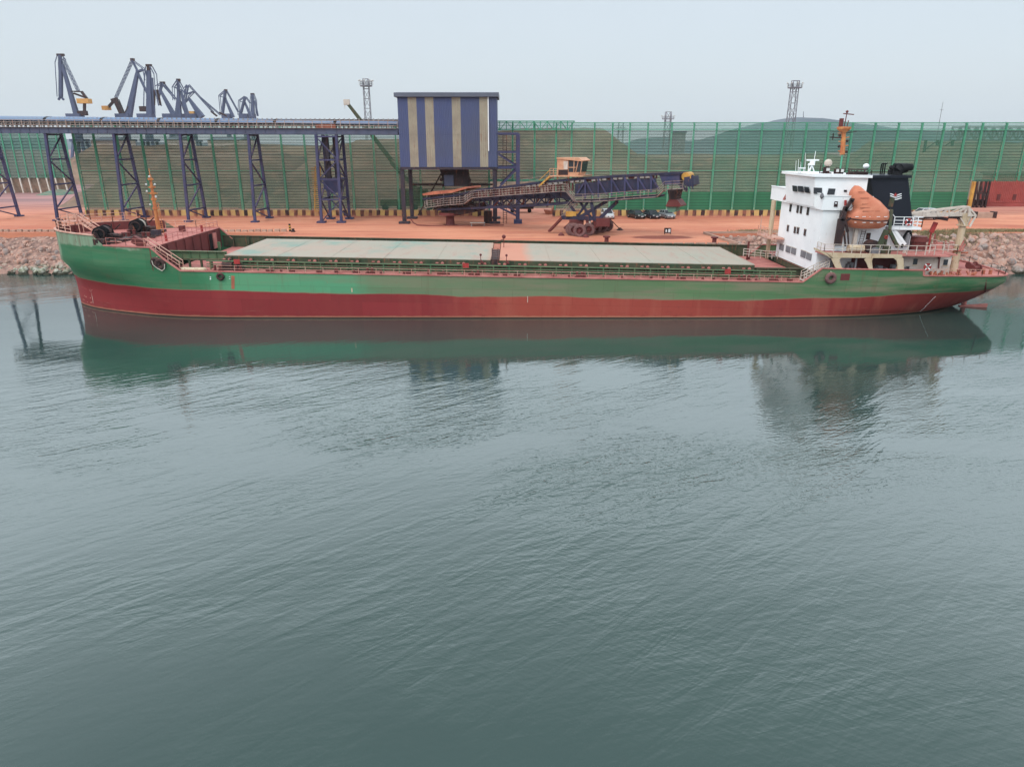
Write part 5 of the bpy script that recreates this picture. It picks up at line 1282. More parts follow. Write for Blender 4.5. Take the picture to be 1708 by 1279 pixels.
for x in (-3.4, -.6): mb.bar(P(x, 77.5, 4.5), P(x, 77.5, 6.4), .07); mb.sphere(P(x, 77.5, 6.5), .14, 8, 5); mb.bar(P(x, 77.5, 5.9), P(x + .25, 77.5, 5.6), .2)
mb.bar(P(-2.3, 88, 6.4), P(-1.0, 88, 6.9), .08); mb.bar(P(-1.0, 88, 5.9), P(-1.0, 88, 7.2), .08); mb.sphere(P(-1.0, 88, 7.2), .25, 8, 5)
split_build(mb, 'hatch_clamp', 'maroon', ship)
# side pipes and rails along the near deck
mb = MB(); ym = NY + 1.35
for z, r_ in ((5.42, .07), (5.1, .05), (4.84, .05)): mb.tube(P(-33, ym, z), P(30.8, ym, z), r_, 6)
for i in range(38): x = -32.6 + i * 1.7; mb.bar(P(x, ym, 4.48), P(x, ym, 5.45), .11)
mb.build('deck_piping', 'ship_green', ship)
mb = MB()
for i in range(25): x = -35 + i * .0; 
for x in (-35.3, -34.0, -32.9, -31.0): mb.bar(P(x, ym + 1.1, 4.48), P(x, ym + 1.1, 5.35), .2)
mb.bar(P(-36, ym + 1.1, 5.36), P(-29, ym + 1.1, 5.36), .3, .14); mb.build('pipe_support', 'ship_green_dark', ship)
mb = MB(); rail(mb, [P(-31.5, NY + .25, 4.5), P(30.8, NY + .25, 4.5)], .62, 1.9, 2, .018); mb.build('side_railing', 'peach_rail', ship)
mb = MB(); rr = random.Random(11)
for i in range(46):
    x = rr.uniform(-32, 30); z = 4.5
    if rr.random() < .5: mb.tube(P(x, NY + .6, z), P(x, NY + .6, z + rr.uniform(.25, .5)), .14, 8)
    else: mb.hexa([P(x, NY + .5, z), P(x + .5, NY + .5, z), P(x + .5, NY + .9, z), P(x, NY + .9, z), P(x, NY + .5, z + .25), P(x + .5, NY + .5, z + .25), P(x + .5, NY + .9, z + .25), P(x, NY + .9, z + .25)])
for x in (-31.8, -29.6, -15.5, 7, 25, 28): 
    for dx in (0, .5): mb.tube(P(x + dx, NY + .6, 4.5), P(x + dx, NY + .6, 5.1), .14, 10)
    mb.hexa([P(x - .25, NY + .4, 4.5), P(x + .75, NY + .4, 4.5), P(x + .75, NY + .8, 4.5), P(x - .25, NY + .8, 4.5), P(x - .25, NY + .4, 4.58), P(x + .75, NY + .4, 4.58), P(x + .75, NY + .8, 4.58), P(x - .25, NY + .8, 4.58)])
split_build(mb, 'deck_fitting', 'maroon', ship)
for px, py in ((395, 436.5), (777, 443), (1214, 453)):
    a = atY(px, py, NY + .9); MB().box(a.x - .32, a.x + .32, a.y - .03, a.y + .03, a.z - .25, a.z + .25).build('hydrant_sign', 'red', ship)
# items on the fore main deck
mb = MB(); rr = random.Random(5)
for i in range(9): a = atY(rr.uniform(306, 338), rr.uniform(446, 451), NY + 1.0); a.z = zw(4.55, a.x); mb.sphere(a, rr.uniform(.25, .45), 8, 5, (1.4, 1, .5))
o = mb.build('canvas_bundle', 'cream'); tag(o, 'pale canvas bundle lying on the ship side deck below the bow stair', 'canvas')
mb = MB(); a = P(-30.4, NY + 1.4, 4.5)
mb.box(a.x - 1.2, a.x + 1.4, a.y - .3, a.y + .4, a.z, a.z + .25); mb.tube(a + V((-.9, 0, .5)), a + V((.2, 0, .5)), .35, 12); mb.tube(a + V((.5, 0, .5)), a + V((1.2, 0, .5)), .3, 12); mb.bar(a + V((0, 0, .3)), a + V((0, 0, 1.2)), .12); mb.build('side_winch', 'steel_dark', ship)
# bow stair
mb = MB(); A = P(-39.0, NY + .6, 6.9); B = P(-35.6, NY + .6, 4.5)
for dy in (0, .9): mb.bar(A + V((0, dy, 0)), B + V((0, dy, 0)), .08, .3)
for i in range(1, 10): c = A.lerp(B, i / 10); mb.bar(c + V((0, .05, 0)), c + V((0, .85, 0)), .32, .05)
s_ = mb.build('bow_stair', 'maroon', ship)
mb = MB()
for dy in (0, .9):
    mb.bar(A + V((0, dy, .9)), B + V((0, dy, .9)), .07); mb.bar(A + V((0, dy, .5)), B + V((0, dy, .5)), .05)
    for i in range(4): c = A.lerp(B, i / 3) + V((0, dy, 0)); mb.bar(c, c + V((0, 0, .9)), .06)
mb.build('handrail', 'peach_rail', s_)
# forecastle rails
mb = MB(); yl = [(-43.4, 8.2), (-41, 8.8), (-38.8, 9.0)]
rail(mb, [P(x, SY - b, 6.9) for x, b in yl], .8, 1.0, 2, .022)
rail(mb, [P(-38.3, NY + 1.9, 6.9), P(-38.3, FYs - .4, 6.9)], .85, 1.3, 2, .022); mb.build('forecastle_railing', 'deck_pink', ship)
mb = MB(); rail(mb, [P(x, SY + b, 6.9) for x, b in ((-44.5, 7.9), (-41, 8.9), (-38.4, 9.2))], .95, 1.2, 3, .03); mb.build('far_railing', 'peach_rail', ship)
mb = MB(); bow = [P(s[0] + .15, SY - s[1] + .12, s[4]) for s in full if s[0] < -47.8][::-1][::3]; bow2 = [P(s[0] + .15, SY + s[1] - .12, s[4]) for s in full if s[0] < -44.8][::3]
rail(mb, bow + bow2, 1.05, 1.1, 3, .032)
mb.build('bow_railing', 'peach_rail', ship)
mb = MB(); A = P(-50.6, SY - .5, 8.5); B = P(-47.5, SY - 1.6, 6.95)
for dy in (0, .8):
    mb.bar(A + V((0, dy, .7)), B + V((0, dy, .7)), .09); mb.bar(A + V((0, dy, 0)), B + V((0, dy, 0)), .09, .22); mb.bar(A + V((0, dy, -1.6)), A + V((0, dy, .8)), .08); mb.bar(B + V((0, dy, 0)), B + V((0, dy, .8)), .08)
for i in range(8): c = A.lerp(B, i / 8); mb.bar(c, c + V((0, .8, 0)), .25, .05)
mb.bar(A + V((-1.8, .4, 0)), A + V((0, .4, 0)), 1.2, .08); rail(mb, [A + V((-1.8, -.2, 0)), A + V((0, -.2, 0))], .8, .9, 2, .035); rail(mb, [A + V((-1.8, 1.1, 0)), A + V((0, 1.1, 0))], .8, .9, 2, .035)
mb.build('lookout_step', 'peach_rail', ship)
# windlasses
def windlass(px, py, dy, lab, rr=.78, sand=False):
    c = atY(px, py, 80 + dy); c.z = zw(6.9, c.x) + rr + .12
    root = MB()
    root.box(c.x - 1.0, c.x + 2.4, c.y - 2.0, c.y + 2.0, c.z - rr - .12, c.z - rr + .1); root.box(c.x + .5, c.x + 1.3, c.y - .4, c.y + .6, c.z - rr, c.z - .1); root.tube((c.x + 1.4, c.y - .2, c.z - .3), (c.x + 2.2, c.y - .2, c.z - .3), .25, 10)
    for yy in (-1.7, -.5, 1.5): root.prism([(c.x - .6, c.y + yy, c.z - rr), (c.x + .6, c.y + yy, c.z - rr), (c.x + .2, c.y + yy, c.z + .2), (c.x - .2, c.y + yy, c.z + .2)], (0, .16, 0))
    o = tag(root.build('windlass', 'steel_dark', ship), lab)
    MB().lathe(c, (.25, -1, 0), [(-1.5, 0), (-1.5, .5), (-1.2, .5), (-1.2, rr), (-1.08, rr), (-1.08, .62), (.2, .62), (.2, rr), (.34, rr), (.34, .5), (1.25, .45), (1.25, .75), (1.33, .78), (1.33, 0)], 24).build('drum', 'black', o, smooth=True, angle=40)
    MB().lathe(c, (.25, -1, 0), [(-1.05, .64), (-1.05, rr * .85), (.16, rr * .85), (.16, .64)], 24).build('rope_wrap', 'rope' if sand else 'steel_dark', o)
    mb = MB(); mb.torus(c + V((.33, -1.35, 0)), (.25, -1, 0), .5, .09); mb.bar(c + V((1.2, -.4, .3)), c + V((1.3, -.4, 1.0)), .1); mb.bar(c + V((1.2, .3, .3)), c + V((1.9, .3, .9)), .1); split_build(mb, 'gear', 'steel_dark', o)
windlass(171, 383, 0, 'nearer dark windlass drum'); windlass(230, 373, 7.5, 'farther windlass with rope on its drum', sand=True)
mb = MB()
for px, py in ((147, 390), (205, 386), (214, 381), (238, 385)):
    a = atY(px, py, 81 + (390 - py) * .5); a.z = zw(6.9, a.x)
    for dx in (0, .6): mb.tube(a + V((dx, 0, 0)), a + V((dx, 0, .55)), .17, 10); mb.tube(a + V((dx, 0, .5)), a + V((dx, 0, .6)), .22, 10)
    mb.box(a.x - .3, a.x + .9, a.y - .3, a.y + .3, a.z, a.z + .08)
split_build(mb, 'bitts', 'maroon', ship)
mb = MB(); rr = random.Random(8)
for k in range(5):
    pts = []; 
    for i in range(14): x = -46 + i * .36 + rr.uniform(-.1, .1); pts.append(P(x, 83 + k * .45 + math.sin(i * .7 + k) * .35, 6.98))
    mb.path(pts, .07, 5)
o = mb.build('mooring_rope', 'steel_dark'); tag(o, 'dark mooring ropes strewn on the bow deck between the windlasses', 'rope')
mb = MB(); pts = [P(-46.9, 79, 7.3), P(-44.5, 78.2, 7.15), P(-42.5, 78.2, 7.1)]; mb.path(pts, .05, 5)
o = mb.build('mooring_rope', 'peach_rail'); tag(o, 'single pale rope leading from the nearer windlass to the bow deck edge', 'rope')
a = atY(180, 409, SY - 8.0); mb = MB(); c = P(-43.9, NY + 1.5, 6.9); mb.box(c.x - .9, c.x + .6, c.y - .2, c.y + .4, c.z, c.z + .6); mb.tube(c + V((-.4, -.3, .4)), c + V((-.4, .3, .4)), .22, 10); mb.tube(c + V((.2, -.3, .4)), c + V((.2, .3, .4)), .22, 10); mb.build('fairlead', 'steel_dark', ship)
mb = MB(); c = P(-39.7, NY + 1.0, 7.35); q = Matrix.Rotation(R(28), 3, 'Y')
mb.hexa([c + q @ V(a) for a in ((-.65, -.3, -.4), (.65, -.3, -.4), (.65, .3, -.4), (-.65, .3, -.4), (-.65, -.3, .4), (.65, -.3, .4), (.65, .3, .4), (-.65, .3, .4))]); mb.build('vent_box', 'maroon', ship)
for px, py in ((336, 379), (277, 396)): a = atY(px, py, 90 if px > 300 else 81); MB().tube((a.x, a.y, zw(6.9, a.x)), (a.x, a.y, zw(7.7, a.x)), .16, 8).build('fire_extinguisher', 'red', ship)
a = atX(302, 378, -41); a = P(-41, 89.5, 7.0); MB().box(a.x - .3, a.x + .3, a.y, a.y + .6, a.z - .1, a.z + .6).build('deck_box', 'maroon', ship)
# foremast
b0 = atY(252, 386, 86.0); tp = atY(250, 292, 86.0); b0 = V((tp.x, 86, zw(6.9, tp.x))); mb = MB(); mb.tube(b0, tp, .24, 10, .12)
for k, w__ in ((.93, .35), (.8, .9), (.7, 1.1), (.6, .5), (.45, .6)): c = b0.lerp(tp, k); mb.bar(c - V((w__ / 2, 0, 0)), c + V((w__ / 2, 0, 0)), .09); mb.tube(c - V((0, 0, .1)), c + V((0, 0, .12)), .32, 8)
mb.bar(tp, tp + V((0, 0, .7)), .06)
fm = mb.build('foremast', 'mast_orange', ship)
for k, dx in ((.83, -.5), (.83, .5), (.72, -.55), (.63, .4), (.5, -.4), (.96, 0)): c = b0.lerp(tp, k) + V((dx, -.2, .1)); MB().sphere(c, .13, 8, 6).build('mast_light', 'lamp', fm)
mb = MB(); mb.box(b0.x - .4, b0.x + .5, b0.y - 1.2, b0.y - .4, b0.z, b0.z + .7); mb.build('mast_cabinet', 'navy_dark', fm)
mb = MB()
for dx in (.28, .6): mb.bar(b0 + V((dx, 0, 0)), b0.lerp(tp, .55) + V((dx * .7, 0, 0)), .05)
for i in range(16): c = b0.lerp(tp, .55 * i / 16); mb.bar(c + V((.28, 0, 0)), c + V((.6, 0, 0)), .04)
mb.build('mast_ladder', 'mast_orange', fm)
# anchor recess on far bow, draught marks, numbers
c = V((-52.2, 87.2, 4.6)); mb = MB(); mb.sphere(c, 1.05, 16, 10, (.95, 1.3, 1.0)); mb.bar(c + V((.2, 0, .6)), c + V((.8, 0, 2.0)), 1.0, .9, .5); mb.build('bow_anchor_bolster', 'ship_green', ship, smooth=True, angle=70)
def onhull(px, py, out_=.02):
    """nearest hull surface point seen at a photo pixel"""
    d = ray(px, py); o = V((0, 0, CH)); best = None
    lo, hi = 60.0, 100.0
    for i in range(400):
        t = 70 + i * .06; q = o + d * t; zl = q.z + TR * q.x
        # half breadth at q
        bb = hb(q.x, q.z)
        if bb is not None and q.y >= SY - bb: return q - d.normalized() * out_
    return None
def hb(x, z):
    pr = None
    for s in S:
        Xd, bd, Xw, bw, top = s; stern = Xd > 36
        t = max(0, min(1, z / (4.5 - TR * Xd))); e = t ** hexp(Xd)
        X_ = Xw + (Xd - Xw) * e; b_ = bw + (bd - bw) * e
        if pr and pr[0] <= x <= X_: return pr[1] + (b_ - pr[1]) * (x - pr[0]) / max(1e-6, X_ - pr[0])
        pr = (X_, b_)
    return None
def stroke(mb, pts, w_, th=.012):
    pts = [(a[0] + (b[0] - a[0]) * k / 4, a[1] + (b[1] - a[1]) * k / 4) for a, b in zip(pts[:-1], pts[1:]) for k in range(4)] + [pts[-1]]
    q = [onhull(*p_) for p_ in pts]; q = [a for a in q if a]
    for a, b in zip(q[:-1], q[1:]): mb.bar(a, b, th, w_) if abs((b - a).z) < .3 * (b - a).length else mb.bar(a, b, w_, th)
mb = MB()
for k, y in enumerate((478, 491, 499)):
    stroke(mb, [(135.5 + k * .8 + 1.5, y), (139 + k, y + 1.5), (144, y + 4), (150, y + 6), (154, y + 5)], .09)
mb.build('bow_scrape_mark', 'peach_rail', hull)
mb = MB(); stroke(mb, [(151, 481), (153, 490), (154.5, 498), (156, 506)], .06); mb.build('draught_mark_line', 'white_dirty', hull)
mb = MB()
for i in range(13):
    t_ = i / 13; x, y = 1535 + 26 * t_, 519.5 - 26 * t_; stroke(mb, [(x, y), (x + 1.0, y - 1.0)], .10)
mb.build('stern_draught_mark', 'white', hull)
def digit1(px, py, s=1.0):
    mb = MB(); stroke(mb, [(px, py - 3 * s), (px, py + 3 * s)], .13); stroke(mb, [(px - 1.2 * s, py - 1.8 * s), (px, py - 3 * s)], .12); stroke(mb, [(px - 1.8 * s, py + 3 * s), (px + 1.8 * s, py + 3 * s)], .13); mb.build('painted_numeral', 'white', hull)
digit1(351, 463.5); digit1(383, 463.5)
mb = MB(); stroke(mb, [(388.5, 460), (388.5, 482)], .34); mb.build('rust_streak', 'canopy_orange', hull)
mb = MB(); stroke(mb, [(1643, 466), (1642, 487)], .32); stroke(mb, [(1410, 459), (1410, 466)], .8); mb.build('rust_patch', 'maroon', hull)
a = onhull(1410, 462, .04); MB().box(a.x - .5, a.x + .45, a.y - .05, a.y + .1, a.z - .35, a.z + .35).build('rusty_plate', 'maroon', hull)
a = onhull(587, 484, .03); MB().box(a.x - .07, a.x + .07, a.y - .04, a.y + .1, a.z - .22, a.z + .22).build('pipe_outlet', 'cream', hull)
a = onhull(880, 494, .03); b = onhull(880, 529, .03); MB().bar(a, a.lerp(b, .3), .06, .03).build('draught_scale', 'white_dirty', hull); 
# rudder
a = V((53.8, 81.4, .25)); mb = MB(); mb.prism([V((51.9, 81.3, -.6)), V((55.1, 81.0, -.6)), V((55.2, 81.0, .38)), V((52.2, 81.3, .1))], (0, .35, 0)); mb.tube((53.0, 81.9, 0), (53.0, 82.2, 1.6), .28, 10); mb.build('rudder', 'deck_pink', ship)
# tyres
def tyre(px, py, r, lab, rope_to=None, off=.18, m_='rubber'):
    a = onhull(px, py, .0); a = a + V((0, -off, 0)); t = thing('tyre_fender', lab, 'tyre', tuple(a), 0, 'tyre fenders hung on the hull')
    MB().torus(a, (.1, -1, -.05), r * .68, r * .34, 24, 10).build('tyre', m_, t, smooth=True)
    if rope_to: q = onhull(*rope_to); q = q + V((0, -.1, 0)); MB().path([a + V((0, -.1, r * .6)), q], .04).build('hanging_rope', 'rope', t)
tyre(368.5, 461, .42, 'black tyre hung near the forward end of the green hull side', (369, 455))
tyre(1384.5, 463.5, .62, 'large dusty tyre hung at the bulwark step below the bridge block', (1385, 452), m_='rubber_dusty')
tyre(261, 437, .55, 'black tyre by the bow stair, left of its pair', (263, 428)); tyre(268, 440, .6, 'black tyre by the bow stair, right of its pair', (270, 432))
mb = MB(); pts = [onhull(*p_) for p_ in ((256, 434), (258, 441), (264, 446), (273, 451), (277, 447), (277, 440))]; mb.path([q + V((0, -.35, 0)) for q in pts], .05); o = mb.build('fender_rope', 'rope'); tag(o, 'pale loop of rope round the pair of tyres by the bow stair', 'rope')
# ------------------------------------------------------------------ superstructure
BX = 33.2; HN, HF = 77.7, 90.0
def blk(mb, x0, x1, y0, y1, z0, z1, ex=0):
    return mb.hexa([P(x0, y0, z0), P(x1, y0, z0), P(x1, y1, z0), P(x0, y1, z0), P(x0, y0, z1), P(x1, y0, z1), P(x1, y1, z1), P(x0, y1, z1)])
acc_ = blk(MB(), BX, 40.6, HN + .9, HF, 4.5, 11.9); blk(acc_, BX - .02, 37.0, HN, HN + .9, 5.5, 7.55)
ab = acc_.build('accommodation_block', 'white', ship)
mb = MB(); blk(mb, BX - .1, BX - .021, HN, HF + .1, 4.5, 5.25); blk(mb, BX - .1, 34.8, HN - .07, HN - .01, 4.5, 5.25); mb.build('green_base_band', 'ship_green_dark', ab)
# near strip of the block: full height fore part
mb = MB(); blk(mb, BX - .02, 35.0, HN, HN + .88, 7.6, 11.88); mb.build('fore_corner', 'white', ab)
mb = MB(); blk(mb, 35.02, 40.5, HN + .6, HN + .88, 10.75, 10.83); blk(mb, 36.9, 37.3, HN, HN + .4, 7.7, 11.88); mb.build('shelf_and_post', 'white_dirty', ab)
def frontwin(px, py, w_, h_, m_='glass', name='window'):
    a = atX(px, py, BX - .05); o = MB().box(BX - .09, BX - .02, a.y - w_ / 2, a.y + w_ / 2, a.z - h_ / 2, a.z + h_ / 2).build(name, m_, ab)
    MB().box(BX - .07, BX - .025, a.y - w_ / 2 - .1, a.y + w_ / 2 + .1, a.z + h_ / 2 + .01, a.z + h_ / 2 + .08).build('drip_moulding', 'white_dirty', o)
for px, py in ((1318.5, 347), (1330.5, 349), (1336, 350), (1347.5, 352.5)): frontwin(px, py, .5, .85)
for px, py in ((1314, 381), (1325.7, 384), (1330.8, 385), (1342.5, 388)): frontwin(px, py, .5, .7)
for px, py in ((1303.5, 412.5), (1314.5, 416), (1323.5, 419), (1339.5, 424), (1349, 428)): frontwin(px, py, 1.35, .72, 'steel_grey')
a = atY(1382, 392, HN + .9); MB().box(a.x - .22, a.x + .22, HN + .82, HN + .89, a.z - .32, a.z + .32).build('side_window', 'steel_dark', ab)
a = atY(1448, 394, HN + .9); MB().box(a.x - .22, a.x + .22, HN + .82, HN + .89, a.z - .35, a.z + .35).build('side_window', 'steel_dark', ab)
# far side platform at first tier
mb = MB(); blk(mb, 31.4, BX - .1, 87.5, 92.5, 7.5, 7.7); rail(mb, [P(31.5, 87.6, 7.7), P(31.5, 92.4, 7.7)], 1.0, 1, 3, .03); mb.bar(P(31.7, 92.2, 7.7), P(31.7, 92.2, 10.0), .1); mb.build('far_platform', 'peach_rail', ship)
mb = MB(); mb.tube(P(32.7, 91.3, 7.7), P(32.7, 91.3, 11.9), .28, 10); mb.tube(P(33.0, 92.3, 4.5), P(33.0, 92.3, 7.5), .25, 10); mb.build('wing_support_post', 'cream', ship)
mb = MB(); rr = random.Random(4)
mb.tube(P(30.4, 91.8, 4.5), P(30.4, 91.8, 5.5), .22, 10)
mb.bar(P(30, 91, 4.5), P(30, 91, 6.8), .2); split_build(mb, 'far_deck_machinery', 'maroon', ship)
mb = MB(); rail(mb, [P(29.3, 90.5, 5.0), P(31.6, 88.7, 5.0), P(33, 88.7, 5.0)], .95, .8, 3, .035); mb.build('far_stair_rail', 'white_dirty', ship)
# bridge wing deck with bulwark
WX = 32.9
mb = MB(); blk(mb, WX, 38.2, HN - .25, 93.2, 11.9, 12.05); blk(mb, WX, WX + .12, HN - .25, 93.2, 12.052, 13.5); blk(mb, WX + .122, 38.2, HN - .25, HN - .13, 12.052, 13.35); blk(mb, WX + .122, 38.2, 93.08, 93.2, 12.052, 13.5)
mb.bar(P(WX + .02, HN - .2, 13.53), P(WX + .02, 93.2, 13.53), .22, .08); mb.bar(P(WX, HN - .2, 13.37), P(38.2, HN - .2, 13.37), .22, .07); mb.build('bridge_wing', 'white', ship)
wg = MB(); a = atX(1310, 334, WX); b = atX(1342, 340, WX); wg.bar(V((WX - .03, a.y, a.z + .12)), V((WX - .03, b.y, b.z + .05)), .03, .09)
rr = random.Random(2)
for i in range(9):
    t_ = .2 + i * .085; c = a.lerp(b, t_); wg.bar(V((WX - .03, c.y, c.z + .2)), V((WX - .03, c.y + .18, c.z + .34)), .03, .1)
wg.build('faded_lettering', 'steel_dark', ship)
MB().prism([V((WX - .05, y, z)) for y, z in ((atX(1313, 319, WX).y, atX(1313, 321, WX).z), (atX(1306, 333, WX).y, atX(1306, 333, WX).z), (atX(1309, 333, WX).y, atX(1309, 334, WX).z), (atX(1318, 321, WX).y, atX(1318, 322, WX).z))], (.03, 0, 0)).build('dirt_streak', 'deck_pink', ship)
# wheelhouse with raked front
X0, X1, Y0, Y1 = 32.35, 38.1, 79.0, 87.6
mb = MB(); pts = [(X0 + .35, Y0 + .1), (X1, Y0), (X1, Y1), (X0 + .35, Y1), ]
mb.hexa([P(X0 + .45, Y0 + .05, 12.06), P(X1, Y0, 12.06), P(X1, Y1, 12.06), P(X0 + .45, Y1, 12.06), P(X0, Y0, 15.2), P(X1, Y0, 15.2), P(X1, Y1, 15.2), P(X0, Y1, 15.2)])
wh = mb.build('wheelhouse', 'white', ship)
mb = MB(); blk(mb, X0 - .35, X1 + .3, Y0 - .3, Y1 + .3, 15.21, 15.5); mb.build('wheelhouse_roof', 'white', wh)
mb = MB(); rail(mb, [P(X1 - 2.2, Y0 - .1, 15.5), P(X1 + .2, Y0 - .1, 15.5), P(X1 + .2, Y1, 15.5)], .5, .8, 2, .03); blk(mb, X1 - 2.2, X1 - .1, Y0 + .1, Y0 + .6, 15.5, 15.72); mb.build('roof_rail', 'steel_dark', wh)
def wq(pts, X_=None, Y_=None, m_='glass', name='window', d=(0, .06, 0)):
    q = [atY(x, y, Y_) if Y_ else atX(x, y, X_) for x, y in pts]; return MB().prism(q, d).build(name, m_, wh)
for pts in ([(1322, 309.5), (1329, 310.3), (1330, 320), (1322.5, 319.3)], [(1331, 310.3), (1339.5, 311), (1341, 321), (1332, 320)], [(1341.5, 311.5), (1349, 312.4), (1351, 322.3), (1343, 321.3)]):
    wq(pts, X_=X0 + .10, d=(-.04, 0, 0))
for pts in ([(1357, 313), (1371, 313.6), (1371, 324), (1357, 323.4)], [(1382, 314.6), (1393.5, 315), (1391.5, 325), (1379.5, 324.6)], [(1407.5, 317), (1412.5, 317), (1412.5, 320.5), (1407.5, 320.3)]):
    wq(pts, Y_=Y0 - .03, d=(0, -.03, 0))
MB().prism([atY(x, y, HN - .26) for x, y in ((1392, 336), (1397.5, 336.3), (1396.5, 345.5), (1390.5, 345))], (0, -.05, 0)).build('vent_grille', 'steel_dark', ship)
MB().prism([atY(x, y, HN - .3) for x, y in ((1392.8, 338), (1396, 338.2), (1395.5, 340), (1392.5, 339.8))], (0, -.05, 0)).build('vent_slat', 'white', ship)
a = atY(1410.5, 334, HN - .4); b = atY(1410, 343, HN - .4); MB().tube(a, b, .13, 8).build('fire_extinguisher', 'red', ship)
a = atY(1371, 327, HN - .3); MB().lathe(a, (0, 0, -1), [(-.3, .08), (0, .22), (.1, .22), (.35, .02)], 8).build('side_lamp', 'steel_grey', ship)
# roof gear
def RP(px, py, Y=82.0): return atY(px, py, Y)
rz = lambda px, Y=82.0: P(RP(px, 300, Y).x, Y, 15.5)
mb = MB(); a = rz(1350.5); tpp = RP(1354.5, 276); mb.bar(a + V((-.35, 0, 0)), tpp, .1); mb.bar(a + V((.45, 0, 0)), tpp, .1); mb.bar(a + V((0, .4, 0)), tpp, .08); mb.tube(tpp, tpp + V((0, 0, .45)), .28, 10); mb.bar(tpp + V((-.68, 0, .55)), tpp + V((.68, 0, .55)), .14, .16); mb.tube(tpp + V((.15, 0, .5)), tpp + V((.2, 0, 1.5)), .03, 6)
mb.build('radar_scanner', 'white', wh)
for px, py in ((1325.5, 268), (1333.5, 270), (1341, 255), (1329.5, 266)): a = rz(px); q = RP(px + 2.5, py); MB().tube(a, q, .03, 6, .015).build('whip_antenna', 'white', wh)
mb = MB(); a = rz(1331); mb.box(a.x - .1, a.x + .6, a.y - .2, a.y + .2, a.z + .45, a.z + .55); mb.bar(a, a + V((0, 0, .5)), .07); mb.bar(a + V((.5, 0, 0)), a + V((.5, 0, .5)), .07); mb.bar(rz(1346), rz(1346) + V((0, 0, .9)), .06); mb.sphere(rz(1346) + V((0, 0, .9)), .12, 8, 5); mb.build('antenna_frame', 'white', wh)
a = rz(1376, 81); mb = MB(); mb.tube(a, a + V((0, 0, .7)), .35, 10); mb.box(a.x - .5, a.x + .5, a.y - .3, a.y + .3, a.z, a.z + .12); mb.bar(a + V((-.7, 0, 0)), a + V((-.65, 0, 1.1)), .07); o = mb.build('searchlight_base', 'steel_dark', wh); MB().sphere(a + V((.1, 0, 1.1)), .42, 12, 8).build('satellite_dome', 'white_dirty', o, smooth=True); MB().box(a.x - .15, a.x + .2, a.y - .42, a.y - .36, a.z + .3, a.z + .6).build('lamp_face', 'lamp', o)
for px in (1393, 1401): a = rz(px, 81); mb = MB(); mb.tube(a, a + V((0, 0, .55)), .27, 10); o = mb.build('floodlight', 'steel_dark', wh); MB().box(a.x - .15, a.x + .15, a.y - .32, a.y - .28, a.z + .2, a.z + .5).build('lamp_face', 'lamp', o)
a = P(RP(1443, 300, 83).x, 83, 12.1); q = RP(1444, 282, 83); mb = MB(); mb.bar(a, q, .1); mb.bar(q + V((-.35, 0, -1.3)), q + V((.5, 0, -1.3)), .06); mb.bar(a + V((.75, 0, 1.5)), a + V((.8, 0, 3.3)), .05); mb.sphere(a + V((.8, 0, 3.3)), .13, 8, 5)
o = mb.build('aerial_pole', 'steel_grey', ship); MB().sphere(q + V((0, 0, .3)), .33, 14, 9, (1, 1, .85)).build('satellite_dome', 'white', o, smooth=True)
# signal mast on the wheelhouse (yellow top)
mx = atY(1405, 258, 85.0); mt_ = atY(1408, 212, 85.0); mb = MB(); mb.tube(P(mx.x, 85, 15.5), mx, .09, 8); mb.build('mast_stem', 'green_post', wh)
mb = MB(); mb.tube(mx, mt_, .28, 10, .22); mb.lathe(mt_, (0, 0, 1), [(-.6, .3), (-.2, .75), (0, .75), (.05, 0)], 12)
for k, d_ in ((.1, -.4), (.3, .45), (.45, -.4), (.6, .5), (.75, -.5)): c = mx.lerp(mt_, k); mb.bar(c, c + V((d_ * 1.3, 0, .1)), .09)
sm = mb.build('signal_mast', 'mast_orange', wh)
mb = MB(); c = mx.lerp(mt_, .6); mb.bar(c, c + V((-1.6, 0, .1)), .12); mb.bar(c + V((-1.2, 0, -.2)), c + V((-1.2, 0, .5)), .1); mb.bar(c + V((0, 0, .5)), c + V((1.4, 0, .7)), .08)
for k in range(5): mb.sphere(mx.lerp(mt_, .1 + k * .2) + V((-.45 if k % 2 else .45, 0, 0)), .17, 8, 5)
split_build(mb, 'navigation_light', 'steel_dark', sm)
mb = MB(); c = mt_; mb.bar(c + V((-.4, 0, 0)), c + V((-.4, 0, .9)), .35, .35); mb.bar(c + V((.3, 0, 0)), c + V((.4, 0, .7)), .07); mb.tube(c, c + V((.1, 0, 1.5)), .05, 6); mb.bar(c + V((-.3, 0, 1.4)), c + V((.9, 0, 1.3)), .1); mb.sphere(c + V((.1, 0, 1.6)), .16, 8, 5)
mb.build('mast_head', 'maroon', sm)
# funnel
m_f = [(1452, 296), (1515, 297), (1523, 380), (1466, 380)]
FYn = 79.4; q = [atY(x, y, FYn) for x, y in m_f]; mb = MB(); far = [p + V((0, 4.2, 0)) for p in q]
mb.add(q + far, [(0, 1, 2, 3), (4, 5, 6, 7), (0, 1, 5, 4), (1, 2, 6, 5), (2, 3, 7, 6), (3, 0, 4, 7)])
fn = mb.build('funnel', 'funnel', ship)
a, b = atY(1451, 293, FYn), atY(1519, 293.5, FYn); MB().box(a.x, b.x, FYn - .25, FYn + 4.45, a.z - .25, a.z + .02).build('funnel_cap', 'funnel', fn)
mb = MB(); Yp = FYn + 2
mb.path([atY(1487, 294, Yp), atY(1488, 283, Yp), atY(1491, 279, Yp), atY(1510, 279, Yp)], .42, 12); mb.tube(atY(1508, 279, Yp), atY(1521, 279.5, Yp), .42, 12, .36)
mb.path([atY(1496, 294, Yp - 1), atY(1498, 286, Yp - 1), atY(1503, 282, Yp - 1), atY(1512, 280.5, Yp - 1)], .5, 12)
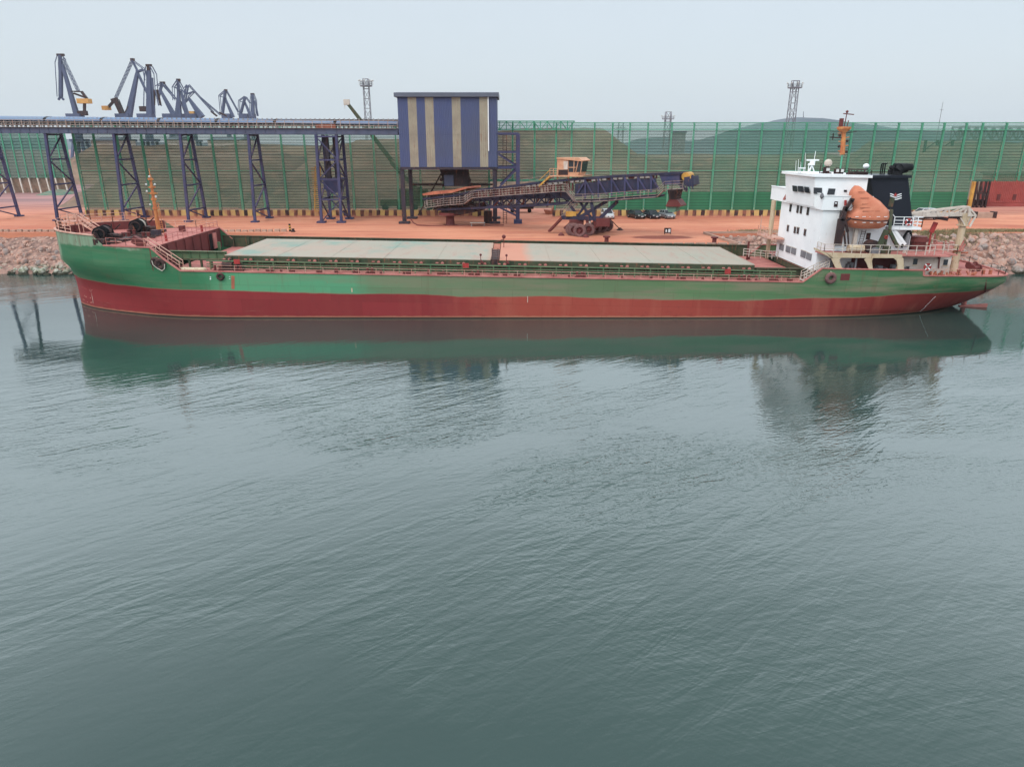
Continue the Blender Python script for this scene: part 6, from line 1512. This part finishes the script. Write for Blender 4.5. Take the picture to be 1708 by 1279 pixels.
mb.build('exhaust_pipe', 'black', fn, smooth=True)
mb = MB()
for x in (1467.5, 1470.5, 1474): mb.path([atY(x, 294, Yp), atY(x + 3, 274, Yp), atY(x + 6.5, 272.5, Yp)], .07, 6)
mb.build('vent_pipe', 'black', fn)
# emblem: red star over three white wavy lines
mb = MB(); c = atY(1493.5, 325.5, FYn - .02); vs = []
for i in range(10): r_ = .27 if i % 2 == 0 else .11; an = math.pi / 2 + i * math.pi / 5; vs.append(c + V((r_ * math.cos(an), -.03, r_ * math.sin(an))))
mb.prism(vs, (0, .02, 0)); mb.build('emblem_star', 'red', fn)
mb = MB()
for yk, am in ((324, 1.6), (327.5, 1.5), (331, 1.4)):
    pts = [atY(1484.8 + 19 * i / 12, yk + am * math.cos(math.pi * 2 * i / 12) * -.8 + am * .5, FYn - .02) for i in range(13)]
    for a, b in zip(pts[:-1], pts[1:]): mb.bar(a, b, .02, .1)
mb.build('emblem_wave', 'white', fn)
# lifeboat
LY = 76.3
outl = [(1416, 366), (1419, 358), (1426, 354), (1431, 350), (1429, 343), (1427.5, 333), (1428, 322), (1433, 314), (1438, 310), (1444, 312), (1450, 318), (1462, 328), (1475, 336), (1484, 346), (1490, 352), (1491.5, 362), (1490, 372), (1484, 379), (1473, 383), (1445, 383), (1423, 380), (1417, 373)]
def lb_span(x):
    ys = []
    n = len(outl)
    for i in range(n):
        (xa, ya), (xb, yb) = outl[i], outl[(i + 1) % n]
        if (xa - x) * (xb - x) <= 0 and xa != xb: ys.append(ya + (yb - ya) * (x - xa) / (xb - xa))
    return min(ys), max(ys)
t = thing('lifeboat', 'orange enclosed lifeboat with tall canopy hanging in the davit beside the bridge block', 'lifeboat', tuple(atY(1450, 370, LY)))
# lower hull as lofted body; canopy built from the outline with rounded cross-section
mb = MB(); rows = []
for y in range(352, 384, 2):   # horizontal slices of the hull
    pass
secs = []; xs_ = [1416.6, 1418, 1421, 1425, 1430, 1436, 1443, 1450, 1457, 1464, 1471, 1477, 1482, 1486, 1489, 1491]
for x in xs_:
    yb_ = interp([(1416, 370), (1419, 377), (1424, 381), (1445, 383.2), (1473, 383), (1484, 379), (1490, 371), (1491.5, 366)], x); yt2 = 364.5
    k = 1.35 * math.sqrt(max(.02, 1 - abs((x - 1453.5) / 38.5) ** 3)); secs.append([(x, yt2, -k), (x, yt2 + (yb_ - yt2) * .5, -k * .92), (x, yb_, -k * .45), (x, yb_, k * .45), (x, yt2 + (yb_ - yt2) * .5, k * .92), (x, yt2, k)])
vs = [atY(x, y, LY + 1.3 + dy) if False else atY(x, y, LY) + V((0, 1.35 + dy, 0)) for s_ in secs for (x, y, dy) in s_]; n = 6
fs = [(i * n + j, i * n + (j + 1) % n, (i + 1) * n + (j + 1) % n, (i + 1) * n + j) for i in range(len(secs) - 1) for j in range(n)] + [tuple(range(n)), tuple(range(len(vs) - 1, len(vs) - n - 1, -1))]
mb.add(vs, fs); lbh = mb.build('boat_hull', 'orange', t, smooth=True, angle=40)
mb = MB(); secs = []
def span_y(y):
    xs2_ = []
    n = len(outl)
    for i in range(n):
        (xa, ya), (xb, yb) = outl[i], outl[(i + 1) % n]
        if (ya - y) * (yb - y) <= 0 and ya != yb: xs2_.append(xa + (xb - xa) * (y - ya) / (yb - ya))
    return min(xs2_), max(xs2_)
vs = []; rws = [364.4, 360, 356, 352, 348, 344, 340, 336, 332, 328, 324, 320, 316, 313, 311]
N = 16
for y in rws:
    xa, xb = span_y(y); A, B = atY(xa, y, LY), atY(xb, y, LY); cxx = (A.x + B.x) / 2; rx = (B.x - A.x) / 2; hgt_ = (364.4 - y) / 54; ry_ = 1.3 * (1 - hgt_ ** 2.2 * .75)
    for i in range(N):
        an = 2 * math.pi * i / N; ca, sa = math.cos(an), math.sin(an); pw = .7
        vs.append(V((cxx + rx * abs(ca) ** pw * (1 if ca > 0 else -1), LY + 1.35 + ry_ * abs(sa) ** pw * (1 if sa > 0 else -1), A.z)))
fs = [(i * N + j, i * N + (j + 1) % N, (i + 1) * N + (j + 1) % N, (i + 1) * N + j) for i in range(len(rws) - 1) for j in range(N)] + [tuple(range(N)), tuple(range(len(vs) - 1, len(vs) - N - 1, -1))]
mb.add(vs, fs); cn = mb.build('canopy', 'orange', t, smooth=True, angle=60)
mb = MB()
for y, xa, xb in ((321, 1435, 1446), (331, 1438, 1452), (341, 1440, 1458), (347, 1436, 1462), (352.5, 1440, 1468)): mb.bar(atY(xa, y, LY) + V((0, .12 + (352 - y) * .012, 0)), atY(xb, y, LY) + V((0, .12 + (352 - y) * .012, 0)), .05, .06)
mb.build('canopy_rib', 'canopy_orange', cn)
mb = MB(); pts = [atY(x, y, LY) + V((0, -.02 + 1.35 - 1.35 * math.sqrt(max(.02, 1 - abs((x - 1453.5) / 38.5) ** 3)) - .03, 0)) for x, y in ((1418, 364), (1425, 366), (1440, 367.5), (1455, 368.5), (1470, 369), (1484, 368.5), (1490, 367))]; mb.path(pts, .05); mb.build('grab_line', 'steel_dark', lbh)
mb = MB()
for i in range(5): x = 1427 + i * 12; k = 1.35 * math.sqrt(max(.02, 1 - abs((x - 1453.5) / 38.5) ** 3)); c = atY(x, 371.5, LY) + V((0, 1.35 - k * .97 - .02, 0)); mb.bar(c, c + V((.35, 0, .02)), .04, .05); c = atY(x, 362, LY) + V((0, .08, 0)); mb.bar(c, c + V((.35, 0, .02)), .04, .05)
mb.build('reflective_strip', 'white', lbh)
# davits
mb = MB(); Yd = 76.4
for x_off, yy in ((0, Yd), (0, Yd + .8)):
    mb.bar(atY(1397, 410, yy), atY(1404, 365, yy), .75, .3); mb.bar(atY(1404, 368, yy), atY(1411, 345, yy), .42, .3); mb.bar(atY(1409, 352, yy), atY(1420, 334, yy), .3, .3)
mb.bar(atY(1418, 333, Yd), atY(1424, 334.5, Yd), .3, .35); mb.bar(atY(1408, 362, Yd), atY(1414, 387, Yd), .22); mb.bar(atY(1414, 387, Yd), atY(1415.5, 411, Yd), .13); mb.bar(atY(1408, 385, Yd), atY(1410, 411, Yd), .16); mb.bar(atY(1412, 368, Yd), atY(1419, 364, Yd), .2)
mb.bar(atY(1404, 360, Yd), atY(1424, 343, Yd), .05)
mb.build('lifeboat_davit', 'steel_dark', ship)
mb = MB()
mb.bar(atY(1479, 384, Yd), atY(1463, 418, Yd), .5, .35); mb.bar(atY(1481, 384, Yd), atY(1474, 420, Yd), .2); mb.bar(atY(1483, 384, Yd), atY(1497, 412, Yd), .35, .3); mb.bar(atY(1485, 345, Yd + 1), atY(1489, 330, Yd + 1), .35); mb.bar(atY(1487, 350, Yd + 1), atY(1484, 384, Yd), .3)
mb.bar(atY(1463, 418, Yd), atY(1484, 420, Yd), .5, .4); mb.box(atY(1476, 415, Yd).x, atY(1485, 415, Yd).x, Yd - .1, Yd + .5, atY(0, 420, Yd).z, atY(0, 411, Yd).z)
mb.build('lifeboat_davit', 'ship_green_dark', ship)
a = atY(1478, 396, Yd - .3); MB().torus(a, (0, -1, 0), .14, .06, 12, 6).build('shackle', 'red', ship)
# boat deck
BD_Z = 7.6
mb = MB(); blk(mb, 32.9, 46.4, NY + .02, HN - .03, BD_Z - .15, BD_Z - .02); blk(mb, 44.45, 46.4, HN - .03, 89.9, BD_Z - .15, BD_Z - .02); blk(mb, 37.02, 44.44, HN - .03, HN + .88, BD_Z - .15, BD_Z - .02) ; mb.build('boat_deck', 'deck_pink', ship)
mb = MB(); rail(mb, [P(33.0, NY + .15, BD_Z), P(44.7, NY + .15, BD_Z)], .95, 1.0, 2, .03); rail(mb, [P(33.0, NY + .15, BD_Z), P(33.0, 77.5, BD_Z)], .95, 1, 2, .03); mb.build('boat_deck_railing', 'white_dirty', ship)
mb = MB(); c = P(35.8, 76.3, BD_Z + .45); mb.tube(c, c + V((1.6, 0, 0)), .42, 14); o = mb.build('liferaft_canister', 'cream', ship)
mb = MB(); mb.box(c.x - .1, c.x + 1.8, c.y - .4, c.y + .4, c.z - .46, c.z - .3); [mb.bar(c + V((dx, -.3, -.4)), c + V((dx, -.2, 0)), .1) for dx in (.2, .8, 1.4)]; mb.build('canister_cradle', 'maroon', o)
c = atY(1457, 413, 76.5); mb = MB(); mb.lathe(c + V((0, 1.0, 0)), (0, -1, 0), [(0, 0), (0, .75), (1.0, .75), (1.0, 0)], 20); mb.build('boat_winch', 'steel_dark', ship)
MB().lathe(atY(1459, 420, 76.2), (0, -1, 0), [(0, 0), (0, .5), (.25, .5), (.28, 0)], 20).build('winch_drum', 'steel_grey', ship)
mb = MB(); A, B = atY(1431, 410, 77.3), atY(1438, 384, 78.2)
for dx in (0, .42): mb.bar(A + V((dx, 0, 0)), B + V((dx, 0, 0)), .05)
for i in range(9): q_ = A.lerp(B, i / 9); mb.bar(q_, q_ + V((.42, 0, 0)), .04)
mb.build('boat_ladder', 'steel_dark', ship)
# side plating with two openings below the boat deck
PY = NY - .0
def plate(pts, name='side_plating', m_='cream', d=.12, Y=None): return [atY(x, y, Y or PY) for x, y in pts]
mb = MB()
for pts in ([(1377, 421), (1505, 425), (1505, 430.5), (1454, 430.5), (1402, 430), (1386, 430)], [(1386, 430.2), (1403, 430.2), (1400, 434), (1404, 445), (1407, 449.5), (1395, 449.5)], [(1445, 430.7), (1456, 430.7), (1454.5, 435), (1455.5, 447), (1458, 450), (1449.5, 449.6), (1446.5, 441), (1442, 433)], [(1491, 430.7), (1507, 430.7), (1508, 450), (1494, 450), (1497, 444), (1496, 435)]):
    mb.prism(plate(pts), (0, .12, 0))
mb.prism(plate([(1377, 421), (1372, 419), (1358, 413), (1358, 416), (1378, 426), (1386, 431), (1390, 431)]), (0, .12, 0))
mb.build('side_plating', 'cream', ship)
mb = MB(); blk(mb, 34.5, 46.6, 78.2, 78.4, 5.2, 7.4); mb.build('inner_bulkhead', 'maroon', ship)
mb = MB(); rr = random.Random(9)
for i in range(16): x = rr.uniform(35.5, 43.5); w3 = rr.uniform(.2, .6); blk(mb, x, x + w3, 76.8, 77.4, 5.21, 5.3 + rr.uniform(.3, 1.3))
for x in (36.8, 38.4, 41.5): mb.bar(P(x, 76.2, 5.2), P(x, 76.2, 7.4), .16)
split_build(mb, 'passage_fitting', 'steel_grey', ship)
mb = MB(); A = P(33.9, NY + .5, 5.9); B = P(31.4, NY + .5, 4.6)
rail(mb, [B, A], .9, .7, 3, .035); rail(mb, [B + V((0, .9, 0)), A + V((0, .9, 0))], .9, .7, 3, .035)
for i in range(6): q_ = B.lerp(A, i / 6); mb.bar(q_, q_ + V((0, .9, 0)), .25, .04)
mb.build('deck_stair', 'white_dirty', ship)
mb = MB(); blk(mb, 33.3, 34.5, HN + .05, HN + .2, 5.2, 7.4); blk(mb, 34.5, 35.1, NY + .8, NY + .9, 5.2, 7.4); mb.build('red_door_panel', 'maroon', ship)
MB().hexa([P(34.1, NY + 1.0, 6.0), P(35.0, NY + 1.0, 6.0), P(35.0, NY + 1.2, 6.0), P(34.1, NY + 1.2, 6.0), P(34.1, NY + 1.0, 6.9), P(35.0, NY + 1.0, 6.9), P(35.0, NY + 1.2, 6.9), P(34.1, NY + 1.2, 6.9)]).build('locker', 'steel_grey', ship)
# after deckhouse (cream) under the raised after platform
a0, a1 = atY(1505, 430, 77.0).x, atY(1597, 430, 77.0).x
mb = MB(); blk(mb, a0, a1 - .6, 77.0, 88, 5.21, 7.45); mb.prism([atY(x, y, 76.98) for x, y in ((1505, 425), (1511, 417), (1511, 450), (1505, 438))], (0, .3, 0)); ah = mb.build('after_deckhouse', 'white_dirty', ship)
for px, py in ((1526.5, 436.5), (1577, 437.5)): a = atY(px, py, 77.0); o = MB().box(a.x - .22, a.x + .22, 76.93, 76.99, a.z - .3, a.z + .3).build('window', 'glass', ah); MB().box(a.x - .3, a.x + .3, 76.9, 76.92, a.z - .42, a.z - .34).build('sill', 'cream', o)
a, b = atY(1567.5, 425, 76.9), atY(1565.5, 448, 76.9); mb = MB(); mb.bar(a, b, .1); mb.bar(a, a - V((0, 0, .4)), .2); mb.build('wall_pipe', 'maroon', ah)
mb = MB(); blk(mb, 43.0, a1 - .2, 76.7, 88.4, 7.45, 7.6); ud_ = mb.build('after_upper_deck', 'deck_pink', ship)
mb = MB(); rail(mb, [P(44.8, 76.8, 7.6), P(a1 - .3, 76.8, 7.6), P(a1 - .3, 88.2, 7.6)], .95, 1.6, 2, .03); mb.build('after_railing', 'white_dirty', ship)
# white raised platform with rail
p0, p1 = atY(1485, 380, 78.0), atY(1537, 380, 78.0)
mb = MB(); mb.prism([atY(x, y, 78.0) for x, y in ((1484, 378.5), (1537, 379.5), (1537, 383.5), (1487, 383.5))], (0, 5.5, 0)); wp = mb.build('funnel_deck', 'white', ship)
mb = MB(); q0, q1 = atY(1490, 378.5, 78.05), atY(1537, 379.3, 78.05); rail(mb, [q0, q1, q1 + V((0, 5.4, 0))], 1.05, .95, 3, .038); mb.bar(q0 + V((0, 0, 1.05)), atY(1482, 350, 78.05), .07); mb.build('handrail', 'white', wp)
mb = MB(); blk(mb, p0.x + .3, atY(1522, 390, 79).x, 79.2, 85.5, 7.61, atY(0, 383.6, 78).z + TR * 42 - .05); mb.build('engine_casing', 'white', ship)
mb = MB(); mb.bar(atY(1484, 384, 78.2), atY(1503, 408, 78.2), .12, .3); mb.bar(atY(1492, 384, 78.2), atY(1510, 408, 78.2), .12, .3); mb.bar(atY(1484, 376, 78.2), atY(1503, 400, 78.2), .06)
for i in range(9): q_ = atY(1484 + 19 * i / 9, 384 + 24 * i / 9, 78.2); mb.bar(q_, q_ + V((.5, 0, 0)), .06, .2)
mb.build('white_stair', 'white', ship)
mb = MB(); c = atY(1512, 398, 78.6); pts = [c + V((-.35, 0, -1.0)), c + V((-.3, 0, .2)), c + V((-.05, 0, .75)), c + V((.3, 0, .75)), c + V((.45, 0, .3))]; mb.path(pts, .13, 8); mb.build('gooseneck_vent', 'black', ship)
MB().tube(c + V((.05, -.05, -.9)), c + V((.1, -.05, .45)), .24, 10).build('vent_trunk', 'steel_grey', ship)
c = atY(1530, 411, 79.4); mb = MB(); mb.lathe(V((c.x, c.y, zw(7.6, c.x))), (0, 0, 1), [(0, .8), (1.0, .8), (1.0, 1.0), (1.35, 1.0), (1.35, .85), (1.55, .85), (1.6, 0)], 20); mb.build('deck_tank', 'red' if False else 'maroon', ship, smooth=True, angle=35)
mb = MB(); rr = random.Random(21)
for i in range(22): x = rr.uniform(46, 50.5); y = rr.uniform(78, 84); blk(mb, x, x + rr.uniform(.15, .6), y, y + .4, 7.61, 7.7 + rr.uniform(.2, 1.0)) if rr.random() < .5 else mb.tube(P(x, y, 7.61), P(x + rr.uniform(-.4, .4), y, 8 + rr.uniform(0, 1.0)), .09, 6)
split_build(mb, 'deck_gear', 'deck_pink', ship)
mb = MB(); a, b = atY(1553, 388, 81), atY(1561, 371, 81); mb.bar(a, b, .42, .3); mb.bar(atY(1553, 388, 81), V((atY(1551, 400, 81).x, 81, zw(7.6, 46))), .15); mb.build('hydraulic_arm', 'red', ship)
# stern crane
CYn = 80.5; b0 = atY(1590.5, 449, CYn); t0 = atY(1609.5, 356, CYn)
mb = MB(); mb.tube(b0 - V((0, 0, .4)), b0.lerp(t0, .8), .42, 14, .36); kk = b0.lerp(t0, .8); mb.lathe(kk, (t0 - b0), [(-.1, .36), (-.1, .6), (0, .6), (0, .3)], 14); mb.bar(kk, t0, .6, .55, .95)
cr_ = mb.build('deck_crane', 'cream', ship)
mb = MB(); ap = atY(1612, 344.5, CYn); tipj = atY(1517, 358, CYn)
for dy in (-.35, .35):
    o_ = V((0, dy, 0)); top_pts = [(1517, 356.5), (1541, 353), (1560, 350.5), (1580, 348), (1612, 344.5)]; bot = [(1517, 361), (1541, 360.5), (1560, 360), (1580, 359.5), (1603, 359)]
    T_ = [atY(x, y, CYn) + o_ for x, y in top_pts]; B2 = [atY(x, y, CYn) + o_ for x, y in bot]
    for a, b in zip(T_[:-1], T_[1:]): mb.bar(a, b, .16)
    for i in range(1, 5): mb.bar(T_[i], B2[i], .13); mb.bar(T_[i], B2[i - 1], .13)
    mb.bar(ap + o_, atY(1624.5, 359, CYn) + o_, .15); mb.bar(atY(1624.5, 359, CYn) + o_, atY(1614, 378, CYn) + o_, .16); mb.bar(atY(1624, 359, CYn) + o_, atY(1610, 359, CYn) + o_, .14); mb.bar(ap + o_, atY(1613, 360, CYn) + o_, .3); mb.bar(atY(1599, 363, CYn) + o_, atY(1607, 377, CYn) + o_, .12)
mb.bar(atY(1520, 359, CYn), atY(1603, 357.5, CYn), .75, .38); mb.build('jib', 'white_dirty', cr_)
mb = MB(); mb.bar(atY(1530, 363, CYn), atY(1562, 361.5, CYn), .5, .25); mb.bar(atY(1562, 363, CYn), atY(1580, 366, CYn), .4, .35); mb.bar(atY(1583, 362, CYn), atY(1600, 363, CYn), .35, .3); mb.build('jib_winch', 'steel_dark', cr_)
mb = MB(); mb.lathe(b0.lerp(t0, .34), (t0 - b0), [(0, .4), (0, .62), (.12, .62), (.12, .4)], 14); mb.bar(b0.lerp(t0, .3) + V((-.5, 0, 0)), b0.lerp(t0, .3) + V((1.2, 0, 0)), .2); mb.bar(b0 + V((-1.2, 0, .1)), b0.lerp(t0, .28), .18); mb.build('post_collar', 'canopy_orange', cr_)
# stern deck: gear, rails, lifebuoys
mb = MB(); rr = random.Random(31)
for i in range(30): x = rr.uniform(45.5, 50.8); y = rr.uniform(76.6, 78.2); q_ = P(x, y, 5.25); mb.tube(q_, q_ + V((rr.uniform(-.5, .5), rr.uniform(-.2, .2), rr.uniform(.1, .55))), rr.uniform(.06, .16), 7)
for x in (52.4, 53.2): mb.tube(P(x, 78.8, 5.2), P(x, 78.8, 5.8), .18, 10)
split_build(mb, 'stern_gear', 'canopy_orange', ship)
mb = MB()
for x, y in ((52.6, 80.5), (53.4, 82.5)): mb.lathe(P(x, y, 5.6), (1, .3, 0), [(-.6, 0), (-.6, .4), (-.5, .4), (-.5, .22), (.4, .22), (.4, .4), (.5, .4), (.5, 0)], 14)
split_build(mb, 'stern_winch', 'maroon', ship)
mb = MB(); e_ = [P(s[0] - .05, SY - max(0, s[1] - .15), s[4]) for s in S if s[0] > 44.5]; rail(mb, e_[::2], .7, 1.5, 1, .025); e_ = [P(s[0] - .05, SY + max(0, s[1] - .15), s[4]) for s in S if s[0] > 46]; rail(mb, e_[::2], .8, 1.5, 2, .03); mb.build('stern_railing', 'peach_rail', ship)
def buoy(px, py, Y, lab, r=.36):
    a = atY(px, py, Y); t = thing('lifebuoy', lab, 'lifebuoy', tuple(a), 0, 'red and white lifebuoys')
    MB().torus(a, (0, -1, 0), r * .72, r * .28, 20, 8).build('ring', 'red', t, smooth=True)
    mb = MB()
    for k in range(4): an = math.pi / 4 + k * math.pi / 2; c = a + V((math.cos(an) * r * .72, 0, math.sin(an) * r * .72)); mb.lathe(c, (-math.sin(an), 0, math.cos(an)), [(-.06, r * .3), (.06, r * .3)], 10)
    mb.build('white_band', 'white', t)
buoy(1547, 445.5, 76.2, 'red lifebuoy on the rail before the cream after deckhouse', .42); buoy(1515.5, 371, 77.9, 'red and white lifebuoy on the white railing beside the funnel', .4)
# stern mooring rope and buoy
a = P(52.5, 77.6, 5.6); b = atY(1642, 452.5, 86); mb = MB(); pts = [a.lerp(b, i / 8) - V((0, 0, math.sin(math.pi * i / 8) * .25)) for i in range(9)]
pts = [P(50.3, 79.5, 6.6)] + [P(53, 84, 6.1), P(54.2, 90, 5.2)]; mb.path(pts, .05); q_ = slope_pt('R', 60, .55); mb.path([P(54.2, 90, 5.2), V((57, 98, 3.2)), q_ + V((0, 0, .9))], .05)
o = mb.build('mooring_rope', 'rope'); tag(o, 'pale mooring rope leading from the stern to the rocks', 'rope')
